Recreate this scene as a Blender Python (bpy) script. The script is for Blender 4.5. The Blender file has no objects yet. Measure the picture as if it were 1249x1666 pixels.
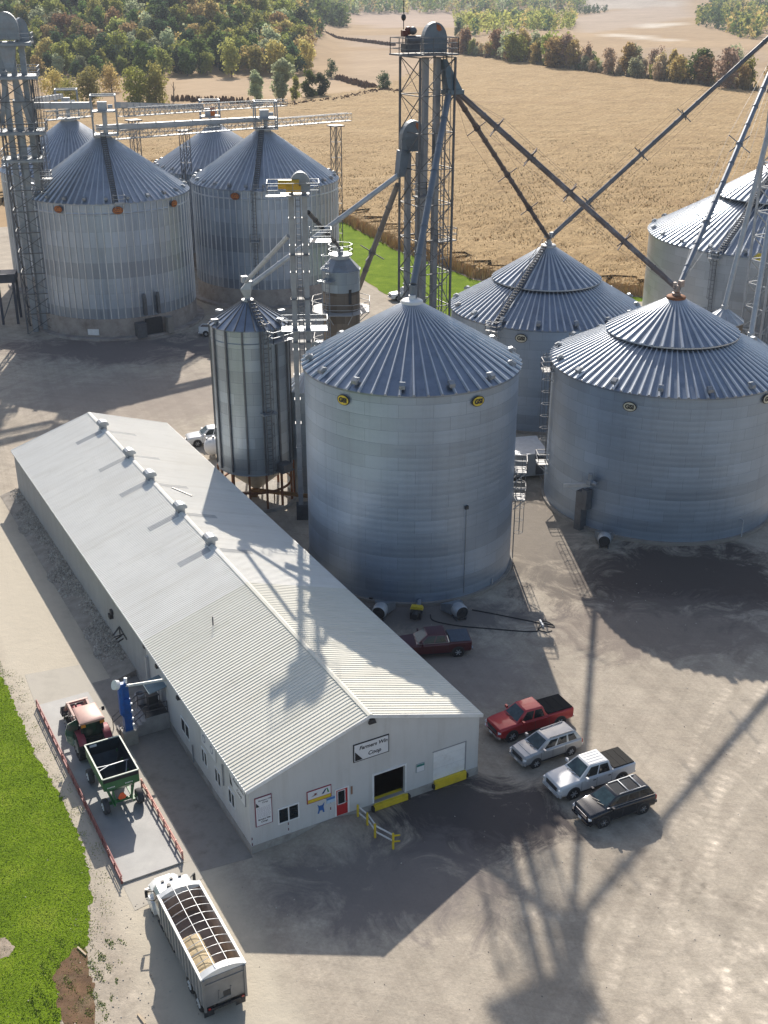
import bpy, math, random
from mathutils import Vector, Matrix
random.seed(7)
R = math.radians
PI = math.pi
sc = bpy.context.scene
COL = sc.collection

# ------------------------------------------------------------------ camera
CAM_H, PITCH, F, CX, CY = 48.0, R(24.6), 1878.0, 624.5, 833.0
cam = bpy.data.cameras.new('drone_camera')
cam.sensor_fit = 'VERTICAL'
cam.sensor_height = 36.0
cam.lens = 36.0 * F / 1666.0
cam.clip_start, cam.clip_end = 0.5, 30000.0
camo = bpy.data.objects.new('drone_camera', cam)
camo.location = (0, 0, CAM_H)
camo.rotation_euler = (R(90) - PITCH, 0, 0)
COL.objects.link(camo)
sc.camera = camo

# ------------------------------------------------------------------ sky, sun, exposure
SUN_EL, SUN_AZ = R(32.0), R(94.0)
w = bpy.data.worlds.new('World')
sc.world = w
w.use_nodes = True
wn = w.node_tree
bg = wn.nodes['Background']
sky = wn.nodes.new('ShaderNodeTexSky')
sky.sky_type = 'NISHITA'
sky.sun_disc = False
sky.sun_elevation = SUN_EL
sky.sun_rotation = R(90) - SUN_AZ
sky.air_density, sky.dust_density, sky.ozone_density = 1.0, 1.8, 0.7
wn.links.new(sky.outputs['Color'], bg.inputs['Color'])
bg.inputs['Strength'].default_value = 0.105
sun = bpy.data.lights.new('sun', 'SUN')
sun.energy = 4.9
sun.angle = R(0.5)
sun.color = (1.0, 0.93, 0.83)
suno = bpy.data.objects.new('sun', sun)
suno.rotation_euler = (R(90) - SUN_EL, 0, SUN_AZ + R(90))
COL.objects.link(suno)
sc.view_settings.view_transform = 'Standard'
sc.view_settings.look = 'None'
sc.view_settings.exposure = 0.50
sc.view_settings.gamma = 1.0
sc.cycles.max_bounces = 6
sc.cycles.use_denoising = True

# ------------------------------------------------------------------ survey helpers: where the sight lines of the survey meet the real site
_s, _c = math.sin(PITCH), math.cos(PITCH)
def ray(u, v):
    a, b = (u - CX) / F, (v - CY) / F
    return Vector((a, _c - _s * b, -(_s + _c * b)))
def gp(u, v, z=0.0):
    d = ray(u, v)
    t = (z - CAM_H) / d.z
    return Vector((t * d.x, t * d.y, z))
def at_y(u, v, y):
    d = ray(u, v)
    t = y / d.y
    return Vector((t * d.x, y, CAM_H + t * d.z))
def on_cyl(u, v, cx, cy, r):
    d = ray(u, v)
    a = d.x ** 2 + d.y ** 2
    b = -2 * (d.x * cx + d.y * cy)
    q = cx * cx + cy * cy - r * r
    disc = max(b * b - 4 * a * q, 0)
    t = (-b - math.sqrt(disc)) / (2 * a)
    p = Vector((t * d.x, t * d.y, CAM_H + t * d.z))
    return math.atan2(p.y - cy, p.x - cx), p.z

# ------------------------------------------------------------------ materials
MATS = {}
def _mat(name):
    m = bpy.data.materials.new(name)
    m.use_nodes = True
    nt = m.node_tree
    return m, nt, nt.nodes['Principled BSDF']
def N(nt, t, **kw):
    n = nt.nodes.new(t)
    for k, v in kw.items():
        setattr(n, k, v)
    return n
def L(nt, a, b):
    nt.links.new(a, b)
def ramp(nt, fac, stops):
    r = N(nt, 'ShaderNodeValToRGB')
    e = r.color_ramp.elements
    while len(e) > 1:
        e.remove(e[-1])
    e[0].position = stops[0][0]
    e[0].color = (*stops[0][1], 1)
    for p, c in stops[1:]:
        x = e.new(p)
        x.color = (*c, 1)
    if fac is not None:
        L(nt, fac, r.inputs['Fac'])
    return r
def coords(nt, kind='Object'):
    return N(nt, 'ShaderNodeTexCoord').outputs[kind]
def noise(nt, vec, scale, detail=4, rough=0.6, dist=0.0):
    n = N(nt, 'ShaderNodeTexNoise')
    n.inputs['Scale'].default_value = scale
    n.inputs['Detail'].default_value = detail
    n.inputs['Roughness'].default_value = rough
    n.inputs['Distortion'].default_value = dist
    L(nt, vec, n.inputs['Vector'])
    return n.outputs['Fac']
def mapping(nt, vec, scale=(1, 1, 1), rot=(0, 0, 0), loc=(0, 0, 0)):
    if any(rot):
        q = N(nt, 'ShaderNodeMapping')
        q.inputs['Rotation'].default_value = rot
        L(nt, vec, q.inputs['Vector'])
        vec = q.outputs['Vector']
    n = N(nt, 'ShaderNodeMapping')
    n.inputs['Scale'].default_value = scale
    n.inputs['Location'].default_value = loc
    L(nt, vec, n.inputs['Vector'])
    return n.outputs['Vector']
def mix(nt, fac, a, b, mode='MIX'):
    n = N(nt, 'ShaderNodeMix', data_type='RGBA', blend_type=mode)
    if isinstance(fac, (int, float)):
        n.inputs[0].default_value = fac
    else:
        L(nt, fac, n.inputs[0])
    for i, x in ((6, a), (7, b)):
        if isinstance(x, tuple):
            n.inputs[i].default_value = (*x, 1)
        else:
            L(nt, x, n.inputs[i])
    return n.outputs[2]
def math_(nt, op, a, b=None, clamp=False):
    n = N(nt, 'ShaderNodeMath', operation=op, use_clamp=clamp)
    for i, x in ((0, a), (1, b)):
        if x is None:
            continue
        if isinstance(x, (int, float)):
            n.inputs[i].default_value = x
        else:
            L(nt, x, n.inputs[i])
    return n.outputs[0]
def maprange(nt, v, a, b, c=0.0, d=1.0):
    n = N(nt, 'ShaderNodeMapRange')
    L(nt, v, n.inputs[0])
    for i, x in enumerate((a, b, c, d)):
        n.inputs[i + 1].default_value = x
    return n.outputs[0]
def bump(nt, bs, h, strength, dist=0.05):
    n = N(nt, 'ShaderNodeBump')
    n.inputs['Strength'].default_value = strength
    n.inputs['Distance'].default_value = dist
    L(nt, h, n.inputs['Height'])
    L(nt, n.outputs['Normal'], bs.inputs['Normal'])
def sc_(c, k):
    return tuple(min(1, x * k) for x in c)
def pm(name, col, rough=0.6, metal=0.0, var=0.18, scale=1.5, bumps=0.0, bscale=12, coat=0.0, spec=0.5, dirt=None, dscale=0.7):
    """a plain surface: its colour with patchy wear and grain"""
    if name in MATS:
        return MATS[name]
    m, nt, bs = _mat(name)
    co = coords(nt)
    f = noise(nt, co, scale, 5, 0.65)
    r = ramp(nt, f, [(0.3, sc_(col, 1 - var)), (0.7, sc_(col, 1 + var))])
    out = r.outputs[0]
    if dirt:
        g = noise(nt, co, dscale, 6, 0.7)
        out = mix(nt, maprange(nt, g, 0.5, 0.75), out, dirt)
    L(nt, out, bs.inputs['Base Color'])
    bs.inputs['Roughness'].default_value = rough
    bs.inputs['Metallic'].default_value = metal
    bs.inputs['Coat Weight'].default_value = coat
    bs.inputs['Coat Roughness'].default_value = 0.08
    bs.inputs['Specular IOR Level'].default_value = spec
    if bumps:
        bump(nt, bs, noise(nt, co, bscale, 3), bumps)
    MATS[name] = m
    return m

def bin_wall(name, col, metal, rough, sheet_w, sheet_h, wave, var=0.12, stain=(0.2, 0.17, 0.14), stainamt=0.15, band=0.25):
    """corrugated galvanised sheets laid in rings; UV is metres round and metres up"""
    m, nt, bs = _mat(name)
    uv = coords(nt, 'UV')
    br = N(nt, 'ShaderNodeTexBrick')
    br.inputs['Color1'].default_value = (0, 0, 0, 1)
    br.inputs['Color2'].default_value = (1, 1, 1, 1)
    br.inputs['Mortar'].default_value = (0.3, 0.3, 0.3, 1)
    br.inputs['Scale'].default_value = 1.0
    br.inputs['Brick Width'].default_value = sheet_w
    br.inputs['Row Height'].default_value = sheet_h
    br.inputs['Mortar Size'].default_value = 0.012
    L(nt, uv, br.inputs['Vector'])
    base = mix(nt, br.outputs['Color'], sc_(col, 1 - var), sc_(col, 1 + var))
    # every ring of sheets has its own tint (another gauge, another batch)
    sep = N(nt, 'ShaderNodeSeparateXYZ')
    L(nt, uv, sep.inputs[0])
    row = math_(nt, 'FLOOR', math_(nt, 'DIVIDE', sep.outputs[1], sheet_h))
    wn_ = N(nt, 'ShaderNodeTexWhiteNoise', noise_dimensions='1D')
    L(nt, row, wn_.inputs['W'])
    base = mix(nt, 1.0, base, ramp(nt, wn_.outputs['Value'], [(0, (1 - band,) * 3), (1, (1.0,) * 3)]).outputs[0], 'MULTIPLY')
    st = noise(nt, mapping(nt, uv, (1.6, 0.05, 1)), 1.0, 5, 0.7)
    base = mix(nt, math_(nt, 'MULTIPLY', maprange(nt, st, 0.5, 0.8), stainamt), base, stain)
    st2 = noise(nt, uv, 0.25, 4, 0.6)
    base = mix(nt, 1.0, base, ramp(nt, st2, [(0.3, (0.93,) * 3), (0.7, (1.04,) * 3)]).outputs[0], 'MULTIPLY')
    mort = mix(nt, br.outputs['Fac'], base, sc_(col, 0.55))
    L(nt, mort, bs.inputs['Base Color'])
    bs.inputs['Metallic'].default_value = metal
    rr = maprange(nt, br.outputs['Color'], 0, 1, rough - 0.02, rough + 0.04)
    L(nt, rr, bs.inputs['Roughness'])
    wv = N(nt, 'ShaderNodeTexWave', wave_type='BANDS', bands_direction='Y', wave_profile='SIN')
    wv.inputs['Scale'].default_value = 2 * PI / 20 / wave * 1.0
    wv.inputs['Distortion'].default_value = 0.0
    L(nt, uv, wv.inputs['Vector'])
    h = math_(nt, 'ADD', math_(nt, 'MULTIPLY', wv.outputs['Fac'], 0.22), math_(nt, 'MULTIPLY', noise(nt, uv, 0.9, 3), 0.35))
    h = math_(nt, 'ADD', h, math_(nt, 'MULTIPLY', math_(nt, 'FRACT', math_(nt, 'DIVIDE', sep.outputs[1], 1.12)), 0.5))
    bump(nt, bs, h, 0.45, 0.06)
    MATS[name] = m
    return m

def streaked(name, col, rough, down, dirt, lap=None, amt=0.5):
    """painted sheet with run-off streaks; down is the mapping that stretches them along the fall of the sheet"""
    m, nt, bs = _mat(name)
    co = coords(nt)
    f = noise(nt, co, 0.3, 5, 0.65)
    b = ramp(nt, f, [(0.3, sc_(col, 0.95)), (0.7, sc_(col, 1.04))]).outputs[0]
    s1 = noise(nt, mapping(nt, co, down), 1.0, 5, 0.7)
    b = mix(nt, math_(nt, 'MULTIPLY', maprange(nt, s1, 0.48, 0.72), amt), b, dirt)
    s2 = noise(nt, mapping(nt, co, tuple(k * 3.1 for k in down)), 1.0, 4, 0.7)
    b = mix(nt, math_(nt, 'MULTIPLY', maprange(nt, s2, 0.55, 0.75), amt * 0.7), b, dirt)
    blot = noise(nt, co, 0.9, 6, 0.75)
    b = mix(nt, math_(nt, 'MULTIPLY', maprange(nt, blot, 0.58, 0.72), amt * 0.6), b, sc_(dirt, 0.85))
    L(nt, b, bs.inputs['Base Color'])
    bs.inputs['Roughness'].default_value = rough
    bs.inputs['Specular IOR Level'].default_value = 0.3
    MATS[name] = m
    return m
def glass(name, col=(0.02, 0.03, 0.035), rough=0.06):
    if name in MATS:
        return MATS[name]
    m, nt, bs = _mat(name)
    f = noise(nt, coords(nt), 2.3, 3)
    L(nt, ramp(nt, f, [(0.3, sc_(col, 0.6)), (0.7, sc_(col, 1.5))]).outputs[0], bs.inputs['Base Color'])
    bs.inputs['Roughness'].default_value = rough
    bs.inputs['Specular IOR Level'].default_value = 0.4
    MATS[name] = m
    return m

GALV = pm('galvanised_steel', (0.27, 0.30, 0.335), 0.48, 0.5, 0.16, 1.2, dirt=(0.28, 0.26, 0.25))
GALV_D = pm('dark_galvanised_steel', (0.125, 0.13, 0.14), 0.55, 0.4, 0.25, 1.2)
GALV_L = pm('bright_galvanised_steel', (0.44, 0.455, 0.47), 0.5, 0.35, 0.14, 1.5)
ROOFM = pm('galvanised_roof_sheet', (0.21, 0.255, 0.32), 0.36, 0.85, 0.16, 0.6, dirt=(0.14, 0.175, 0.23), dscale=0.4)
ROOFM_L = pm('weathered_roof_sheet', (0.31, 0.345, 0.395), 0.42, 0.75, 0.16, 0.6, dirt=(0.23, 0.26, 0.30), dscale=0.4)
RIBM = pm('lit_roof_rib_steel', (0.52, 0.55, 0.59), 0.42, 0.6, 0.10, 1.0)  # same metal as the panels, coloured lighter to paint sunlit rib stripes
CONC = pm('concrete', (0.36, 0.34, 0.31), 0.9, 0, 0.2, 0.8, 0.2, 10, dirt=(0.22, 0.2, 0.18))
CONC_D = pm('stained_concrete', (0.275, 0.25, 0.222), 0.9, 0, 0.25, 0.7, 0.2, 10, dirt=(0.165, 0.145, 0.125))
RUST = pm('rusted_steel', (0.26, 0.11, 0.05), 0.8, 0.2, 0.35, 2.0, dirt=(0.12, 0.05, 0.03))
BLACK = pm('black_rubber', (0.018, 0.018, 0.02), 0.75, 0, 0.3, 4)
DARK = pm('dark_paint', (0.03, 0.032, 0.036), 0.5, 0, 0.3, 3)
WHITE = pm('white_paint', (0.78, 0.78, 0.77), 0.45, 0, 0.05, 1.0, dirt=(0.62, 0.6, 0.57), dscale=0.8)
YELLOW = pm('yellow_paint', (0.72, 0.52, 0.03), 0.5, 0, 0.12, 2.0, dirt=(0.45, 0.32, 0.05), dscale=2.5)
YELLOWM = pm('motor_yellow', (0.62, 0.36, 0.03), 0.5, 0, 0.15, 2.0)
ORANGE = pm('orange_paint', (0.75, 0.2, 0.03), 0.5, 0, 0.15, 2.0)
RED = pm('red_paint', (0.45, 0.02, 0.025), 0.4, 0, 0.12, 2.0)
BLUE = pm('blue_paint', (0.012, 0.10, 0.36), 0.42, 0, 0.2, 1.5, dirt=(0.03, 0.09, 0.22), dscale=2.0)
CHROME = pm('chrome', (0.75, 0.75, 0.76), 0.15, 1.0, 0.05, 3)
STEELW = pm('wheel_steel', (0.55, 0.56, 0.58), 0.35, 0.6, 0.1, 4)
GLASS = glass('dark_window_glass', (0.010, 0.016, 0.020))
LADM = pm('dull_ladder_steel', (0.16, 0.165, 0.175), 0.7, 0.1, 0.2, 1.0)
HEADM = pm('weathered_head_steel', (0.17, 0.20, 0.235), 0.5, 0.5, 0.2, 0.8, dirt=(0.13, 0.14, 0.15))
LAMPW = pm('headlamp_lens', (0.75, 0.77, 0.8), 0.1, 0.0, 0.08, 6, coat=0.6)
LAMPR = pm('tail_lamp_lens', (0.4, 0.01, 0.01), 0.15, 0, 0.1, 6, coat=0.6)

# ------------------------------------------------------------------ mesh builder
class MB:
    def __init__(s):
        s.v, s.f, s.m, s.T = [], [], [], Matrix()
        s.uv = {}
    def add(s, vs, fs, mat=0, uvs=None):
        b = len(s.v)
        s.v += [s.T @ Vector(p) for p in vs]
        for k, f in enumerate(fs):
            if uvs:
                s.uv[len(s.f)] = uvs[k]
            s.f.append([b + i for i in f])
            s.m.append(mat)
        return s
    def hull8(s, p, mat=0):
        return s.add(p, [(0, 3, 2, 1), (4, 5, 6, 7), (0, 1, 5, 4), (1, 2, 6, 5), (2, 3, 7, 6), (3, 0, 4, 7)], mat)
    def box(s, c, d, rz=0.0, mat=0, top=(1, 1)):
        x, y, z = (k / 2 for k in d)
        ca, sa = math.cos(rz), math.sin(rz)
        ps = []
        for zz, (tx, ty) in ((-z, (1, 1)), (z, top)):
            for px, py in ((-x * tx, -y * ty), (x * tx, -y * ty), (x * tx, y * ty), (-x * tx, y * ty)):
                ps.append((c[0] + px * ca - py * sa, c[1] + px * sa + py * ca, c[2] + zz))
        return s.hull8(ps, mat)
    def span(s, a, b, mat=0):
        return s.box([(p + q) / 2 for p, q in zip(a, b)], [abs(q - p) for p, q in zip(a, b)], 0, mat)
    def _frame(s, p, q):
        d = (q - p).normalized()
        up = Vector((0, 0, 1)) if abs(d.z) < 0.98 else Vector((0, 1, 0))
        x = d.cross(up).normalized()
        return x, x.cross(d).normalized()
    def bar(s, p, q, w=0.1, h=None, mat=0):
        p, q = Vector(p), Vector(q)
        if (q - p).length < 1e-6:
            return s
        h = w if h is None else h
        x, y = s._frame(p, q)
        ps = [o + x * a * w / 2 + y * b * h / 2 for o in (p, q) for a, b in ((-1, -1), (1, -1), (1, 1), (-1, 1))]
        return s.hull8(ps, mat)
    def cyl(s, p, q, r, r2=None, n=10, mat=0, cap=True):
        p, q = Vector(p), Vector(q)
        r2 = r if r2 is None else r2
        x, y = s._frame(p, q)
        vs = []
        for o, rr in ((p, r), (q, r2)):
            for k in range(n):
                a = 2 * PI * k / n
                vs.append(o + x * math.cos(a) * rr + y * math.sin(a) * rr)
        fs = [(k, (k + 1) % n, n + (k + 1) % n, n + k) for k in range(n)]
        if cap:
            fs += [tuple(range(n))[::-1], tuple(range(n, 2 * n))]
        return s.add(vs, fs, mat)
    def tube(s, pts, r, n=6, mat=0):
        for a, b in zip(pts, pts[1:]):
            s.cyl(a, b, r, None, n, mat)
        return s
    def lathe(s, prof, n=24, c=(0, 0), mat=0, uv=False, a0=0.0):
        vs = []
        for r, z in prof:
            for k in range(n):
                a = a0 + 2 * PI * k / n
                vs.append((c[0] + r * math.cos(a), c[1] + r * math.sin(a), z))
        fs, us = [], []
        for i in range(len(prof) - 1):
            for k in range(n):
                k2 = (k + 1) % n
                fs.append((i * n + k, i * n + k2, (i + 1) * n + k2, (i + 1) * n + k))
                if uv:
                    R0 = max(p[0] for p in prof)
                    u0, u1 = 2 * PI * R0 * k / n, 2 * PI * R0 * (k + 1) / n
                    us.append([(u0, prof[i][1]), (u1, prof[i][1]), (u1, prof[i + 1][1]), (u0, prof[i + 1][1])])
        return s.add(vs, fs, mat, us if uv else None)
    def disc(s, c, r, n=20, mat=0):
        return s.add([(c[0] + r * math.cos(2 * PI * k / n), c[1] + r * math.sin(2 * PI * k / n), c[2]) for k in range(n)], [tuple(range(n))], mat)
    def poly(s, pts, mat=0):
        return s.add(pts, [tuple(range(len(pts)))], mat)
    def prism(s, pts, z0, z1, mat=0):
        n = len(pts)
        vs = [(x, y, z0) for x, y in pts] + [(x, y, z1) for x, y in pts]
        fs = [(k, (k + 1) % n, n + (k + 1) % n, n + k) for k in range(n)]
        return s.add(vs, fs + [tuple(range(n))[::-1], tuple(range(n, 2 * n))], mat)
    def extr(s, pts, vec, mat=0):
        """a planar outline pushed along vec"""
        n = len(pts)
        vec = Vector(vec)
        vs = [Vector(p) for p in pts]
        vs += [p + vec for p in vs]
        fs = [(k, (k + 1) % n, n + (k + 1) % n, n + k) for k in range(n)]
        return s.add(vs, fs + [tuple(range(n))[::-1], tuple(range(n, 2 * n))], mat)
    def loft(s, rings, mat=0, cap=True):
        n = len(rings[0])
        vs = [p for r in rings for p in r]
        fs = []
        for i in range(len(rings) - 1):
            for k in range(n):
                k2 = (k + 1) % n
                fs.append((i * n + k, i * n + k2, (i + 1) * n + k2, (i + 1) * n + k))
        if cap:
            b = (len(rings) - 1) * n
            fs += [tuple(range(n))[::-1], tuple(range(b, b + n))]
        return s.add(vs, fs, mat)
    def ball(s, c, r, nu=10, nv=6, mat=0):
        rx, ry, rz = (r, r, r) if isinstance(r, (int, float)) else r
        rings = []
        for i in range(nv + 1):
            t = -PI / 2 + PI * i / nv
            ct = max(math.cos(t), 0.02)
            rings.append([(c[0] + rx * ct * math.cos(2 * PI * k / nu), c[1] + ry * ct * math.sin(2 * PI * k / nu), c[2] + rz * math.sin(t)) for k in range(nu)])
        return s.loft(rings, mat)
    def build(s, name, mats, parent=None, smooth=None, loc=None):
        me = bpy.data.meshes.new(name)
        me.from_pydata([tuple(p) for p in s.v], [], s.f)
        mats = mats if isinstance(mats, (list, tuple)) else [mats]
        for m in mats:
            me.materials.append(m)
        if len(mats) > 1:
            me.polygons.foreach_set('material_index', s.m)
        if s.uv:
            ul = me.uv_layers.new(name='UVMap')
            for pi_, us in s.uv.items():
                p = me.polygons[pi_]
                for li, u in zip(p.loop_indices, us):
                    ul.data[li].uv = u
        if smooth:
            me.polygons.foreach_set('use_smooth', [True] * len(me.polygons))
            me.set_sharp_from_angle(angle=R(smooth))
        me.update()
        o = bpy.data.objects.new(name, me)
        COL.objects.link(o)
        if parent:
            o.parent = parent
        if loc:
            o.location = loc
        return o

def tag(o, label, cat, group=None):
    o['label'] = label
    o['category'] = cat
    if group:
        o['group'] = group
    return o
def thing(name, label, cat, loc=(0, 0, 0), rz=0.0, group=None):
    o = bpy.data.objects.new(name, None)
    COL.objects.link(o)
    o.location = loc
    o.rotation_euler = (0, 0, rz)
    o.empty_display_size = 0.3
    return tag(o, label, cat, group)
def struct(o, kind='structure'):
    o['kind'] = kind
    return o
def copy_tree(o, parent=None):
    c = o.copy()
    COL.objects.link(c)
    if parent:
        c.parent = parent
    for ch in [x for x in bpy.data.objects if x.parent == o]:
        copy_tree(ch, c)
    return c
def lettering(name, body, size, M, mat, parent, depth=0.012, bold=0.0, align='CENTER', shear=0.0, sx=1.0):
    cu = bpy.data.curves.new(name, 'FONT')
    cu.body = body
    cu.size = size
    cu.extrude = depth
    cu.offset = bold
    cu.shear = shear
    cu.align_x = align
    cu.align_y = 'CENTER'
    tmp = bpy.data.objects.new(name, cu)
    COL.objects.link(tmp)
    dg = bpy.context.evaluated_depsgraph_get()
    me = bpy.data.meshes.new_from_object(tmp.evaluated_get(dg))
    bpy.data.objects.remove(tmp)
    me.materials.clear()
    me.materials.append(mat)
    o = bpy.data.objects.new(name, me)
    COL.objects.link(o)
    if parent:
        o.parent = parent
    o.matrix_local = M @ Matrix.Diagonal((sx, 1, 1, 1))
    return o
# ------------------------------------------------------------------ terrain
def sst(a, b, x):
    t = min(1, max(0, (x - a) / (b - a)))
    return t * t * (3 - 2 * t)
def hgt(x, y):
    h = 0.0
    if y > 450:
        k = sst(450, 900, y)
        h += k * (2.2 * math.sin(x * 0.008 + 1.0) + 2.0 * math.sin(y * 0.006 + x * 0.004))
    h += 62 * sst(690, 1080, y) * sst(-25, -150, x + (y - 700) * 0.02)      # wooded hill
    h += 95 * sst(2000, 3000, y) * sst(900, 150, x - y * 0.10)              # far wooded ridge
    h += 120 * sst(2600, 4600, y)
    h += 9 * sst(1150, 1500, y) * sst(160, 420, x)
    return h
def inpoly(x, y, P):
    r, j = False, len(P) - 1
    for i in range(len(P)):
        xi, yi = P[i]
        xj, yj = P[j]
        if (yi > y) != (yj > y) and x < (xj - xi) * (y - yi) / (yj - yi) + xi:
            r = not r
        j = i
    return r
def pxpoly(pts):
    return [tuple(gp(u, v))[:2] for u, v in pts]

def field_mat():
    m, nt, bs = _mat('stubble_fields')
    co = coords(nt)
    at = N(nt, 'ShaderNodeVertexColor', layer_name='fieldcol')
    f = noise(nt, co, 0.012, 5, 0.6, 0.4)
    a = mix(nt, 1.0, at.outputs['Color'], ramp(nt, f, [(0.3, (0.86, 0.84, 0.82)), (0.7, (1.1, 1.1, 1.1))]).outputs[0], 'MULTIPLY')
    g = noise(nt, mapping(nt, co, (0.25, 0.03, 0.1), (0, 0, 0.5)), 1.0, 4, 0.7)
    a = mix(nt, 1.0, a, ramp(nt, g, [(0.3, (0.88,) * 3), (0.7, (1.1,) * 3)]).outputs[0], 'MULTIPLY')
    L(nt, a, bs.inputs['Base Color'])
    bs.inputs['Roughness'].default_value = 1.0
    bs.inputs['Specular IOR Level'].default_value = 0.1
    return m
FIELD_PX = [([(560, 78), (735, 88), (740, 66), (560, 62)], (0.386, 0.290, 0.205)),
            ([(600, 52), (860, 48), (900, 24), (560, 22)], (0.432, 0.326, 0.246)),
            ([(935, 62), (1115, 36), (1100, 22), (935, 30)], (0.405, 0.317, 0.238)),
            ([(960, 16), (1249, 10), (1249, 3), (960, 5)], (0.460, 0.405, 0.328)),
            ([(930, 27), (1110, 23), (1000, 14), (930, 18)], (0.478, 0.414, 0.344)),
            ([(1035, 52), (1115, 46), (1115, 40), (1050, 45)], (0.570, 0.502, 0.410)),
            ([(970, 62), (1090, 72), (1110, 70), (1010, 58)], (0.570, 0.493, 0.394)),
            ([(1000, 100), (1249, 128), (1249, 85), (1050, 80)], (0.368, 0.273, 0.180)),
            ([(280, 160), (620, 152), (545, 128), (270, 126)], (0.432, 0.317, 0.201)),
            ([(545, 128), (620, 148), (735, 90), (560, 82)], (0.405, 0.299, 0.197))]
FIELDS = [(pxpoly(p), c) for p, c in FIELD_PX]
def build_ground():
    ys = [-60, -20, 0] + list(range(20, 240, 20)) + list(range(240, 700, 20)) + list(range(700, 1500, 25)) + list(range(1500, 3000, 60)) + list(range(3000, 5401, 300))
    mb_v, fs, cols = [], [], []
    nx = 90
    for y in ys:
        half = 260 + max(0, y) * 0.62
        for i in range(nx + 1):
            x = -half + 2 * half * i / nx
            mb_v.append((x, y, hgt(x, y) - (0.02 if y < 460 else 0)))
            c = (0.39, 0.275, 0.16)
            for P_, cc in FIELDS:
                if inpoly(x, y, P_):
                    c = cc
            if y < 240:
                c = (0.40, 0.33, 0.25)
            cols.append((*c, 1))
    for j in range(len(ys) - 1):
        for i in range(nx):
            a = j * (nx + 1) + i
            fs.append((a, a + 1, a + nx + 2, a + nx + 1))
    me = bpy.data.meshes.new('ground')
    me.from_pydata(mb_v, [], fs)
    ca = me.color_attributes.new('fieldcol', 'FLOAT_COLOR', 'POINT')
    ca.data.foreach_set('color', [k for c in cols for k in c])
    me.materials.append(field_mat())
    me.polygons.foreach_set('use_smooth', [True] * len(fs))
    o = bpy.data.objects.new('ground', me)
    COL.objects.link(o)
    struct(o)
build_ground()

# ------------------------------------------------------------------ gravel yard
YA = R(28.66)
BU = Vector((math.cos(YA), math.sin(YA), 0))       # along the shop's front wall
BV = Vector((-math.sin(YA), math.cos(YA), 0))      # along its long side
BO = Vector((-8.0, 55.05, 0))
def bl(s, t, z=0.0):
    return BO + BU * s + BV * t + Vector((0, 0, z))

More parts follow.
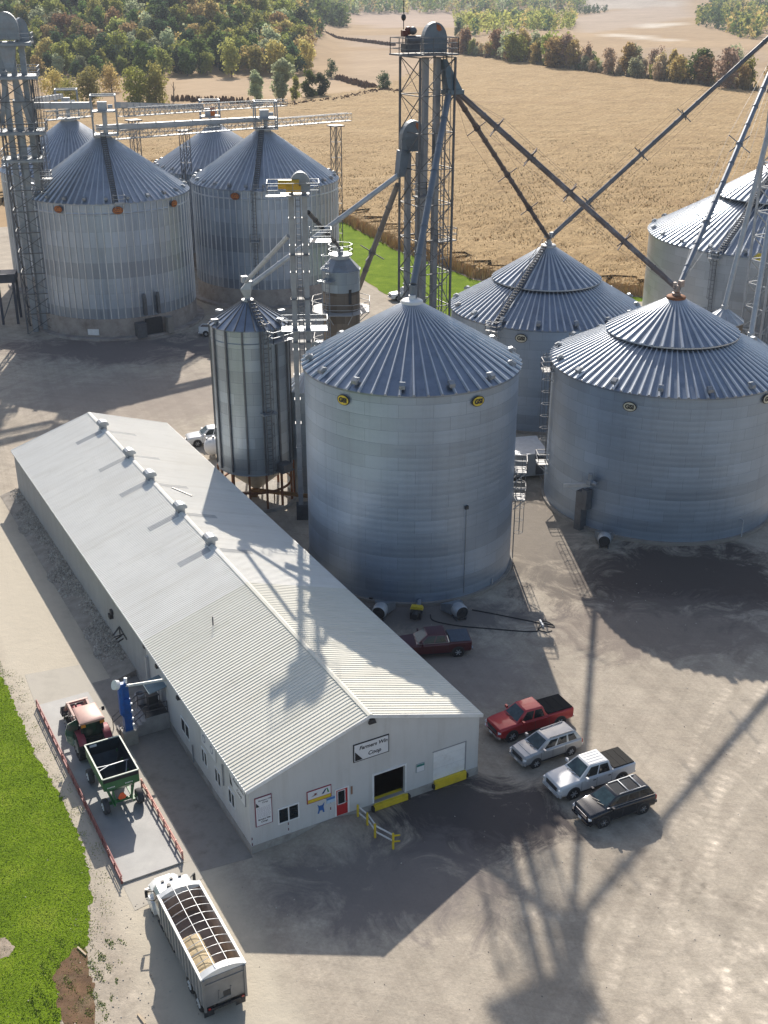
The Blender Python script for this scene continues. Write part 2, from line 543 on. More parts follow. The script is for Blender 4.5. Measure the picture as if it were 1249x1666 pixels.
def yard_mat():
    m, nt, bs = _mat('yard_gravel')
    co = coords(nt)
    f1 = noise(nt, co, 0.07, 6, 0.62, 0.6)
    base = ramp(nt, f1, [(0.25, (0.355, 0.305, 0.245)), (0.5, (0.40, 0.348, 0.282)), (0.75, (0.445, 0.392, 0.32))]).outputs[0]
    f2 = noise(nt, co, 5.0, 4, 0.75)
    base = mix(nt, 1.0, base, ramp(nt, f2, [(0.3, (0.86,) * 3), (0.7, (1.1,) * 3)]).outputs[0], 'MULTIPLY')
    f2b = noise(nt, co, 0.6, 5, 0.7, 0.5)
    base = mix(nt, 1.0, base, ramp(nt, f2b, [(0.3, (0.94, 0.93, 0.93)), (0.7, (1.05, 1.05, 1.04))]).outputs[0], 'MULTIPLY')
    # wheel tracks of trucks swinging through the yard
    for rot, k, amt in ((YA + 1.45, 0.55, 0.10), (YA + 0.55, 0.5, 0.08), (YA + 2.4, 0.9, 0.07)):
        tr = noise(nt, mapping(nt, co, (0.035, k, 1), (0, 0, -rot)), 1.0, 5, 0.7, 0.8)
        base = mix(nt, 1.0, base, ramp(nt, tr, [(0.38, (1 - amt,) * 3), (0.5, (1, 1, 1)), (0.62, (1 + amt * 0.7,) * 3)]).outputs[0], 'MULTIPLY')
    sp = N(nt, 'ShaderNodeSeparateXYZ')
    L(nt, co, sp.inputs[0])
    brk = noise(nt, co, 0.35, 5, 0.7)
    tread = noise(nt, co, 2.6, 3, 0.7)
    for cx, cy, R0, w0, amt in ((70, 20, 62.0, 0.5, 0.36), (70, 20, 64.1, 0.5, 0.36), (66, 22, 52.0, 0.5, 0.34), (66, 22, 54.1, 0.5, 0.34), (66, 22, 57.3, 0.5, -0.22), (75, 40, 58.0, 0.45, 0.32), (75, 40, 60.2, 0.45, 0.32), (-25, 20, 51.5, 0.4, -0.2), (-25, 20, 53.6, 0.4, -0.2),
                                (5, 5, 44.0, 0.4, 0.22), (5, 5, 46.0, 0.4, 0.22), (60, 95, 58.0, 0.45, -0.2), (60, 95, 60.2, 0.45, -0.2), (-60, 40, 78.0, 0.4, -0.12), (-60, 40, 80.0, 0.4, -0.12),
                                (40, 10, 41.0, 0.45, 0.34), (40, 10, 43.1, 0.45, 0.34), (-120, 100, 95.0, 0.6, 0.14), (-120, 100, 97.5, 0.6, 0.14), (-20, 230, 85.0, 0.6, -0.12), (-20, 230, 87.5, 0.6, -0.12)):
        ax = math_(nt, 'SUBTRACT', sp.outputs[0], cx)
        ay = math_(nt, 'SUBTRACT', sp.outputs[1], cy)
        q = math_(nt, 'SQRT', math_(nt, 'ADD', math_(nt, 'MULTIPLY', ax, ax), math_(nt, 'MULTIPLY', ay, ay)))
        q = math_(nt, 'ABSOLUTE', math_(nt, 'SUBTRACT', math_(nt, 'ADD', q, math_(nt, 'MULTIPLY', brk, 1.6)), R0))
        k = math_(nt, 'MULTIPLY', maprange(nt, q, w0, w0 * 0.4), maprange(nt, brk, 0.36, 0.55))
        lug = math_(nt, 'SINE', math_(nt, 'MULTIPLY', math_(nt, 'ARCTAN2', ay, ax), R0 * 9.0))
        k = math_(nt, 'MULTIPLY', k, maprange(nt, tread, 0.3, 0.6, 0.45, 1.0))
        k = math_(nt, 'MULTIPLY', k, maprange(nt, lug, -0.4, 0.4, 0.35, 1.0))
        base = mix(nt, k, base, mix(nt, 1.0, base, (1 + amt, 1 + amt, 1 + amt), 'MULTIPLY'))
    # wet and dark stains, deepened to paint contact shade by the bins: (x, y, radius, colour, amount)
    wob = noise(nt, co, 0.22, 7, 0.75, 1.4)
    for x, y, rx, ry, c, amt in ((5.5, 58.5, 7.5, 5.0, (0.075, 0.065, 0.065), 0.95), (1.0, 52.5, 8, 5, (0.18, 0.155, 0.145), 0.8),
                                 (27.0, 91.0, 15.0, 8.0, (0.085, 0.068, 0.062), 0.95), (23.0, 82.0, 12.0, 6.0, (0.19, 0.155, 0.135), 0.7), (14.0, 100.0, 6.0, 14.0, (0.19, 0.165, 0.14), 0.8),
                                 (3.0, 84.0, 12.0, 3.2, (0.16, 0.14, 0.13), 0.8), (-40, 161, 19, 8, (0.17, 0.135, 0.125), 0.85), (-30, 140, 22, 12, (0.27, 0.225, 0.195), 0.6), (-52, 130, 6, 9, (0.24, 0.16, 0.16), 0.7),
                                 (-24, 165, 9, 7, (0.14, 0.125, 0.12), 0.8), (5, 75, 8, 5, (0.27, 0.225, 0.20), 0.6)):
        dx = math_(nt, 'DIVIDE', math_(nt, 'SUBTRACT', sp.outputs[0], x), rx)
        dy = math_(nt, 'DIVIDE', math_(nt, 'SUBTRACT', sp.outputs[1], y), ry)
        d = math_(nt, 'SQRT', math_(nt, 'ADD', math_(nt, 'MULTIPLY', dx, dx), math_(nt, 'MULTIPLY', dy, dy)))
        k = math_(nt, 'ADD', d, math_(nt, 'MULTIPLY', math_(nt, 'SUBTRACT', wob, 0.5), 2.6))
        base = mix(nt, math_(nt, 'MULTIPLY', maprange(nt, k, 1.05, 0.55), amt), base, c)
    # pale lime dust of the drive past the scale
    dx = math_(nt, 'ADD', math_(nt, 'MULTIPLY', math_(nt, 'SUBTRACT', sp.outputs[0], BO.x), BU.x), math_(nt, 'MULTIPLY', math_(nt, 'SUBTRACT', sp.outputs[1], BO.y), BU.y))
    dd = math_(nt, 'ABSOLUTE', math_(nt, 'ADD', dx, 5.4))
    kk = maprange(nt, math_(nt, 'ADD', dd, math_(nt, 'MULTIPLY', math_(nt, 'SUBTRACT', wob, 0.5), 3.0)), 4.2, 2.4)
    base = mix(nt, math_(nt, 'MULTIPLY', kk, 0.8), base, (0.53, 0.475, 0.38))
    L(nt, base, bs.inputs['Base Color'])
    bs.inputs['Roughness'].default_value = 0.95
    bs.inputs['Specular IOR Level'].default_value = 0.2
    h = math_(nt, 'ADD', math_(nt, 'MULTIPLY', noise(nt, co, 1.1, 6, 0.7), 1.0), math_(nt, 'MULTIPLY', noise(nt, co, 9, 3, 0.7), 0.25))
    bump(nt, bs, h, 0.6, 0.10)
    return m
def wavy(P, step=1.2, amp=0.5, seed=1):
    """an outline walked in short steps with a ragged edge"""
    rr = random.Random(seed)
    out = []
    for a, b in zip(P, P[1:] + P[:1]):
        n = max(1, int(math.hypot(b[0] - a[0], b[1] - a[1]) / step))
        for k in range(n):
            t = k / n
            out.append((a[0] + (b[0] - a[0]) * t + rr.uniform(-amp, amp), a[1] + (b[1] - a[1]) * t + rr.uniform(-amp, amp)))
    return out
def sheet(name, P, z, mat):
    mb = MB()
    mb.poly([(x, y, z) for x, y in P])
    return struct(mb.build(name, mat))
YARD = [(-130, 15), (110, 15), (130, 165), (45, 189.5), (25, 187), (10.5, 178.5), (3, 186), (-3.8, 204), (-8, 214), (-14, 238), (-60, 262), (-130, 235)]
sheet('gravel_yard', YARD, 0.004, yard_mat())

def lawn_mat():
    m, nt, bs = _mat('lawn_turf')
    co = coords(nt)
    f = noise(nt, co, 0.35, 5, 0.7)
    b = ramp(nt, f, [(0.3, (0.105, 0.17, 0.012)), (0.55, (0.155, 0.235, 0.015)), (0.75, (0.24, 0.30, 0.035))]).outputs[0]
    g = noise(nt, co, 6, 4, 0.7)
    b = mix(nt, 1.0, b, ramp(nt, g, [(0.3, (0.7,) * 3), (0.7, (1.25,) * 3)]).outputs[0], 'MULTIPLY')
    L(nt, b, bs.inputs['Base Color'])
    bs.inputs['Roughness'].default_value = 1.0
    bs.inputs['Specular IOR Level'].default_value = 0.05
    bump(nt, bs, noise(nt, co, 9, 4, 0.7), 0.8, 0.12)
    return m
LAWNM = lawn_mat()
EDGE = [(-28.7, 74.6), (-26.3, 69.9), (-23.6, 64.9), (-20.6, 60.3), (-18.1, 55.6), (-16.8, 51.9), (-16.1, 48.3), (-16.2, 45.2), (-16.2, 42.4), (-16.3, 38.0)]
LAWN = EDGE + [(-18.5, 20), (-60, 20), (-60, 85), (-42, 84), (-33, 80)]
sheet('lawn', wavy([(x - 0.25, y) for x, y in EDGE] + LAWN[len(EDGE):], 0.25, 0.16, 3), 0.010, LAWNM)
STRIP = [(-46, 262), (-8.8, 258.3), (1.9, 230.7), (16, 204.5), (30, 196), (45, 190.8), (45, 189), (25, 186.5), (10.6, 178), (3.2, 186), (-3.8, 204.2), (-8, 214), (-14, 238), (-46, 255)]
sheet('grass_verge', wavy(STRIP, 2.0, 0.35, 5), 0.008, LAWNM)
DIRT = pm('bare_brown_dirt', (0.13, 0.075, 0.04), 1.0, 0, 0.4, 1.2, 0.5, 3, dirt=(0.2, 0.15, 0.09))
def ragged(P, seed, amp=0.25):
    """a blotch outline: the polygon seen from its middle, with a lobed edge"""
    rr = random.Random(seed)
    cx, cy = sum(p[0] for p in P) / len(P), sum(p[1] for p in P) / len(P)
    lob = [(k, rr.uniform(0, 6.3), amp / k ** 0.6) for k in (3, 5, 8, 13, 21, 34)]
    out = []
    for i in range(220):
        th = 2 * PI * i / 220
        dx, dy = math.cos(th), math.sin(th)
        best = 1e9
        for (ax, ay), (bx, by) in zip(P, P[1:] + P[:1]):
            ex, ey = bx - ax, by - ay
            den = dx * ey - dy * ex
            if abs(den) < 1e-9:
                continue
            t = ((ax - cx) * ey - (ay - cy) * ex) / den
            u = ((ax - cx) * dy - (ay - cy) * dx) / den
            if t > 0 and 0 <= u <= 1:
                best = min(best, t)
        if best < 1e8:
            r = best * (1 + sum(q * math.sin(k * th + ph) for k, ph, q in lob) * 0.35)
            out.append((cx + dx * r, cy + dy * r))
    return out
DP = pxpoly([(118, 1548), (140, 1552), (150, 1590), (152, 1625), (160, 1690), (108, 1690), (96, 1630), (86, 1592), (102, 1565)])
sheet('dirt_patch', ragged(DP, 8, 0.42), 0.014, DIRT)
DP2 = pxpoly([(-20, 1528), (8, 1526), (24, 1540), (14, 1556), (-20, 1566)])
sheet('dirt_patch', ragged(DP2, 9, 0.2), 0.014, pm('pale_dirt', (0.32, 0.26, 0.2), 1.0, 0, 0.3, 2.0, 0.4, 4))

# blades of the lawn: real tufts, thinning out towards the drive
def grass(name, region, edge_fn, n, seed, hmin=0.05, hmax=0.13, wide=0.06):
    rr = random.Random(seed)
    mb = MB()
    x0, x1, y0, y1 = region
    cnt = 0
    while cnt < n:
        x, y = rr.uniform(x0, x1), rr.uniform(y0, y1)
        k = edge_fn(x, y)
        if rr.random() > k:
            continue
        cnt += 1
        a = rr.uniform(0, 2 * PI)
        h = rr.uniform(hmin, hmax)
        dx, dy = math.cos(a) * wide, math.sin(a) * wide
        lx, ly = rr.uniform(-0.06, 0.06), rr.uniform(-0.06, 0.06)
        mb.v += [Vector((x - dx, y - dy, 0.005)), Vector((x + dx, y + dy, 0.005)), Vector((x + lx, y + ly, h))]
        b = len(mb.v)
        mb.f.append([b - 3, b - 2, b - 1])
        pt = 0.5 + 0.25 * math.sin(x * 0.9 + 1.3 * math.sin(y * 0.35)) + 0.25 * math.sin(y * 0.7 + x * 0.3)
        q = rr.random()
        mb.m.append(3 if q < 0.22 * (1 - pt) + 0.04 else (1 if q < 0.15 + 0.4 * pt else (2 if q < 0.22 + 0.4 * pt + (0.25 if k < 0.9 else 0) else 0)))
    g = [pm('grass_blade', (0.16, 0.245, 0.013), 0.8, 0, 0.25, 0.25), pm('grass_blade_pale', (0.24, 0.315, 0.028), 0.8, 0, 0.25, 0.25), pm('grass_blade_dry', (0.36, 0.33, 0.10), 0.8, 0, 0.3, 0.5), pm('grass_blade_deep', (0.075, 0.145, 0.010), 0.8, 0, 0.25, 0.25)]
    o = mb.build(name, g)
    return struct(o, 'stuff')
def ed(x, y):
    # signed distance (rough) to the ragged lawn edge
    best, sgn = 1e9, 1
    for (ax, ay), (bx, by) in zip(EDGE, EDGE[1:]):
        vx, vy = bx - ax, by - ay
        t = max(0, min(1, ((x - ax) * vx + (y - ay) * vy) / (vx * vx + vy * vy)))
        d = math.hypot(x - ax - vx * t, y - ay - vy * t)
        if d < best:
            best = d
            sgn = 1 if (vx * (y - ay) - vy * (x - ax)) < 0 else -1
    if inpoly(x, y, DP) or inpoly(x, y, DP2):
        return 0.14 + 0.6 * (math.sin(x * 2.9 + y) * math.sin(y * 1.9 - x) + 0.5 * math.sin(x * 5.3 - y * 3.1) > 0.35)
    d = best * sgn
    if d > 0.2:
        return 1.0
    return max(0.0, 0.7 * (1 - abs(d - 0.2) / 1.6)) * (0.15 + 0.85 * (math.sin(x * 3.1 + y) * math.sin(y * 2.3 - x * 0.7) > 0.1))
grass('grass', (-36, -15.2, 40, 80), ed, 110000, 11, 0.02, 0.06, 0.03)
def weeds(x, y):
    q = math.sin(x * 3.3 + 1.4 * math.sin(y * 2.1)) * math.sin(y * 2.7 - x * 1.1) + 0.6 * math.sin(x * 7.1 + y * 5.3)
    return 0.9 if q > 0.55 else (0.12 if q > 0 else 0.0)
xs_, ys_ = [p[0] for p in DP], [p[1] for p in DP]
grass('weeds', (min(xs_) - 0.9, max(xs_) + 0.2, min(ys_) - 0.4, max(ys_) + 0.9), weeds, 2600, 13, 0.03, 0.08, 0.035)
# ------------------------------------------------------------------ dry corn standing in the field
CORN = [(-330, 345), (-46, 268), (-8.8, 259.5), (2.4, 231.6), (16.4, 205.6), (30, 197.5), (45, 191.8), (130, 170), (290, 150), (420, 300), (330, 430), (186, 556), (133, 672), (95, 780), (52, 905), (-1, 604), (-36, 540), (-52, 500), (-330, 470)]
def corn_mat():
    m, nt, bs = _mat('dry_corn_tops')
    co = coords(nt)
    f = noise(nt, co, 0.05, 6, 0.7, 0.6)
    b = ramp(nt, f, [(0.25, (0.36, 0.24, 0.115)), (0.5, (0.44, 0.305, 0.152)), (0.75, (0.50, 0.362, 0.20))]).outputs[0]
    g = noise(nt, mapping(nt, co, (0.9, 0.45, 0.6), (0, 0, 0.35)), 1.0, 5, 0.75, 0.4)
    b = mix(nt, 1.0, b, ramp(nt, g, [(0.3, (0.62, 0.59, 0.53)), (0.7, (1.2, 1.2, 1.2))]).outputs[0], 'MULTIPLY')
    rows = noise(nt, mapping(nt, co, (1.5, 0.05, 0.3), (0, 0, 0.42)), 1.0, 3, 0.6)
    b = mix(nt, 1.0, b, ramp(nt, rows, [(0.35, (0.86, 0.85, 0.83)), (0.65, (1.07, 1.07, 1.07))]).outputs[0], 'MULTIPLY')
    h = noise(nt, mapping(nt, co, (0.012, 0.06, 0.1), (0, 0, 0.2)), 1.0, 6, 0.75, 1.2)
    b = mix(nt, maprange(nt, h, 0.56, 0.72, 0, 0.65), b, (0.28, 0.17, 0.085))
    L(nt, b, bs.inputs['Base Color'])
    bs.inputs['Roughness'].default_value = 0.95
    bs.inputs['Specular IOR Level'].default_value = 0.15
    bump(nt, bs, noise(nt, co, 0.9, 5, 0.8), 1.0, 0.5)
    return m
def corn():
    rr = random.Random(5)
    mb = MB()
    st = 4.0
    idx = {}
    def vid(i, j):
        if (i, j) not in idx:
            x, y = i * st, j * st
            idx[(i, j)] = len(mb.v)
            mb.v.append(Vector((x + rr.uniform(-1, 1), y + rr.uniform(-1, 1), hgt(x, y) + 1.75 + rr.uniform(-0.15, 0.25))))
        return idx[(i, j)]
    def ndist(x, y):
        best = 1e9
        for (ax, ay), (bx, by) in zip(CORN[:8], CORN[1:9]):
            vx, vy = bx - ax, by - ay
            t = max(0, min(1, ((x - ax) * vx + (y - ay) * vy) / (vx * vx + vy * vy)))
            best = min(best, math.hypot(x - ax - vx * t, y - ay - vy * t))
        return best
    cells = set()
    for i in range(-82, 106):
        for j in range(36, 230):
            cx, cy = (i + 0.5) * st, (j + 0.5) * st
            if abs(cx) < 60 + cy * 0.42 and inpoly(cx, cy, CORN) and ndist(cx, cy) > 5.0:
                cells.add((i, j))
    for i, j in cells:
        mb.f.append([vid(i, j), vid(i + 1, j), vid(i + 1, j + 1), vid(i, j + 1)])
        mb.m.append(0)
    # the field's near edge: a ragged brown wall of stalks
    near = CORN[0:9]
    pts = wavy(near + near[::-1][1:-1], 1.2, 0.35, 4)
    half = pts[:len(pts) // 2]
    for a, b in zip(half, half[1:]):
        if math.hypot(b[0] - a[0], b[1] - a[1]) > 4:
            continue
        k = len(mb.v)
        za = zb = 1.55
        n = Vector((-(b[1] - a[1]), b[0] - a[0], 0)).normalized() * 13.0
        mb.v += [Vector((*a, 0)), Vector((*b, 0)), Vector((b[0] + n.x * 0.09, b[1] + n.y * 0.09, zb)), Vector((a[0] + n.x * 0.09, a[1] + n.y * 0.09, za)), Vector((b[0] + n.x, b[1] + n.y, 1.66)), Vector((a[0] + n.x, a[1] + n.y, 1.66))]
        mb.f += [[k, k + 1, k + 2, k + 3], [k + 3, k + 2, k + 4, k + 5]]
        mb.m += [1, 0]
    # blades and tassels
    n = 0
    while n < 150000:
        y = 170 + (rr.random() ** 1.7) * 330
        x = rr.uniform(-75, 60 + y * 0.42)
        if not inpoly(x, y, CORN):
            continue
        n += 1
        a = rr.uniform(0, PI)
        wdt = rr.uniform(0.05, 0.15) * (0.6 + y / 400)
        h0 = rr.uniform(1.3, 1.75)
        h1 = h0 + rr.uniform(0.25, 0.6) * min(1, max(0.3, (500 - y) / 200))
        dx, dy = math.cos(a) * wdt, math.sin(a) * wdt
        lx, ly = rr.uniform(-0.35, 0.35), rr.uniform(-0.35, 0.35)
        k = len(mb.v)
        mb.v += [Vector((x - dx, y - dy, h0)), Vector((x + dx, y + dy, h0)), Vector((x + lx, y + ly, h1))]
        mb.f.append([k, k + 1, k + 2])
        q = rr.random()
        mb.m.append(2 if q < 0.6 else (3 if q < 0.96 else 1))
    # stalks standing out along the near edge
    for a in half:
        for _ in range(34):
            x, y = a[0] + rr.uniform(-0.8, 0.8), a[1] + rr.uniform(-0.7, 2.5)
            if not -75 < x < 150:
                continue
            h1 = rr.uniform(1.2, 2.5)
            an = rr.uniform(0, PI)
            dx, dy = math.cos(an) * 0.10, math.sin(an) * 0.10
            k = len(mb.v)
            mb.v += [Vector((x - dx, y - dy, 0)), Vector((x + dx, y + dy, 0)), Vector((x + rr.uniform(-0.3, 0.3), y + rr.uniform(-0.3, 0.3), h1))]
            mb.f.append([k, k + 1, k + 2])
            mb.m.append(1 if rr.random() < 0.5 else 2)
    ms = [corn_mat(), pm('brown_corn_stalk', (0.42, 0.27, 0.13), 0.95, 0, 0.35, 0.8), pm('dry_corn_leaf', (0.50, 0.345, 0.165), 0.9, 0, 0.25, 0.5), pm('pale_corn_leaf', (0.60, 0.45, 0.25), 0.9, 0, 0.25, 0.5)]
    o = mb.build('corn_field', ms)
    struct(o, 'stuff')
corn()
# brown grassed waterways between the fields
def hedge_strip(name, px, wdt, h, mat, seed):
    rr = random.Random(seed)
    mb = MB()
    P = [gp(u, v) for u, v in px]
    for a, b in zip(P, P[1:]):
        n = int((b - a).length / 1.0)
        for k in range(n):
            for _ in range(3):
                p = a.lerp(b, (k + rr.random()) / n)
                x, y = p.x + rr.uniform(-wdt, wdt), p.y + rr.uniform(-wdt, wdt) * 2
                z = hgt(x, y)
                an = rr.uniform(0, PI)
                q = len(mb.v)
                dx, dy = math.cos(an) * 0.9, math.sin(an) * 0.9
                mb.v += [Vector((x - dx, y - dy, z)), Vector((x + dx, y + dy, z)), Vector((x + dx * 0.4, y + dy * 0.4, z + h * rr.uniform(0.5, 1.1))), Vector((x - dx * 0.5, y - dy * 0.5, z + h * rr.uniform(0.5, 1.1)))]
                mb.f.append([q, q + 1, q + 2, q + 3])
                mb.m.append(0)
    struct(mb.build(name, mat), 'stuff')
BRUSH = pm('dry_brush', (0.17, 0.10, 0.055), 1, 0, 0.35, 0.3)
for i, px in enumerate(([(548, 128), (580, 138), (622, 150), (650, 158)], [(452, 182), (490, 174), (550, 168), (620, 152)], [(530, 66), (590, 72), (640, 78)], [(285, 163), (330, 166), (400, 168)])):
    hedge_strip('dry_brush', px, 2.2, 2.4, BRUSH, 20 + i)

# ------------------------------------------------------------------ trees
LEAFC = {'dark': (0.058, 0.090, 0.040), 'green': (0.111, 0.154, 0.044), 'olive': (0.260, 0.269, 0.069), 'lime': (0.33, 0.325, 0.10), 'gold': (0.42, 0.33, 0.13),
         'rust': (0.312, 0.211, 0.106), 'grey': (0.325, 0.346, 0.213), 'bare': (0.442, 0.346, 0.237)}
LEAFM = {}
def leaf_mat(k, c):
    m, nt, bs = _mat(k + '_leaves')
    oi = N(nt, 'ShaderNodeObjectInfo')
    f = noise(nt, coords(nt), 0.5, 4, 0.7)
    b = ramp(nt, f, [(0.25, sc_(c, 0.6)), (0.75, sc_(c, 1.45))]).outputs[0]
    hs = N(nt, 'ShaderNodeHueSaturation')
    L(nt, maprange(nt, oi.outputs['Random'], 0, 1, 0.475, 0.525), hs.inputs['Hue'])
    L(nt, maprange(nt, oi.outputs['Random'], 0, 1, 0.85, 1.5), hs.inputs['Value'])
    L(nt, b, hs.inputs['Color'])
    L(nt, hs.outputs[0], bs.inputs['Base Color'])
    bs.inputs['Roughness'].default_value = 0.8
    bs.inputs['Specular IOR Level'].default_value = 0.15
    bs.inputs['Subsurface Weight'].default_value = 0.0
    tr = N(nt, 'ShaderNodeBsdfTranslucent')
    L(nt, hs.outputs[0], tr.inputs['Color'])
    mx = N(nt, 'ShaderNodeMixShader')
    mx.inputs[0].default_value = 0.5
    L(nt, bs.outputs[0], mx.inputs[1])
    L(nt, tr.outputs[0], mx.inputs[2])
    L(nt, mx.outputs[0], nt.nodes['Material Output'].inputs['Surface'])
    return m
for k, c in LEAFC.items():
    LEAFM[k] = leaf_mat(k, c)
BARK = pm('tree_bark', (0.09, 0.07, 0.055), 0.95, 0, 0.3, 2)
def crown(mb, rr, H, Wd, nblob, nleaf, leaf, low=0.22, mat=0):
    blobs = []
    for k in range(nblob):
        z = H * (low + (0.92 - low) * (k + 0.5) / nblob) + rr.uniform(-0.05, 0.05) * H
        t = (z / H - low) / (1 - low)
        rad = Wd * 0.5 * (math.sin(PI * min(1, max(0.05, 0.18 + 0.78 * t))) ** 0.7)
        a = rr.uniform(0, 2 * PI)
        d = rad * rr.uniform(0.15, 0.62)
        br = Wd * rr.uniform(0.16, 0.27)
        blobs.append((d * math.cos(a), d * math.sin(a), z, br))
    for k in range(nleaf):
        bx, by, bz, br = rr.choice(blobs)
        n = Vector((rr.gauss(0, 1), rr.gauss(0, 1), rr.gauss(0, 1) + 0.15)).normalized()
        p = Vector((bx, by, bz)) + n * br * (rr.random() ** 0.35) * rr.uniform(0.85, 1.12)
        sz = leaf * rr.uniform(0.6, 1.35)
        q = (n + Vector((rr.gauss(0, 0.6), rr.gauss(0, 0.6), rr.gauss(0, 0.6)))).normalized()
        x = q.orthogonal().normalized()
        y = q.cross(x)
        b = len(mb.v)
        mb.v += [p + x * sz, p + y * sz * 0.8, p - x * sz * 0.9, p - y * sz * 0.7]
        mb.f.append([b, b + 1, b + 2, b + 3])
        mb.m.append(mat)
    return blobs
def trunk(mb, rr, H, r, blobs, mat=0):
    mb.cyl((0, 0, -0.3), (0, 0, H * 0.45), r, r * 0.6, 7, mat)
    mb.cyl((0, 0, H * 0.45), (0, 0, H * 0.8), r * 0.6, r * 0.2, 6, mat)
    for bx, by, bz, br in blobs[:7]:
        mb.cyl((0, 0, bz * 0.55), (bx, by, bz), r * 0.4, r * 0.12, 5, mat)
# one mesh per kind and shape
PROTO = {}
def proto(kind, shape):
    key = (kind, shape)
    if key not in PROTO:
        rr = random.Random(hash(kind) % 1000 * 0 + sum(map(ord, kind)) * 7 + shape)
        H = 15.0
        Wd = (13.5, 11.5, 14.5)[shape % 3]
        mb = MB()
        low = 0.12 if kind in ('dark', 'green') else 0.2
        bl_ = crown(mb, rr, H, Wd, 15, 1300 if kind != 'bare' else 1100, 0.62, low)
        trunk(mb, rr, H, 0.32, bl_, 1)
        o = mb.build(kind + '_tree', [LEAFM[kind], BARK])
        PROTO[key] = o.data
        bpy.data.objects.remove(o)
    return PROTO[key]
WORDS = {'dark': 'dark green tree', 'green': 'green leafy tree', 'olive': 'olive green tree', 'lime': 'yellow-green tree', 'gold': 'golden autumn tree', 'rust': 'rusty brown autumn tree', 'grey': 'grey-green tree', 'bare': 'half-bare brown tree'}
rt = random.Random(99)
def plant(kind, x, y, s, label, group, sxy=1.0):
    o = bpy.data.objects.new('tree', proto(kind, rt.randrange(3)))
    COL.objects.link(o)
    o.location = (x, y, hgt(x, y) - 0.1)
    o.rotation_euler = (0, 0, rt.uniform(0, 2 * PI))
    k = s / 15.0
    o.scale = (k * sxy, k * sxy, k)
    tag(o, label, 'tree', group)
    return o
def pick(wt):
    ks = list(wt)
    return rt.choices(ks, [wt[k] for k in ks])[0]
# the wooded hill behind the left bins: the front rows tree by tree
cnt = 0
HILLW = {'dark': 3.0, 'green': 2.6, 'olive': 3.6, 'lime': 2.0, 'gold': 1.3, 'rust': 0.8, 'grey': 1.4}
hill = []
for _ in range(9000):
    y = 698 + 330 * rt.random() ** 1.5
    x = rt.uniform(-0.345 * y - 12, -44 - (y - 690) * 0.05)
    if y < 720 and x > -60 and rt.random() < 0.5:
        continue
    if all((x - a) ** 2 + ((y - b) * 0.8) ** 2 > 9.6 ** 2 for a, b in hill):
        hill.append((x, y))
    if len(hill) >= 285:
        break
for x, y in hill:
    kind = pick(HILLW)
    front = y < 730
    plant(kind, x, y, rt.uniform(13, 21) * (0.7 if front and rt.random() < 0.5 else 1), f'{WORDS[kind]} in the wood on the hillside behind the ribbed bins', 'trees of the wooded hillside', rt.uniform(0.95, 1.25))
# far woods that read as one mass
def wood(name, poly, n, H, kinds, seed, leaves=70):
    rr = random.Random(seed)
    mb = MB()
    xs, ys = [p[0] for p in poly], [p[1] for p in poly]
    ks = list(kinds)
    k = 0
    tries = 0
    while k < n and tries < n * 60:
        tries += 1
        x, y = rr.uniform(min(xs), max(xs)), rr.uniform(min(ys), max(ys))
        if not inpoly(x, y, poly):
            continue
        k += 1
        mi = rr.choices(range(len(ks)), [kinds[q] for q in ks])[0]
        h = H * rr.uniform(0.75, 1.2)
        mb.T = Matrix.Translation((x, y, hgt(x, y)))
        b0 = len(mb.v)
        crown(mb, rr, h, h * rr.uniform(0.75, 1.05), 7, leaves, h * 0.085, 0.04, mi)
        for q in range(b0, len(mb.v)):
            mb.v[q] = mb.v[q] + Vector((x, y, hgt(x, y)))
    mb.T = Matrix()
    o = mb.build(name, [LEAFM[q] for q in ks])
    struct(o, 'stuff')
    return o
FARW = {'dark': 3, 'green': 3, 'olive': 3, 'rust': 1, 'gold': 0.8, 'grey': 2}
wood('far_woods', [(-300, 712), (-62, 716), (-62, 900), (-50, 1100), (-70, 1240), (-480, 1240), (-400, 860)], 1500, 14, HILLW, 31, 60)
wood('far_woods', [(-120, 1330), (-58, 1310), (-40, 1400), (-60, 1600), (-160, 1600)], 260, 19, {'dark': 3, 'green': 3, 'grey': 1}, 32)
wood('far_woods', [(-260, 1600), (-75, 1540), (-60, 2050), (330, 2090), (430, 2600), (-700, 2600), (-400, 1700)], 3600, 21, FARW, 33, 34)
wood('far_woods', [(420, 2500), (1100, 2500), (1500, 3400), (-900, 3400), (-700, 2560)], 2600, 30, FARW, 34, 22)
wood('far_woods', pxpoly([(1128, 46), (1180, 60), (1275, 72), (1290, 34), (1160, 22)]), 330, 17, {'dark': 3, 'green': 3, 'olive': 3, 'gold': 1.5, 'lime': 1}, 35, 60)
wood('far_woods', pxpoly([(752, 70), (800, 62), (925, 54), (935, 36), (860, 32), (740, 44)]), 260, 16, {'dark': 2, 'lime': 4, 'olive': 2, 'gold': 1.5, 'green': 1}, 36, 60)
wood('far_woods', pxpoly([(925, 31), (985, 29), (985, 26), (925, 27)]), 40, 10, {'dark': 4, 'green': 1}, 37, 60)
wood('far_woods', pxpoly([(1020, 13), (1130, 12), (1249, 9), (1249, 6), (1020, 9)]), 120, 14, FARW, 38, 50)
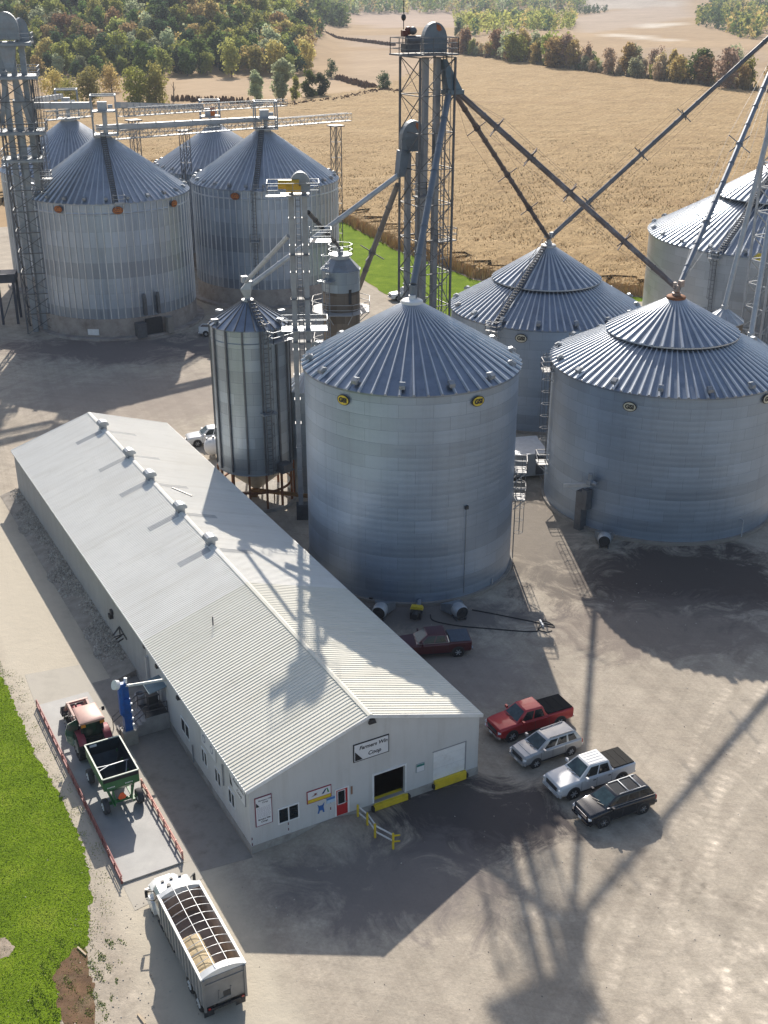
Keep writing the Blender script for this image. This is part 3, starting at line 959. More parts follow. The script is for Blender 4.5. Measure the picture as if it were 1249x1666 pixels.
# the creek row crossing the fields
LINEW = {'bare': 4.5, 'rust': 1.2, 'olive': 2.2, 'grey': 2.4, 'gold': 1.4, 'green': 0.7}
cl = [gp(738, 92), gp(800, 101), gp(860, 108), gp(930, 118), gp(1000, 128), gp(1080, 137), gp(1160, 146), gp(1262, 158)]
row = []
for a, b in zip(cl, cl[1:]):
    n = int((b - a).length / 3.0)
    for k in range(n):
        if rt.random() < 0.14:
            continue
        p = a.lerp(b, (k + rt.random() * 1.6 - 0.3) / n)
        row.append((p.x + rt.uniform(-4, 4), p.y + rt.uniform(-4, 38)))
for x, y in row:
    kind = pick(LINEW)
    if x > 150 and rt.random() < 0.55:
        kind = 'gold' if rt.random() < 0.6 else 'lime'
    plant(kind, x, y, rt.choice((5, 7, 9, 11, 13, 15, 17, 19)) * rt.uniform(0.85, 1.1), f'{WORDS[kind]} in the creek row crossing the corn and stubble', 'trees of the creek row', rt.uniform(0.7, 1.25))
hedge_strip('undergrowth', [(738, 90), (800, 99), (860, 106), (930, 116), (1000, 126), (1080, 135), (1160, 144), (1262, 156)], 5.0, 4.0, pm('creek_brush', (0.20, 0.165, 0.10), 1, 0, 0.35, 0.3), 77)
# single trees in the middle distance: each with its trunk and crown
def big_tree(u, v, H, Wd, kind, label, low=0.12, nleaf=2200, cat='tree', name='tree', group=None):
    p = gp(u, v)
    t = thing(name, label, cat, (p.x, p.y, hgt(p.x, p.y)), 0, group)
    rr = random.Random(int(u * 7 + v))
    mb = MB()
    b = crown(mb, rr, H, Wd, 16, nleaf, H * 0.035, low)
    mb.build('crown', LEAFM[kind], t)
    mb = MB()
    trunk(mb, rr, H, 0.03 * H, b)
    mb.build('trunk', BARK, t)
    return t
big_tree(88, 164, 12, 17, 'gold', 'golden rounded tree beside the tall legs at the far left edge')
big_tree(148, 170, 14, 17, 'lime', 'broad yellow-green tree behind the leftmost bin roof')
big_tree(182, 150, 12, 15, 'gold', 'small rust-gold tree above the yellow-green one', 0.1, 1700)
big_tree(116, 168, 10, 17, 'olive', 'low spreading olive bush between the gold and the yellow-green tree', 0.03, 1900)
big_tree(224, 172, 15, 17, 'olive', 'left half of the pair of tall willows behind the ribbed bins', 0.05)
big_tree(254, 172, 16, 17, 'lime', 'right, yellower willow of the pair behind the ribbed bins', 0.05)
big_tree(418, 166, 13, 9.5, 'grey', 'loose grey-green tree, leftmost of the clump in the stubble')
big_tree(460, 165, 18, 12, 'grey', 'tallest pale grey-green tree of the clump in the stubble', 0.15, 2600)
big_tree(482, 164, 10, 7, 'olive', 'low olive tree between the tall pale one and the dark pair', 0.08, 1300)
big_tree(503, 163, 12.5, 9, 'green', 'dense green tree, left of the dark pair in the stubble', 0.04)
big_tree(522, 162, 11, 9, 'dark', 'dense dark tree at the right end of the stubble clump', 0.04)
big_tree(539, 127, 9, 8.5, 'dark', 'small dark round tree at the corner of the wood', 0.05, 1300)
big_tree(624, 151, 9, 9, 'dark', 'lone dark round tree in the open field near the tower', 0.05, 1500)
big_tree(744, 70, 15, 10, 'dark', 'dark spruce beside the tall tower head', 0.03, 1300)
def snag():
    p = gp(283, 166)
    mb = MB()
    mb.cyl((0, 0, 0), (0.3, 0, 8.5), 0.35, 0.12, 7)
    mb.cyl((0.1, 0, 4), (1.1, 0, 6.5), 0.16, 0.05, 5)
    mb.cyl((0.2, 0, 5.5), (-0.7, 0, 7.4), 0.14, 0.05, 5)
    tag(mb.build('dead_tree', BARK, None, None, p), 'bare dead trunk standing alone in the stubble', 'dead tree')
snag()
# ------------------------------------------------------------------ grain bins
WALL_A = bin_wall('bin_wall_near', (0.35, 0.43, 0.535), 0.66, 0.47, 2.8, 1.12, 0.56, 0.06, (0.20, 0.23, 0.28), 0.3, 0.16)
WALL_B = bin_wall('bin_wall_far_row', (0.38, 0.45, 0.55), 0.75, 0.40, 1.05, 2.24, 0.56, 0.06, (0.14, 0.17, 0.225), 0.75, 0.30)
WALL_C = bin_wall('bin_wall_hopper', (0.37, 0.42, 0.46), 0.55, 0.42, 1.9, 1.12, 0.3, 0.12, (0.2, 0.19, 0.18), 0.25, 0.18)
WALL_R = bin_wall('bin_wall_dryer', (0.235, 0.19, 0.15), 0.4, 0.55, 1.6, 0.95, 0.3, 0.3, (0.09, 0.055, 0.035), 0.8, 0.35)
BADGE_Y = pm('badge_yellow', (0.66, 0.50, 0.05), 0.5, 0, 0.08, 3)
BADGE_O = pm('badge_orange', (0.50, 0.16, 0.03), 0.5, 0, 0.2, 3)
BADGE_W = pm('badge_cream', (0.62, 0.58, 0.44), 0.5, 0, 0.08, 3)
BADGE_K = pm('badge_black', (0.03, 0.025, 0.02), 0.5, 0, 0.2, 3)
BADGE_M = pm('badge_maroon', (0.10, 0.025, 0.015), 0.5, 0, 0.3, 3)

def ribbed_cone(mb, r0, z0, r1, z1, n, rib_h, rib_w, mp=0, mr=1, lip=0.0):
    """conical roof: flat wedge panels with a raised seam between every two"""
    sl = Vector((r1 - r0, 0, z1 - z0)).normalized()
    nr, nz = -sl.z * -1, sl.x * -1
    nr, nz = sl.z, -sl.x
    for k in range(n):
        a, b = 2 * PI * k / n, 2 * PI * (k + 1) / n
        ca, sa, cb, sb = math.cos(a), math.sin(a), math.cos(b), math.sin(b)
        q = [(r0 * ca, r0 * sa, z0), (r0 * cb, r0 * sb, z0), (r1 * cb, r1 * sb, z1), (r1 * ca, r1 * sa, z1)]
        mb.add(q, [(0, 1, 2, 3)], mp)
        if lip:
            mb.add([(r0 * ca, r0 * sa, z0 - lip), (r0 * cb, r0 * sb, z0 - lip), (r0 * cb, r0 * sb, z0), (r0 * ca, r0 * sa, z0)], [(0, 1, 2, 3)], mp)
        t = Vector((-sa, ca, 0))
        w0, w1 = rib_w / 2, max(rib_w / 4, rib_w / 2 * r1 / r0)
        e0, e1 = Vector((r0 * ca, r0 * sa, z0)), Vector((r1 * ca, r1 * sa, z1))
        up = Vector((nr * ca, nr * sa, nz)) * rib_h
        up1 = up * max(0.45, r1 / r0)
        vs = [e0 - t * w0, e0 + t * w0, e0 + t * w0 * 0.45 + up, e0 - t * w0 * 0.45 + up, e1 - t * w1, e1 + t * w1, e1 + t * w1 * 0.45 + up1, e1 - t * w1 * 0.45 + up1]
        mb.hull8(vs, mr)

def badge(par, X, Y, r, ang, z, mats, sc=1.0, word='GSI'):
    """oval maker's plate fixed to the wall sheet"""
    d = Vector((math.cos(ang), math.sin(ang), 0))
    t = Vector((-d.y, d.x, 0))
    M = Matrix(((t.x, 0, d.x, 0), (t.y, 0, d.y, 0), (0, 1, 0, 0), (0, 0, 0, 1)))
    M.translation = d * (r + 0.16) + Vector((0, 0, z))
    def oval(k, dz, mat):
        mb = MB()
        n = 24
        pts = [(0.62 * sc * k * math.cos(2 * PI * i / n), 0.44 * sc * k * math.sin(2 * PI * i / n), dz) for i in range(n)]
        mb.T = M
        mb.extr(pts, M.to_3x3() @ Vector((0, 0, 0.03)))
        return mb
    def oval2(k, d0, name, mat, p):
        mb = MB()
        n = 24
        pts = [M @ Vector((0.62 * sc * k * math.cos(2 * PI * i / n), 0.44 * sc * k * math.sin(2 * PI * i / n), d0)) for i in range(n)]
        mb.extr(pts, d * 0.03)
        return mb.build(name, mat, p)
    e = oval2(1.0, -0.03, 'emblem', mats[1], par)
    oval2(0.87, 0.003, 'emblem_face', mats[0], e)
    ink = mats[1]
    if len(mats) > 2:
        oval2(0.74, 0.010, 'emblem_field', mats[2], e)
        ink = mats[0]
    tx = lettering('emblem_lettering', word, 0.52 * sc, M @ Matrix.Translation((0, -0.01, 0.058)), ink, e, 0.014, 0.026, sx=1.05)
    return e

def ladder_mb(mb, foot, top, out, wd=0.45, cage=True, rung=0.6, mat=0, cage_from=2.5):
    """caged ladder between two points; out is the outward direction"""
    foot, top = Vector(foot), Vector(top)
    d = (top - foot).normalized()
    o = Vector(out).normalized()
    t = d.cross(o).normalized()
    Ln = (top - foot).length
    for s in (-1, 1):
        mb.bar(foot + t * s * wd / 2, top + t * s * wd / 2, 0.07, 0.07, mat)
    k = 0.3
    while k < Ln:
        mb.bar(foot + d * k - t * wd / 2, foot + d * k + t * wd / 2, 0.045, 0.045, mat)
        k += rung
    if cage:
        k = cage_from
        while k < Ln + 0.9:
            c = foot + d * k
            ring = [c + t * wd / 2 * 1.2, c + t * wd * 0.75 + o * 0.45, c + o * 0.8, c - t * wd * 0.75 + o * 0.45, c - t * wd / 2 * 1.2]
            for a, b in zip(ring, ring[1:]):
                mb.bar(a, b, 0.04, 0.03, mat)
            k += 1.25
        for off in (t * wd * 0.75 + o * 0.45, o * 0.8, -t * wd * 0.75 + o * 0.45):
            mb.bar(foot + d * cage_from + off, top + d * 0.8 + off, 0.05, 0.02, mat)
def rail_mb(mb, pts, z, h=1.05, post=1.2, mat=0, closed=False, th=0.055, mid=2):
    P = [Vector((p[0], p[1], z)) for p in pts]
    if closed:
        P.append(P[0])
    for a, b in zip(P, P[1:]):
        for m in range(1, mid + 1):
            mb.bar(a + Vector((0, 0, h * m / mid)), b + Vector((0, 0, h * m / mid)), th, th, mat)
        n = max(1, int((b - a).length / post))
        for k in range(n + 1):
            q = a.lerp(b, k / n)
            mb.bar(q, q + Vector((0, 0, h)), th, th, mat)

def grain_bin(name, label, X, Y, r, ze, zp, wall, nrib, badges=(), tier=None, stiff=0, found=None, rc=0.9, vents=14, roofm=None, nseg=96, group='large corrugated grain bins', eave=0.18, rib_h=0.17, rib_w=0.30, collar=None, vent_at=None):
    t = thing(name, label, 'grain bin', (X, Y, 0), 0, group)
    z0 = 0.25
    if found:
        mb = MB()
        rf, hf = found
        mb.lathe([(rf + 1.1, 0), (rf + 1.1, 0.35), (rf, 0.36), (rf, hf), (rf - 0.5, hf + 0.02)], 72)
        mb.build('concrete_base', pm('bin_base_concrete', (0.33, 0.29, 0.26), 0.9, 0, 0.25, 0.5, 0.15, 6, dirt=(0.2, 0.16, 0.14)), t, 50)
        z0 = hf
    else:
        mb = MB()
        mb.lathe([(r + 0.28, 0), (r + 0.28, z0 + 0.06), (r - 0.3, z0 + 0.08)], 72)
        mb.build('concrete_base', CONC_D, t, 50)
    mb = MB()
    mb.lathe([(r, z0), (r, ze * 0.5), (r, ze)], nseg, uv=True)
    if stiff:
        for k in range(stiff):
            a = 2 * PI * (k + 0.5) / stiff
            rr_ = r + 0.05
            u = 2 * PI * r * (k + 0.5) / stiff
            ca, sa = math.cos(a), math.sin(a)
            tx, ty = -sa * 0.09, ca * 0.09
            vs = [(r * ca - tx, r * sa - ty, z0), (r * ca + tx, r * sa + ty, z0), ((r + 0.11) * ca + tx * 0.6, (r + 0.11) * sa + ty * 0.6, z0), ((r + 0.11) * ca - tx * 0.6, (r + 0.11) * sa - ty * 0.6, z0)]
            vs += [(x, y, ze - 0.15) for x, y, z in vs]
            fs = [(0, 3, 7, 4), (1, 5, 6, 2), (3, 2, 6, 7)]
            mb.add(vs, fs, 1, [[(u, vs[i][2]) for i in f] for f in fs])
        for zr in (ze * 0.93,):
            mb.lathe([(r + 0.01, zr - 0.12), (r + 0.09, zr), (r + 0.01, zr + 0.12)], nseg, mat=1)
    stm = pm('bin_stiffener', (0.55, 0.58, 0.61), 0.42, 0.6, 0.2, 0.3)  # toned lighter than the wall sheets, painting the stiffeners as sunlit
    mb.build('wall', [wall, stm], t, 35)
    mb = MB()
    if tier:
        k, lift = tier
        zk = ze + (zp - lift - ze) * (r + eave - r * k) / (r + eave - rc)
        ribbed_cone(mb, r + eave, ze, r * (k - 0.04), zk + 0.04, nrib, rib_h, rib_w, 0, 1, 0.14)
        o = mb.build('roof', [roofm or ROOFM, RIBM], t)
        mb = MB()
        ribbed_cone(mb, r * k + 0.05, zk + lift * 0.8, rc, zp, nrib // 2, rib_h * 0.8, rib_w * 1.1, 0, 1, 0.12)
        mb.lathe([(r * k + 0.1, zk + lift * 0.8 + 0.05), (r * k + 0.1, zk + lift * 0.8 - 0.06)], 72, mat=1)
        mb.build('roof_cap', [roofm or ROOFM, RIBM], t)
    else:
        ribbed_cone(mb, r + eave, ze, rc, zp, nrib, rib_h, rib_w, 0, 1, 0.14)
        mb.build('roof', [roofm or ROOFM, RIBM], t)
    mb = MB()
    mb.lathe([(rc + 0.06, zp - 0.15), (rc + 0.06, zp + 0.25), (rc - 0.02, zp + 0.32), (0.3, zp + 0.36), (0.3, zp + 0.7), (0.01, zp + 0.7)], 24)
    mb.build('roof_collar', collar or GALV_L, t, 40)
    sl = (zp - ze) / (r + eave - rc)
    for k in range(vents):
        a = (vent_at or 0.2) + 2 * PI * k / vents
        rv = r - 0.55
        zv = ze + 0.7 * sl
        ca, sa = math.cos(a), math.sin(a)
        mb = MB()
        mb.T = Matrix.Translation((rv * ca, rv * sa, zv)) @ Matrix.Rotation(a, 4, 'Z') @ Matrix.Scale(0.78, 4)
        mb.cyl((0, 0, -0.15), (0, 0, 0.42), 0.20, 0.20, 10)
        mb.loft([[(-0.25, -0.28, 0.36), (-0.25, 0.28, 0.36), (-0.25, 0.28, 0.6), (-0.25, -0.28, 0.6)], [(0.15, -0.3, 0.32), (0.15, 0.3, 0.32), (0.15, 0.3, 0.7), (0.15, -0.3, 0.7)], [(0.52, -0.3, 0.05), (0.52, 0.3, 0.05), (0.56, 0.3, 0.42), (0.56, -0.3, 0.42)]])
        mb.build('roof_vent', GALV, t)
    for ang, z, mats, s in badges:
        badge(t, X, Y, r + (0.1 if stiff else 0), ang, z, mats, s)
    t['r'] = r
    return t

NX, NY, NR = 2.34, 94.96, 9.17
def bad(u, v, X, Y, r, mats, s=1.0):
    a, z = on_cyl(u, v, X, Y, r)
    return (a, z, mats, s)
YK = (BADGE_Y, BADGE_K)
OM = (BADGE_O, BADGE_M, BADGE_M)
WK = (BADGE_W, BADGE_K)
near = grain_bin('grain_bin', 'blue-grey grain bin with yellow oval badges, beside the long white shed', NX, NY, NR, 18.7, 23.7, WALL_A, 52,
                 [bad(560, 650, NX, NY, NR, YK, 1.0), bad(776, 652, NX, NY, NR, YK, 1.0)], None, 0, None, 0.85, 14, vent_at=0.12, collar=WHITE, rib_w=0.24)
RX, RY, RR = 27.9, 108.8, 11.39
right = grain_bin('grain_bin', 'wide grain bin with two-step roof and rust-streaked peak above the dark stained ground', RX, RY, RR, 14.5, 20.6, WALL_A, 84,
                  [bad(1025, 661, RX, RY, RR, WK, 1.05), bad(1246, 648, RX, RY, RR, WK, 1.05)], (0.55, 0.16), 0, None, 0.85, 16, vent_at=0.1, collar=RUST)
MX, MY, MR = 19.55, 138.0, 11.35
mid = grain_bin('grain_bin', 'grain bin with two-step roof standing between and behind the two nearest bins', MX, MY, MR, 12.4, 19.5, WALL_A, 84,
                [bad(848, 550, MX, MY, MR, WK, 1.15)], (0.57, 0.16), 0, None, 0.85, 16, vent_at=0.2)
FX, FY, FR = 54.9, 164.0, 17.2
farr = grain_bin('grain_bin', 'largest bin, cut by the right edge, with pale wall and a two-step roof', FX, FY, FR, 16.0, 26.0, bin_wall('bin_wall_pale', (0.46, 0.49, 0.52), 0.55, 0.4, 2.8, 1.12, 0.33, 0.08, (0.3, 0.31, 0.32), 0.15, 0.1), 110,
                 [bad(1237, 419, FX, FY, FR, (BADGE_Y, BADGE_Y), 1.3)], (0.5, 0.3), 0, None, 1.0, 22, nseg=128)
LX, LY, LR = -41.7, 178.5, 12.0
lf = grain_bin('grain_bin', 'ribbed grain bin with three dark orange badges on a concrete ring', LX, LY, LR, 19.6, 27.3, WALL_B, 72,
               [bad(96, 340, LX, LY, LR, OM, 1.15), bad(191, 342, LX, LY, LR, OM, 1.25), bad(281, 331, LX, LY, LR, OM, 1.15)], None, 72, (12.1, 3.0), 1.25, 24, ROOFM_L)
L2X, L2Y = -19.7, 196.5
l2 = grain_bin('grain_bin', 'ribbed grain bin with one dark orange badge, its ladder facing the camera', L2X, L2Y, LR, 18.6, 26.2, WALL_B, 72,
               [bad(383, 319, L2X, L2Y, LR, OM, 1.25)], None, 72, (12.1, 3.0), 1.25, 26, ROOFM_L)
B1X, B1Y = -53.0, 204.0
b1 = grain_bin('grain_bin', 'ribbed grain bin partly hidden behind the tall legs at the far left', B1X, B1Y, LR, 19.4, 27.0, WALL_B, 72, [], None, 72, (12.1, 3.0), 1.25, 26, ROOFM_L)
B2X, B2Y = -31.2, 224.0
b2 = grain_bin('grain_bin', 'ribbed grain bin half hidden behind the pair with orange badges', B2X, B2Y, LR, 17.0, 24.0, WALL_B, 72, [], None, 72, (12.1, 3.0), 1.25, 26, ROOFM_L)

def roof_ladder(t, r, ze, zp, rc, ang, part='roof_ladder', w=0.7, hand=True, mat=GALV):
    mb = MB()
    d = Vector((math.cos(ang), math.sin(ang), 0))
    sl = Vector((d.x * (rc - r), d.y * (rc - r), zp - ze))
    up = Vector((0, 0, 0.28))
    a, b = d * r + Vector((0, 0, ze)) + up, d * rc + Vector((0, 0, zp)) + up
    tt = Vector((-d.y, d.x, 0))
    for s in (-1, 1):
        mb.bar(a + tt * s * w / 2, b + tt * s * w / 2, 0.09, 0.09)
        if hand:
            mb.bar(a + tt * s * w / 2 + Vector((0, 0, 0.75)), b + tt * s * w / 2 + Vector((0, 0, 0.75)), 0.05, 0.05)
            for k in range(8):
                p = a.lerp(b, k / 7) + tt * s * w / 2
                mb.bar(p, p + Vector((0, 0, 0.75)), 0.05)
    n = int(sl.length / 0.42)
    for k in range(n):
        p = a.lerp(b, (k + 0.5) / n)
        mb.bar(p - tt * w / 2, p + tt * w / 2, 0.09, 0.16)
    mb.build(part, mat, t)
def wall_ladder(t, r, ang, z0, z1, part='wall_ladder', plats=(), mat=GALV, out=0.25):
    mb = MB()
    d = Vector((math.cos(ang), math.sin(ang), 0))
    ladder_mb(mb, d * (r + out) + Vector((0, 0, z0)), d * (r + out) + Vector((0, 0, z1)), d, 0.5, True, 0.5)
    mb.build(part, LADM, t)
    for zz in plats:
        platform(t, r, ang, zz, mat)
def platform(t, r, ang, z, mat=GALV, wd=1.5, dp=1.1, deck=GALV_L):
    d = Vector((math.cos(ang), math.sin(ang), 0))
    tt = Vector((-d.y, d.x, 0))
    a, b = d * (r + 0.05), d * (r + dp)
    mb = MB()
    c = (a + b) / 2
    mb.box((c.x, c.y, z), (dp, wd, 0.07), ang)
    P = [a - tt * wd / 2, b - tt * wd / 2, b + tt * wd / 2, a + tt * wd / 2]
    rail_mb(mb, [(p.x, p.y) for p in P], z + 0.04, 1.05, 0.8)
    for s in (-1, 1):
        q = a + tt * s * wd * 0.4
        mb.bar(Vector((q.x, q.y, z - 1.0)), b + tt * s * wd * 0.4 + Vector((0, 0, z)), 0.07)
    mb.build('platform', pm('pale_railing', (0.40, 0.40, 0.40), 0.6, 0.1, 0.15, 2), t)
# ladders and fittings on each bin
FACE = lambda X, Y: math.atan2(-Y, -X)
roof_ladder(lf, LR, 19.6, 27.3, 1.3, on_cyl(187, 325, LX, LY, LR)[0], mat=GALV_D)
platform(lf, LR, on_cyl(193, 328, LX, LY, LR)[0], 19.8)
roof_ladder(l2, LR, 18.6, 26.2, 1.3, on_cyl(416, 312, L2X, L2Y, LR)[0], mat=GALV_D)
wall_ladder(l2, LR, on_cyl(413, 330, L2X, L2Y, LR)[0], 3.2, 18.6, plats=(10.8,))
platform(l2, LR, on_cyl(421, 316, L2X, L2Y, LR)[0], 18.6)
ma = on_cyl(806, 545, MX, MY, MR)[0]
roof_ladder(mid, MR, 12.4, 19.5, 0.9, ma, w=0.6, mat=GALV_D)
wall_ladder(mid, MR, ma, 0.5, 12.4, plats=(12.0,))
roof_ladder(farr, FR, 16.0, 26.0, 1.0, on_cyl(1170, 420, FX, FY, FR)[0], mat=GALV_D)
wall_ladder(farr, FR, on_cyl(1163, 440, FX, FY, FR)[0], 7.6, 16.2, plats=(7.6, 15.4), mat=GALV_D)
ra = R(183)
wall_ladder(right, RR, ra, 4.0, 14.6, plats=(4.0, 13.7))
na = R(-5)
wall_ladder(near, NR, na, 0.4, 9.2, plats=(6.4, 9.0))

def wall_box(t, name, X, Y, r, u, v, size, mat, dz=0):
    a, z = on_cyl(u, v, X, Y, r)
    mb = MB()
    sx, sy, sz = size
    mb.box(((r + sx / 2 + 0.01) * math.cos(a), (r + sx / 2 + 0.01) * math.sin(a), z + dz), (sx, sy, sz), a)
    return mb, a, z
# junction box and conduit on the nearest bin
mb, a, z = wall_box(near, 'junction_box', NX, NY, NR, 758, 825, (0.18, 0.3, 0.3), DARK)
ca, sa = math.cos(a), math.sin(a)
jb = mb.build('junction_box', DARK, near)
mb = MB()
mb.cyl(((NR + 0.08) * ca, (NR + 0.08) * sa, 0.6), ((NR + 0.08) * ca, (NR + 0.08) * sa, z), 0.028, n=6)
mb.build('conduit', GALV, near)
for u, v in ((759, 972), (604, 975)):
    mb, a, z = wall_box(near, 'hatch', NX, NY, NR, u, v, (0.15, 0.32, 0.4), DARK)
    mb.build('hatch', DARK, near)
mb, a, z = wall_box(near, 'pipe', NX, NY, NR, 799, 950, (0.1, 0.12, 1.1), GALV_L)
mb.build('drain_pipe', GALV_L, near)
# unloading spout and conveyor housing on the right bin
a, z = on_cyl(952, 800, RX, RY, RR)
d = Vector((math.cos(a), math.sin(a), 0))
tt = Vector((-d.y, d.x, 0))
mb = MB()
mb.box(tuple(d * (RR + 0.45) + Vector((0, 0, 2.0))), (0.9, 0.75, 4.0), a)
mb.box(tuple(d * (RR + 0.5) + tt * 0.6 + Vector((0, 0, 3.3))), (0.8, 0.6, 2.0), a)
mb.build('unload_leg', GALV_D, right)
mb = MB()
top = d * (RR + 0.5) + Vector((0, 0, 4.9)) + tt * 0.9
mb.bar(top, top - tt * 2.4 + d * 0.9 - Vector((0, 0, 0.6)), 0.34, 0.34)
mb.build('unload_spout', GALV_L, right)
mb = MB()
mb.box(tuple(top + Vector((0, 0, 0.25))), (0.6, 0.5, 0.5), a)
mb.cyl(top + Vector((0, 0, 0.5)), top + Vector((0, 0, 1.1)), 0.22)
mb.cyl(top + tt * 0.2 + Vector((0, 0, 0.3)), top + tt * 0.8 + Vector((0, 0, 0.3)), 0.2)
mb.build('unload_motor', GALV, right)
a, z = on_cyl(1206, 838, RX, RY, RR)
mb = MB()
mb.tube([((RR + k) * math.cos(a), (RR + k) * math.sin(a), zz) for k, zz in ((0.0, 1.9), (0.3, 1.9), (0.35, 0.2))], 0.06)
mb.build('drain_pipe', GALV_L, right)
# door works at the foot of the ribbed bin
a, z = on_cyl(247, 540, LX, LY, LR + 0.1)
d = Vector((math.cos(a), math.sin(a), 0))
tt = Vector((-d.y, d.x, 0))
for nm, off, s, zz, m in (('doorway', 0.3, (0.5, 2.6, 2.4), 1.5, DARK), ('unload_hopper', -2.0, (1.2, 1.4, 2.2), 1.3, GALV_D), ('unload_hopper', 2.6, (1.2, 0.9, 2.4), 1.4, CONC_D)):
    mb = MB()
    c = d * (LR + 0.2 + s[0] / 2) + tt * off
    mb.box((c.x, c.y, zz), s, a)
    mb.build(nm, m, lf)
mb = MB()
for off, zz in ((-0.9, 4.6), (1.2, 4.6)):
    c = d * (LR + 0.5) + tt * off
    mb.box((c.x, c.y, zz), (0.7, 0.35, 2.6), a)
    mb.cyl((c.x, c.y, zz + 1.3), (c.x, c.y, zz + 1.9), 0.28, 0.2)
mb.build('unload_gate', GALV_D, lf)
a, z = on_cyl(153, 549, LX, LY, LR + 0.15)
mb = MB()
mb.T = Matrix.Translation((LX, LY, 0))
mb.box(((LR + 0.2) * math.cos(a), (LR + 0.2) * math.sin(a), 1.1), (0.05, 1.7, 0.9), a)
mb.T = Matrix()
tag(mb.build('notice_board', WHITE), 'small white notice board on the concrete ring of the three-badge bin', 'sign')

# ------------------------------------------------------------------ narrow hopper bin on stilts
HX, HY, HR = -13.0, 108.5, 3.72
def hopper_bin():
    t = thing('hopper_bin', 'narrow tall hopper bin on rusty stilts behind the white shed', 'hopper bin', (HX, HY, 0))
    zb, ze, zp = 3.9, 18.5, 20.5
    mb = MB()
    mb.lathe([(HR, zb), (HR, 11), (HR, ze)], 48, uv=True)
    for zr in (zb, ze - 1.25):
        mb.lathe([(HR + 0.01, zr - 0.06), (HR + 0.07, zr), (HR + 0.01, zr + 0.06)], 48, mat=0)
    mb.build('wall', WALL_C, t, 35)
    for k in range(14):
        a = R(9) + 2 * PI * k / 14
        c, s = math.cos(a), math.sin(a)
        mb = MB()
        mb.box(((HR + 0.09) * c, (HR + 0.09) * s, (zb + ze) / 2 + 0.1), (0.17, 0.16, ze - zb - 0.3), a)
        mb.build('upright', GALV_D, t)
        mb = MB()
        mb.box(((HR + 0.09) * c, (HR + 0.09) * s, zb / 2), (0.18, 0.2, zb), a)
        mb.build('leg', RUST, t)
    mb = MB()
    ribbed_cone(mb, HR + 0.12, ze, 0.55, zp, 24, 0.09, 0.14, 0, 1, 0.1)
    mb.build('roof', [ROOFM, GALV_D], t)
    mb = MB()
    mb.lathe([(0.6, zp - 0.1), (0.6, zp + 0.15), (0.3, zp + 0.2), (0.3, zp + 0.5), (0.01, zp + 0.5)], 16)
    mb.build('roof_collar', GALV_L, t, 40)
    mb = MB()
    mb.lathe([(HR - 0.02, zb + 0.02), (0.25, 1.0), (0.22, 0.7), (0.01, 0.7)], 32)
    mb.build('hopper_cone', pm('cream_sheet', (0.5, 0.46, 0.38), 0.5, 0.3, 0.15, 1.2), t, 40)
    mb = MB()
    mb.lathe([(HR - 0.1, zb * 0.5 - 0.1), (HR - 0.1, zb * 0.5 + 0.1), (HR - 0.25, zb * 0.5 + 0.1), (HR - 0.25, zb * 0.5 - 0.1), (HR - 0.1, zb * 0.5 - 0.1)], 28)
    mb.build('ring_brace', RUST, t)
    mb = MB()
    mb.lathe([(HR + 0.4, 0), (HR + 0.4, 0.3), (0.1, 0.31)], 32)
    mb.build('concrete_base', CONC, t, 40)
    for a_ in (R(-150), R(-25), R(30), R(150)):
        mb = MB()
        mb.T = Matrix.Translation(((HR - 0.35) * math.cos(a_), (HR - 0.35) * math.sin(a_), ze + 0.2)) @ Matrix.Rotation(a_, 4, 'Z')
        mb.cyl((0, 0, 0), (0, 0, 0.3), 0.16)
        mb.box((0.12, 0, 0.36), (0.62, 0.42, 0.24), 0)
        mb.build('roof_vent', GALV, t)
    a = R(-62)
    d = Vector((math.cos(a), math.sin(a), 0))
    tq = Vector((-d.y, d.x, 0))
    mb = MB()
    ladder_mb(mb, d * (HR + 0.3) + Vector((0, 0, zb)), d * (HR + 0.3) + Vector((0, 0, ze)), d, 0.5, True, 0.45, 0, 0.5)
    mb.build('wall_ladder', GALV_D, t)
    roof_ladder(t, HR, ze, zp, 0.7, a, w=0.6, hand=False, mat=GALV_D)
    mb = MB()
    a2 = R(-42)
    for s in (-1, 0):
        d2 = Vector((math.cos(a2 + s * 0.5), math.sin(a2 + s * 0.5), 0))
    d2 = Vector((math.cos(a2), math.sin(a2), 0))
    c = d2 * (HR + 0.55)
    mb.box((c.x, c.y, ze - 1.1), (1.1, 2.6, 0.08), a2)
    t2 = Vector((-d2.y, d2.x, 0))
    P = [d2 * (HR + 0.05) - t2 * 1.3, d2 * (HR + 1.1) - t2 * 1.3, d2 * (HR + 1.1) + t2 * 1.3, d2 * (HR + 0.05) + t2 * 1.3]
    rail_mb(mb, [(p.x, p.y) for p in P], ze - 1.05, 1.05, 1.3)
    c = d2 * (HR + 0.55)
    mb.build('platform', GALV, t)
    mb = MB()
    c = d2 * (HR + 0.5)
    mb.box((c.x * 1.02, c.y * 1.02, zb + 0.3), (1.1, 1.6, 0.1), a2)
    mb.box((c.x * 1.02, c.y * 1.02, zb + 0.7), (1.0, 1.2, 0.7), a2)
    mb.build('control_platform', GALV_D, t)
    # cross platform bracket half way up the ladder
    mb = MB()
    c = d * (HR + 0.45)
    mb.box((c.x, c.y, 10.4), (0.9, 1.5, 0.12), a)
    mb.build('rest_step', GALV, t)
    return t
hopper_bin()
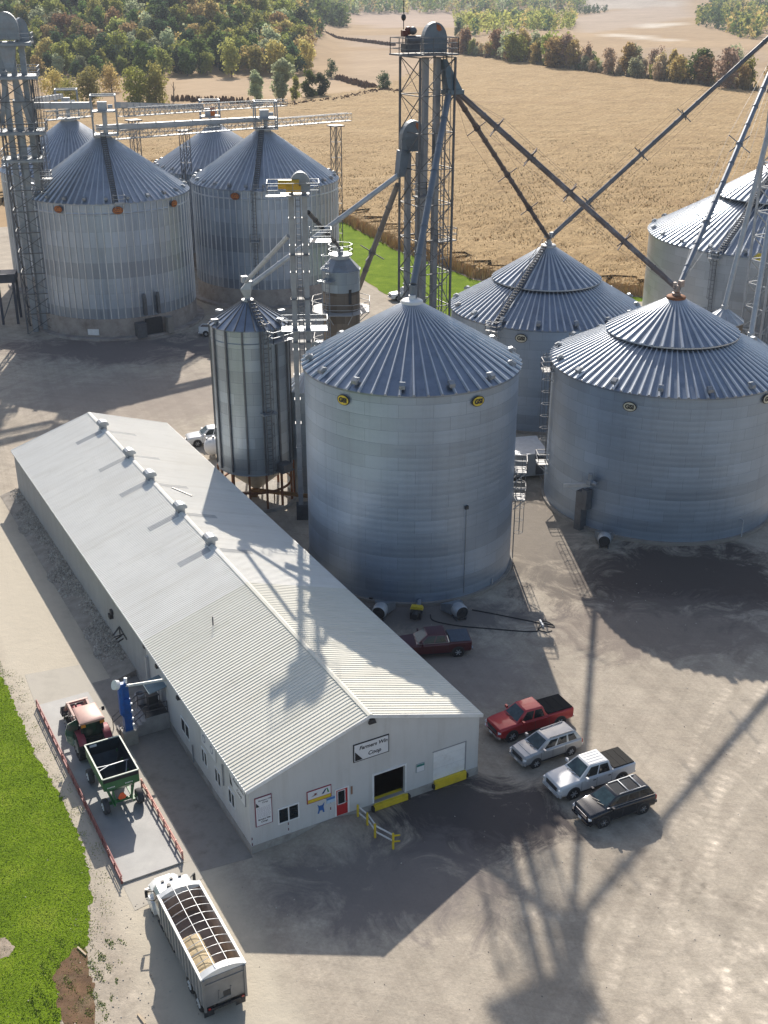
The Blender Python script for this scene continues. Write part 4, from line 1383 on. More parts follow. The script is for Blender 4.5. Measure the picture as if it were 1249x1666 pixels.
def auger():
    mb = MB()
    p, q = Vector((HX - 0.3, HY - 0.4, 1.0)), Vector((HX + 7.0, HY - 3.5, 1.5))
    mb.cyl(p, q, 0.22, n=10)
    mb.box((p.x, p.y, 0.7), (0.8, 0.8, 0.7))
    mb.box((q.x, q.y, 0.9), (0.7, 0.7, 1.8))
    for k in (0.3, 0.7):
        c = p.lerp(q, k)
        mb.bar((c.x, c.y, 0), c, 0.12)
    tag(mb.build('screw_conveyor', pm('rusty_tube', (0.30, 0.17, 0.07), 0.7, 0.3, 0.4, 1.5)), 'rusty horizontal screw conveyor tube under the hopper bin', 'conveyor')
auger()

# small bin squeezed between the hopper bin and the nearest bin
def small_bin(X, Y, r, ze, zp, label, n=26, legs=False, wall=WALL_C):
    t = thing('feed_bin', label, 'small bin', (X, Y, 0))
    mb = MB()
    mb.lathe([(r, 0.0), (r, ze)], 40, uv=True)
    mb.build('wall', wall, t, 35)
    mb = MB()
    ribbed_cone(mb, r + 0.12, ze, 0.35, zp, n, 0.08, 0.14, 0, 1, 0.1)
    mb.build('roof', [GALV_L, RIBM], t)
    mb = MB()
    mb.lathe([(0.4, zp - 0.1), (0.4, zp + 0.4), (0.01, zp + 0.45)], 14)
    mb.build('roof_collar', GALV_L, t, 40)
    return t
small_bin(-7.7, 111.0, 2.4, 11.2, 12.6, 'small bin seen in the gap between the hopper bin and the nearest bin')
hb1 = at_y(1179, 498, 134)
hb2 = at_y(1222, 542, 126)
for p, lab in ((hb1, 'small peaked bin behind the rust-streaked roof, the farther of two under white spouts'), (hb2, 'small peaked bin behind the rust-streaked roof, the nearer of two under white spouts')):
    small_bin(p.x, p.y, 2.35, p.z - 1.75, p.z - 0.3, lab, 12, wall=WALL_R)

# ------------------------------------------------------------------ brown tower dryer
DX, DY = -4.45, 118.0
def dryer():
    t = thing('tower_dryer', 'round brown weathered tower dryer with white walkways beside the nearest bin', 'dryer', (DX, DY, 0))
    mb = MB()
    r = 1.95
    mb.lathe([(r, 0.0), (r, 10), (r, 19.3)], 28, uv=True)
    mb.build('wall', WALL_R, t, 35)
    mb = MB()
    mb.lathe([(r + 0.03, 19.3), (r + 0.03, 21.4), (r + 0.12, 21.45)], 28, uv=True)
    mb.build('top_band', WALL_C, t, 35)
    mb = MB()
    mb.lathe([(r + 0.2, 21.4), (1.05, 22.5), (0.95, 22.5)], 8, a0=PI / 8)
    mb.build('roof', GALV, t)
    mb = MB()
    mb.lathe([(0.95, 22.4), (0.95, 22.75), (1.2, 22.8), (1.2, 22.95), (0.3, 23.0), (0.3, 23.5), (0.01, 23.5)], 20)
    mb.build('roof_collar', GALV_L, t, 40)
    for zz, rr_ in ((17.2, 3.2), (13.3, 3.1)):
        mb = MB()
        n = 8
        P = [(rr_ * math.cos(2 * PI * k / n + PI / 8), rr_ * math.sin(2 * PI * k / n + PI / 8)) for k in range(n)]
        Q = [(r * math.cos(2 * PI * k / n + PI / 8), r * math.sin(2 * PI * k / n + PI / 8)) for k in range(n)]
        for k in range(n):
            k2 = (k + 1) % n
            mb.hull8([(*Q[k], zz), (*P[k], zz), (*P[k2], zz), (*Q[k2], zz), (*Q[k], zz + 0.07), (*P[k], zz + 0.07), (*P[k2], zz + 0.07), (*Q[k2], zz + 0.07)])
            mb.bar((*P[k], zz), (*Q[k], zz - 1.2), 0.07)
        rail_mb(mb, P, zz + 0.07, 1.05, 1.3, 0, True, 0.05)
        mb.build('walkway', pm('pale_railing', (0.40, 0.40, 0.40), 0.6, 0.1, 0.15, 2), t)
    mb = MB()
    P = [(1.25 * math.cos(2 * PI * k / 8), 1.25 * math.sin(2 * PI * k / 8)) for k in range(8)]
    rail_mb(mb, P, 22.9, 1.0, 1.3, 0, True, 0.05)
    mb.build('top_rail', GALV, t)
    a = R(-35)
    mb = MB()
    mb.box(((r + 0.02) * math.cos(R(-60)), (r + 0.02) * math.sin(R(-60)), 18.9), (0.12, 0.28, 1.5), R(-60))
    mb.build('inspection_slot', DARK, t)
    mb = MB()
    d = Vector((math.cos(R(-125)), math.sin(R(-125)), 0))
    ladder_mb(mb, d * (r + 0.3) + Vector((0, 0, 9)), d * (r + 0.3) + Vector((0, 0, 22.5)), d, 0.5, True, 0.5, 0, 0.5)
    c = d * (r + 0.5)
    mb.box((c.x, c.y, 20.6), (1.1, 1.5, 0.08), R(-125))
    mb.build('caged_ladder', GALV, t)
dryer()
# ------------------------------------------------------------------ the long white shed
W_, T_, EZ, RZ, TS = 16.2, 62.0, 4.8, 7.4, 19.4
SLOPE = (RZ - EZ) / (W_ / 2)
WALLW = streaked('white_wall_sheet', (0.60, 0.595, 0.58), 0.55, (1.4, 1.4, 0.12), (0.47, 0.45, 0.42), amt=0.45)
WALLG = streaked('grey_wall_sheet', (0.50, 0.495, 0.485), 0.55, (1.4, 1.4, 0.12), (0.38, 0.365, 0.345), amt=0.5)
ROOFC = streaked('cream_roof_sheet', (0.73, 0.705, 0.615), 0.8, (0.10, 1.3, 0.3), (0.60, 0.57, 0.47), amt=0.6)
ROOFW = streaked('white_roof_sheet', (0.79, 0.77, 0.715), 0.8, (0.10, 1.3, 0.3), (0.66, 0.63, 0.56), amt=0.6)
SKYL = pm('skylight_fibreglass', (0.42, 0.42, 0.41), 0.35, 0.0, 0.12, 0.8)
shed = thing('shed', 'long white metal shed with a gabled front and low ribbed roof', 'shed', BO, YA)
def roof_strip(side, t0, t1, s0, s1, off, pitch=0.3, rib=0.05, mat=None, name='roof', par=None):
    """ribbed roof sheet; s is measured from the eave line (0) to the ridge (8.1)"""
    mb = MB()
    prof = []
    t = t0
    while t < t1 - 1e-6:
        for dt, h in ((0, 0), (pitch * 0.62, 0), (pitch * 0.72, rib), (pitch * 0.9, rib)):
            if t + dt < t1:
                prof.append((t + dt, h))
        t += pitch
    prof.append((t1, 0))
    cs = 1 / math.sqrt(1 + SLOPE ** 2)
    vs = []
    for tt, h in prof:
        for s in (s0, s1):
            x = s if side < 0 else W_ - s
            vs.append((x - side * -0 + (SLOPE * cs * (h + off)) * (-1 if side < 0 else 1), tt, EZ + s * SLOPE + cs * (h + off)))
    n = len(prof)
    fs = [(2 * k, 2 * k + 1, 2 * k + 3, 2 * k + 2) if side > 0 else (2 * k, 2 * k + 2, 2 * k + 3, 2 * k + 1) for k in range(n - 1)]
    mb.add(vs, fs)
    return mb.build(name, mat, par or shed)
def build_shed():
    # foundation
    mb = MB()
    mb.span((-0.03, -0.03, -0.3), (8.3, T_, 0.55))
    mb.span((8.3, -0.03, -0.3), (W_ + 0.03, T_, 0.6))
    mb.build('foundation', CONC, shed)
    # front wall pieces around the open dock
    th = 0.2
    mb = MB()
    z0 = 0.55
    for s0, s1, za, zb in ((0, 8.38, z0, EZ), (10.62, W_, 0.6, EZ), (8.38, 10.62, 2.74, EZ)):
        mb.span((s0, 0, za), (s1, th, zb))
    mb.extr([(0, 0, EZ), (W_, 0, EZ), (W_ / 2, 0, RZ - 0.04)], (0, th, 0))
    mb.build('front_wall', WALLW, shed)
    mb = MB()
    mb.span((0, th, 0.55), (0.2, TS, EZ))
    mb.build('side_wall', WALLW, shed)
    mb = MB()
    mb.span((0.01, TS, 0.3), (0.2, T_, EZ))
    t = TS + 0.1
    while t < T_ - 0.1:
        mb.span((-0.03, t, 0.3), (0.01, t + 0.09, EZ))
        t += 0.3
    mb.build('side_wall', WALLG, shed)
    mb = MB()
    mb.span((W_ - 0.2, th, 0.6), (W_, T_, EZ))
    mb.span((0.2, T_ - 0.2, 0.3), (W_ - 0.2, T_, EZ))
    mb.extr([(0.2, T_ - 0.2, EZ), (W_ - 0.2, T_ - 0.2, EZ), (W_ / 2, T_ - 0.2, RZ - 0.04)], (0, 0.2, 0))
    mb.build('back_wall', WALLG, shed)
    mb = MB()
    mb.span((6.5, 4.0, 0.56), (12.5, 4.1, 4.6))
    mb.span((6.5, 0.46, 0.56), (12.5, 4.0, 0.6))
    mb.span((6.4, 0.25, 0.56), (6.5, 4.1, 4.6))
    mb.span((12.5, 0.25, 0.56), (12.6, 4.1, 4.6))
    mb.build('dock_shade_box', pm('painted_dock_shade', (0.02, 0.021, 0.024), 0.9, 0, 0.4, 0.6), shed)  # added dark box: the shade inside the opening is put into its colour
    # roofs
    for side in (-1, 1):
        roof_strip(side, -0.12, TS, -0.18, 8.1, 0.03, 0.3, 0.038, ROOFC)
        roof_strip(side, TS, T_ + 0.12, -0.18, 8.1, 0.03, 0.24, 0.028, ROOFW)
    mb = MB()
    cs = 1 / math.sqrt(1 + SLOPE ** 2)
    for a, b, m in ((-0.14, TS, 0), (TS, T_ + 0.14, 1)):
        mb.extr([(8.1 - 0.17, a, RZ + 0.05), (8.1, a, RZ + 0.115), (8.1 + 0.17, a, RZ + 0.05), (8.1, a, RZ - 0.03)], (0, b - a, 0), m)
    mb.build('ridge_cap', [ROOFC, ROOFW], shed)
    mb = MB()
    for side in (-1, 1):
        for tt in (-0.15, T_ + 0.10):
            x0 = -0.2 if side < 0 else W_ + 0.2
            mb.hull8([(x0, tt, EZ - 0.24), (8.1, tt, RZ - 0.16), (8.1, tt + 0.05, RZ - 0.16), (x0, tt + 0.05, EZ - 0.24),
                      (x0, tt, EZ + 0.02), (8.1, tt, RZ + 0.08), (8.1, tt + 0.05, RZ + 0.08), (x0, tt + 0.05, EZ + 0.02)])
        x = -0.22 if side < 0 else W_ + 0.16
        mb.span((x, -0.15, EZ - 0.2), (x + 0.06, T_ + 0.15, EZ - 0.03))
    mb.build('trim', WHITE, shed)
    # ventilators astride the ridge, with the grey skylight strips below them
    for t in (57.0, 48.2, 42.1, 34.1, 27.0):
        mb = MB()
        mb.box((8.1, t, RZ + 0.2), (0.62, 0.7, 0.45))
        prof = [(-0.48, 0.34), (-0.52, 0.48), (-0.4, 0.70), (-0.16, 0.80), (0.16, 0.80), (0.4, 0.70), (0.52, 0.48), (0.48, 0.34)]
        mb.extr([(8.1 + x, t - 0.45, RZ + z) for x, z in prof], (0, 0.9, 0))
        mb.build('ridge_ventilator', GALV, shed)
    for t in (56.3, 48.3, 41.7, 33.7, 26.3):
        roof_strip(-1, t - 0.42, t + 0.42, 5.15, 7.75, 0.045, 0.24, 0.028, SKYL, 'skylight')
    for t in (55.8, 48.4, 40.6, 33.4, 25.7):
        roof_strip(1, t - 0.42, t + 0.42, 5.2, 7.7, 0.045, 0.24, 0.028, SKYL, 'skylight')
    mb = MB()
    mb.cyl((4.3, 16.7, EZ + 4.3 * SLOPE - 0.1), (4.3, 16.7, EZ + 4.3 * SLOPE + 0.75), 0.05)
    mb.build('vent_pipe', DARK, shed)
    mb = MB()
    z = lambda s: EZ + (W_ - s) * SLOPE + 0.09
    mb.bar((9.4, 40.0, z(9.4)), (10.6, 38.2, z(10.6)), 0.14, 0.08)
    mb.build('loose_flue', DARK, shed)
    # dock openings
    mb = MB()
    mb.span((8.26, -0.05, 0.62), (8.38, -0.002, 2.86))
    mb.span((10.62, -0.05, 0.62), (10.74, -0.002, 2.86))
    mb.span((8.38, -0.05, 2.74), (10.62, -0.002, 2.86))
    mb.build('dock_frame', WHITE, shed)
    mb = MB()
    mb.span((8.32, -0.2, 0.06), (10.78, -0.035, 0.5))
    mb.hull8([(8.40, -0.2, 0.5), (10.60, -0.2, 0.5), (10.60, 0.45, 0.61), (8.40, 0.45, 0.61), (8.40, -0.2, 0.52), (10.60, -0.2, 0.52), (10.60, 0.45, 0.64), (8.40, 0.45, 0.64)])
    mb.build('dock_leveller', YELLOW, shed)
    mb = MB()
    mb.span((12.8, -0.22, 0.1), (15.2, -0.035, 0.74))
    mb.build('dock_bumper', YELLOW, shed)
    mb = MB()
    for s in (12.66, 15.22):
        mb.span((s, -0.26, 0.2), (s + 0.12, -0.035, 0.5))
    mb.span((8.18, -0.3, 0.12), (8.3, -0.035, 0.45))
    mb.span((10.8, -0.3, 0.12), (10.92, -0.035, 0.45))
    mb.build('bumper_block', BLACK, shed)
    d = MB()
    for k in range(5):
        d.span((12.75, -0.02 - 0.008 * (k % 2), 0.75 + k * 0.44), (15.15, -0.002, 0.75 + (k + 1) * 0.44 - 0.012))
    o = d.build('overhead_door', WHITE, shed)
    mb = MB()
    mb.span((12.68, -0.035, 2.96), (15.25, -0.003, 3.02))
    mb.span((15.16, -0.035, 0.76), (15.25, -0.003, 2.95))
    mb.build('door_frame', pm('door_seal_grey', (0.3, 0.3, 0.31), 0.6), o)
    # red door
    mb = MB()
    mb.span((5.72, -0.04, 0.62), (6.5, -0.002, 2.58))
    dr = mb.build('door', RED, shed)
    mb = MB()
    mb.span((5.84, -0.055, 1.5), (6.3, -0.041, 2.46))
    mb.build('door_pane', GLASS, dr)
    mb = MB()
    for a, b in (((5.80, -0.06, 1.45), (5.84, -0.041, 2.5)), ((6.30, -0.06, 1.45), (6.34, -0.041, 2.5)), ((5.84, -0.06, 1.45), (6.3, -0.041, 1.5)), ((5.84, -0.06, 2.46), (6.3, -0.041, 2.5))):
        mb.span(a, b)
    mb.build('pane_frame', WHITE, dr)
    mb = MB()
    mb.span((6.5, -0.06, 0.6), (6.62, -0.002, 2.66))
    mb.span((5.62, -0.06, 0.6), (5.72, -0.002, 2.66))
    mb.span((5.72, -0.06, 2.58), (6.5, -0.002, 2.66))
    mb.build('door_frame', WHITE, dr)
    mb = MB()
    mb.span((6.36, -0.11, 1.5), (6.44, -0.041, 1.6))
    mb.build('handle', CHROME, dr)
    mb = MB()
    mb.span((6.75, -0.03, 1.9), (6.87, -0.002, 2.5))
    mb.build('wall_box', pm('brown_box', (0.3, 0.16, 0.1), 0.6), shed)
    # windows: one wide pair in front, narrow pairs along the side
    def window(P, frame, panes):
        mb = MB()
        for a, b in frame:
            mb.span(a, b)
        o = mb.build('window', WHITE, shed)
        mb = MB()
        for a, b in panes:
            mb.span(a, b)
        mb.build('pane', GLASS, o)
    window(0, [((1.78, -0.05, 2.58), (3.2, -0.002, 2.66)), ((1.78, -0.05, 1.5), (3.2, -0.002, 1.58)), ((1.78, -0.05, 1.58), (1.86, -0.002, 2.58)), ((3.12, -0.05, 1.58), (3.2, -0.002, 2.58)), ((2.45, -0.05, 1.58), (2.53, -0.002, 2.58))],
           [((1.86, -0.02, 1.58), (2.45, -0.003, 2.58)), ((2.53, -0.02, 1.58), (3.12, -0.003, 2.58))])
    for tc, hw in ((11.35, 0.82), (7.7, 0.5), (5.3, 0.52), (2.95, 0.52)):
        z0, z1 = 1.62, 2.62
        window(0, [((-0.05, tc - hw, z1), (-0.002, tc + hw, z1 + 0.08)), ((-0.05, tc - hw, z0 - 0.08), (-0.002, tc + hw, z0)), ((-0.05, tc - hw, z0), (-0.002, tc - hw + 0.07, z1)), ((-0.05, tc + hw - 0.07, z0), (-0.002, tc + hw, z1)), ((-0.05, tc - 0.05, z0), (-0.002, tc + 0.05, z1))],
               [((-0.02, tc - hw + 0.07, z0), (-0.003, tc - 0.05, z1)), ((-0.02, tc + 0.05, z0), (-0.003, tc + hw - 0.07, z1))])
    # lamps under the eaves, vents, pipes
    for t, z in ((19.1, 4.5), (16.4, 4.3), (12.0, 4.25)):
        mb = MB()
        mb.box((-0.14, t, z), (0.24, 0.34, 0.22), 0, 0, (0.7, 1))
        mb.build('wall_lamp', DARK, shed)
    mb = MB()
    mb.box((8.25, -0.1, 6.95), (0.5, 0.2, 0.3), 0, 0, (0.6, 1))
    mb.build('gable_lamp', DARK, shed)
    mb = MB()
    mb.box((-0.18, 28.1, 2.5), (0.3, 0.5, 0.34))
    mb.box((-0.12, 27.9, 2.95), (0.2, 0.5, 0.3))
    mb.build('exhaust_hood', DARK, shed)
    mb = MB()
    for a, b in (((-0.05, 26.2, 1.75), (-0.05, 26.2, 2.45)), ((-0.05, 26.2, 2.45), (-0.75, 25.6, 2.2)), ((-0.05, 25.0, 2.45), (-0.75, 25.3, 2.2)), ((-0.05, 25.9, 1.8), (-0.6, 25.5, 1.85)), ((-0.05, 25.4, 1.8), (-0.6, 25.0, 1.85)), ((-0.05, 24.3, 2.3), (-0.05, 26.2, 2.45))):
        mb.bar(a, b, 0.09)
    mb.build('hoist_bracket', DARK, shed)
    mb = MB()
    for t, z0, z1 in ((4.15, 2.3, 3.9), (9.9, 0.3, 1.7)):
        mb.cyl((-0.08, t, z0), (-0.08, t, z1), 0.05, n=6)
    mb.build('wall_conduit', GALV, shed)
    mb = MB()
    mb.box((-0.12, 19.0, 1.9), (0.22, 0.25, 3.6))
    mb.build('downspout', WALLG, shed)
    mb = MB()
    mb.hull8([(-1.3, 14.9, 3.15), (-0.01, 14.9, 3.4), (-0.01, 16.6, 3.4), (-1.3, 16.6, 3.15), (-1.3, 14.9, 3.2), (-0.01, 14.9, 3.45), (-0.01, 16.6, 3.45), (-1.3, 16.6, 3.2)])
    mb.build('door_canopy', pm('teal_sheet', (0.12, 0.18, 0.21), 0.7, 0.0), shed)
    mb = MB()
    mb.span((-0.04, 15.3, 1.35), (-0.002, 16.2, 3.3))
    mb.build('side_door', pm('grey_door', (0.25, 0.26, 0.28), 0.5), shed)
    # painted red and black height marks by the corner, window and door
    mb = MB()
    for s, zs in ((0.02, (1.2, 0.78)), (2.42, (1.4, 0.98)), (5.3, (1.95, 1.45))):
        for i, z in enumerate(zs):
            mb.span((s, -0.012, z - 0.2), (s + 0.06, -0.004, z), 0)
            mb.span((s, -0.012, z - 0.27), (s + 0.06, -0.004, z - 0.2), 1)
    mb.build('height_mark', [pm('mark_maroon', (0.13, 0.03, 0.05), 0.6), WHITE], shed)
build_shed()

# ------------------------------------------------------------------ signs on the shed
FR90 = Matrix.Rotation(R(90), 4, 'X')
INK = pm('black_ink', (0.012, 0.012, 0.014), 0.5, 0, 0.1, 5)
SIGNW = pm('sign_white', (0.72, 0.72, 0.73), 0.45, 0, 0.04, 2)
def sign_board(label, s, t, z, face, wd, ht, border, name='sign', bw=0.06, fill=None):
    """board hung on a wall; local x runs right, z up, the wall is at +y"""
    rz = YA if face == 'front' else YA - R(90)
    o = thing(name, label, 'sign', bl(s, t, z), rz)
    mb = MB()
    mb.span((-wd / 2, -0.055, -ht / 2), (wd / 2, -0.005, ht / 2))
    mb.build('border', border, o)
    mb = MB()
    mb.span((-wd / 2 + bw, -0.064, -ht / 2 + bw), (wd / 2 - bw, -0.056, ht / 2 - bw))
    mb.build('board', fill or SIGNW, o)
    return o
def put(o, body, x, z, size, mat=INK, bold=0.004, shear=0.25, sx=1.15, name='lettering', align='CENTER', rot=0):
    return lettering(name, body, size, Matrix.Translation((x, -0.068, z)) @ FR90 @ Matrix.Rotation(rot, 4, 'Z'), mat, o, 0.003, bold, align, shear, sx)
def tri(o, pts, mat=INK, name='flag_mark'):
    mb = MB()
    mb.extr([(x, -0.066, z) for x, z in pts], (0, -0.006, 0))
    return mb.build(name, mat, o)
o = sign_board('white Farmers Win Coop sign with black triangle on the gable front', 8.2, 0, 4.9, 'front', 2.5, 1.32, INK)
put(o, 'Farmers Win', 0.13, 0.29, 0.37, bold=0.008, sx=1.0)
put(o, 'Coop', 0.2, -0.27, 0.40, bold=0.008, sx=1.0)
tri(o, [(-1.15, -0.56), (-0.62, -0.56), (-1.15, 0.12)])
o = sign_board('tall white notice sign in a maroon frame at the shed corner', 0.88, 0, 2.95, 'front', 1.1, 2.12, pm('sign_maroon', (0.20, 0.03, 0.06), 0.5), bw=0.05)
put(o, 'Farmers Win', 0.1, 0.8, 0.145, bold=0.002)
put(o, 'Coop', 0.1, 0.63, 0.145, bold=0.002)
tri(o, [(-0.48, 0.38), (-0.26, 0.38), (-0.48, 0.72)])
mb = MB()
rl = random.Random(4)
for k in range(9):
    z = 0.28 - k * 0.085
    x = -0.42
    while x < 0.4:
        l = rl.uniform(0.05, 0.16)
        mb.span((x, -0.068, z - 0.012), (min(x + l, 0.44), -0.065, z + 0.012))
        x += l + 0.04
mb.build('small_print', pm('grey_ink', (0.35, 0.33, 0.38), 0.6), o)
put(o, 'Farmers Win', 0.0, -0.58, 0.15, bold=0.004, sx=1.0)
put(o, 'Coop', 0.0, -0.76, 0.165, bold=0.004)
o = sign_board('white and yellow sign with an arched mark, red framed, near the red door', 4.56, 0, 2.75, 'front', 1.66, 0.92, pm('sign_red', (0.30, 0.02, 0.045), 0.5), bw=0.05)
mb = MB()
mb.span((-0.78, -0.069, -0.41), (0.78, -0.0655, -0.2), 0)
mb.span((-0.78, -0.069, -0.2), (0.78, -0.0655, -0.16), 1)
mb.build('stripe', [YELLOW, pm('sign_orange', (0.6, 0.25, 0.03), 0.5)], o)
tri(o, [(-0.55, 0.0), (-0.2, 0.06), (-0.1, 0.0), (-0.22, 0.12), (-0.12, 0.2), (-0.38, 0.2), (-0.3, 0.12)], pm('sign_brown_red', (0.22, 0.05, 0.03), 0.6), 'wing_mark')
mb = MB()
mb.extr([(x, -0.066, z) for x, z in ((0.15, -0.02), (0.3, -0.02), (0.44, 0.2), (0.5, 0.3), (0.4, 0.3))], (0, -0.006, 0), 0)
mb.extr([(x, -0.066, z) for x, z in ((0.5, 0.3), (0.56, -0.02), (0.68, -0.02), (0.56, 0.32))], (0, -0.006, 0), 1)
mb.build('arch_mark', [pm('mark_navy', (0.02, 0.05, 0.15), 0.5), pm('mark_green', (0.02, 0.22, 0.08), 0.5)], o)
# blue cut-out figure and small blue plate beside the red door
o = thing('wall_emblem', 'small blue cut-out emblem under the red-framed sign', 'sign', bl(4.67, 0, 1.64), YA)
mb = MB()
mb.extr([(x, -0.03, z) for x, z in ((-0.24, 0.34), (-0.1, 0.2), (0.1, 0.2), (0.24, 0.36), (0.17, 0.05), (0.2, -0.15), (0.24, -0.36), (0.12, -0.34), (0.08, -0.16), (-0.08, -0.16), (-0.14, -0.36), (-0.24, -0.34), (-0.17, -0.1), (-0.17, 0.1))], (0, 0.025, 0))
mb.build('cutout', pm('emblem_blue', (0.03, 0.13, 0.38), 0.5), o)
o = sign_board('small light blue plate with a darker top left of the red door', 5.33, 0, 2.05, 'front', 0.62, 0.44, pm('plate_pale', (0.55, 0.63, 0.7), 0.5), bw=0.02, fill=pm('plate_blue', (0.42, 0.55, 0.68), 0.5))
tri(o, [(-0.29, 0.04), (0.29, 0.04), (0.29, 0.2), (-0.29, 0.2)], pm('plate_band', (0.06, 0.2, 0.5), 0.5), 'band')
o = sign_board('small white plate with a green top between the two dock doors', 11.76, 0, 2.16, 'front', 0.62, 0.64, pm('plate_edge', (0.28, 0.33, 0.33), 0.5), bw=0.03)
tri(o, [(-0.28, 0.12), (0.28, 0.12), (0.28, 0.28), (-0.28, 0.28)], pm('plate_green', (0.03, 0.2, 0.17), 0.5), 'band')
# boards on the side wall
o = sign_board('white Farmers Win Coop board with black triangle on the side wall near the corner', 0, 1.75, 3.78, 'side', 2.5, 1.2, pm('board_edge_grey', (0.25, 0.25, 0.27), 0.5), bw=0.03)
put(o, 'Farmers Win', 0.22, 0.22, 0.32, bold=0.003, sx=1.0)
put(o, 'Coop', 0.3, -0.26, 0.36, bold=0.003, sx=1.0)
tri(o, [(-1.18, -0.5), (-0.75, -0.5), (-1.18, 0.3)])
o = sign_board('plain white board with two faint round marks on the side wall above a window', 0, 6.65, 3.75, 'side', 2.6, 1.1, pm('board_edge_pale', (0.5, 0.5, 0.52), 0.5), bw=0.03)
for x in (-0.75, 0.6):
    mb = MB()
    mb.extr([(x + 0.26 * math.cos(2 * PI * k / 16), -0.066, 0.02 + 0.3 * math.sin(2 * PI * k / 16)) for k in range(16)], (0, -0.006, 0))
    mb.extr([(x + 0.16 * math.cos(2 * PI * k / 16), -0.0725, 0.02 + 0.2 * math.sin(2 * PI * k / 16)) for k in range(16)], (0, -0.006, 0), 1)
    mb.build('round_mark', [pm('mark_grey_blue', (0.25, 0.27, 0.36), 0.6), SIGNW], o)

# ------------------------------------------------------------------ ground round the shed
def lsheet(name, pts, z, mat):
    return sheet(name, [tuple(bl(s, t))[:2] for s, t in pts], z, mat)
lsheet('concrete_apron', [(-3.3, 0.0), (-0.1, -0.35), (-0.03, 23.2), (-3.3, 23.2)], 0.016, CONC_D)
SCALEC = pm('pale_scale_concrete', (0.42, 0.385, 0.325), 0.85, 0, 0.14, 0.5, 0.1, 8, dirt=(0.34, 0.31, 0.27), dscale=0.5)
def slab(name, s0, s1, t0, t1, z, mat):
    mb = MB()
    mb.hull8([tuple(bl(s, t, zz)) for zz in (-0.2, z) for s, t in ((s0, t0), (s1, t0), (s1, t1), (s0, t1))])
    return struct(mb.build(name, mat))
lsheet('scale_approach', [(-7.75, 22.02), (-3.3, 22.02), (-3.45, 26.2), (-7.5, 26.8)], 0.018, SCALEC)
lsheet('scale_approach', [(-7.7, -1.2), (-3.35, -0.6), (-3.35, 1.18), (-7.7, 1.18)], 0.018, SCALEC)
lsheet('concrete_strip', [(-3.9, 1.18), (-3.3, 1.18), (-3.3, 22.0), (-3.9, 22.0)], 0.022, SCALEC)
def ramp_mound():
    mb = MB()
    n = 14
    for j in range(n + 1):
        for i in range(n + 1):
            s = 1.2 + 7.2 * i / n
            t = -4.2 * j / n
            k = min(1, max(0, 1 - abs(s - 5.4) / 3.4))
            k = k * k * (3 - 2 * k)
            z = 0.56 * k * (1 - sst(0.15, 1.0, -t / 4.2)) + 0.006
            mb.v.append(bl(s, t - 0.035, z))
    for j in range(n):
        for i in range(n):
            a = j * (n + 1) + i
            mb.f.append([a, a + n + 1, a + n + 2, a + 1])
            mb.m.append(0)
    struct(mb.build('ramp', bpy.data.materials['yard_gravel'], None, 60))
ramp_mound()
def rocks():
    rr = random.Random(12)
    mb = MB()
    for k in range(13000):
        t = rr.uniform(22.6, 62.3)
        wd = 1.65 + 0.3 * math.sin(t * 0.5) + 0.2 * math.sin(t * 1.7)
        q = rr.random()
        s = -wd * q
        z = 0.6 * (1 - q) ** 0.9 * min(1, (t - 22) / 3) * rr.uniform(0.85, 1.05)
        p = bl(s, t, z)
        r = rr.uniform(0.04, 0.10) * (2 if rr.random() < 0.03 else 1)
        b = len(mb.v)
        a0 = rr.uniform(0, 6.3)
        hgt_ = r * rr.uniform(0.5, 0.9)
        for i in range(5):
            a = a0 + 2 * PI * i / 5
            mb.v.append(p + Vector((math.cos(a) * r * rr.uniform(0.8, 1.2), math.sin(a) * r * rr.uniform(0.8, 1.2), rr.uniform(-0.08, 0.02))))
        for i in range(3):
            a = a0 + 2 * PI * i / 3
            mb.v.append(p + Vector((math.cos(a) * r * 0.5, math.sin(a) * r * 0.5, hgt_ * rr.uniform(0.7, 1.1))))
        mb.f += [[b + 5, b + 6, b + 7], [b, b + 1, b + 5], [b + 1, b + 6, b + 5], [b + 1, b + 2, b + 6], [b + 2, b + 3, b + 6], [b + 3, b + 7, b + 6], [b + 3, b + 4, b + 7], [b + 4, b + 5, b + 7], [b + 4, b, b + 5]]
        mi = 0 if rr.random() < 0.6 else (1 if rr.random() < 0.6 else 2)
        mb.m += [mi] * 9
    struct(mb.build('rubble', [pm('rubble_grey', (0.40, 0.355, 0.30), 0.95, 0, 0.25, 1.5), pm('rubble_dark', (0.27, 0.24, 0.205), 0.95, 0, 0.25, 1.5), pm('rubble_pale', (0.50, 0.46, 0.40), 0.95, 0, 0.2, 1.5)]), 'stuff')
    mb = MB()
    n = 60
    for k in range(n):
        t0, t1 = 22.6 + 39.7 * k / n, 22.6 + 39.7 * (k + 1) / n
        mb.hull8([tuple(bl(-0.04, t0, -0.1)), tuple(bl(-1.9, t0, -0.1)), tuple(bl(-1.9, t1, -0.1)), tuple(bl(-0.04, t1, -0.1)), tuple(bl(-0.04, t0, 0.52)), tuple(bl(-1.9, t0, 0.03)), tuple(bl(-1.9, t1, 0.03)), tuple(bl(-0.04, t1, 0.52))])
    struct(mb.build('bank', pm('rubble_bank', (0.30, 0.265, 0.225), 1, 0, 0.3, 1.0)))
rocks()

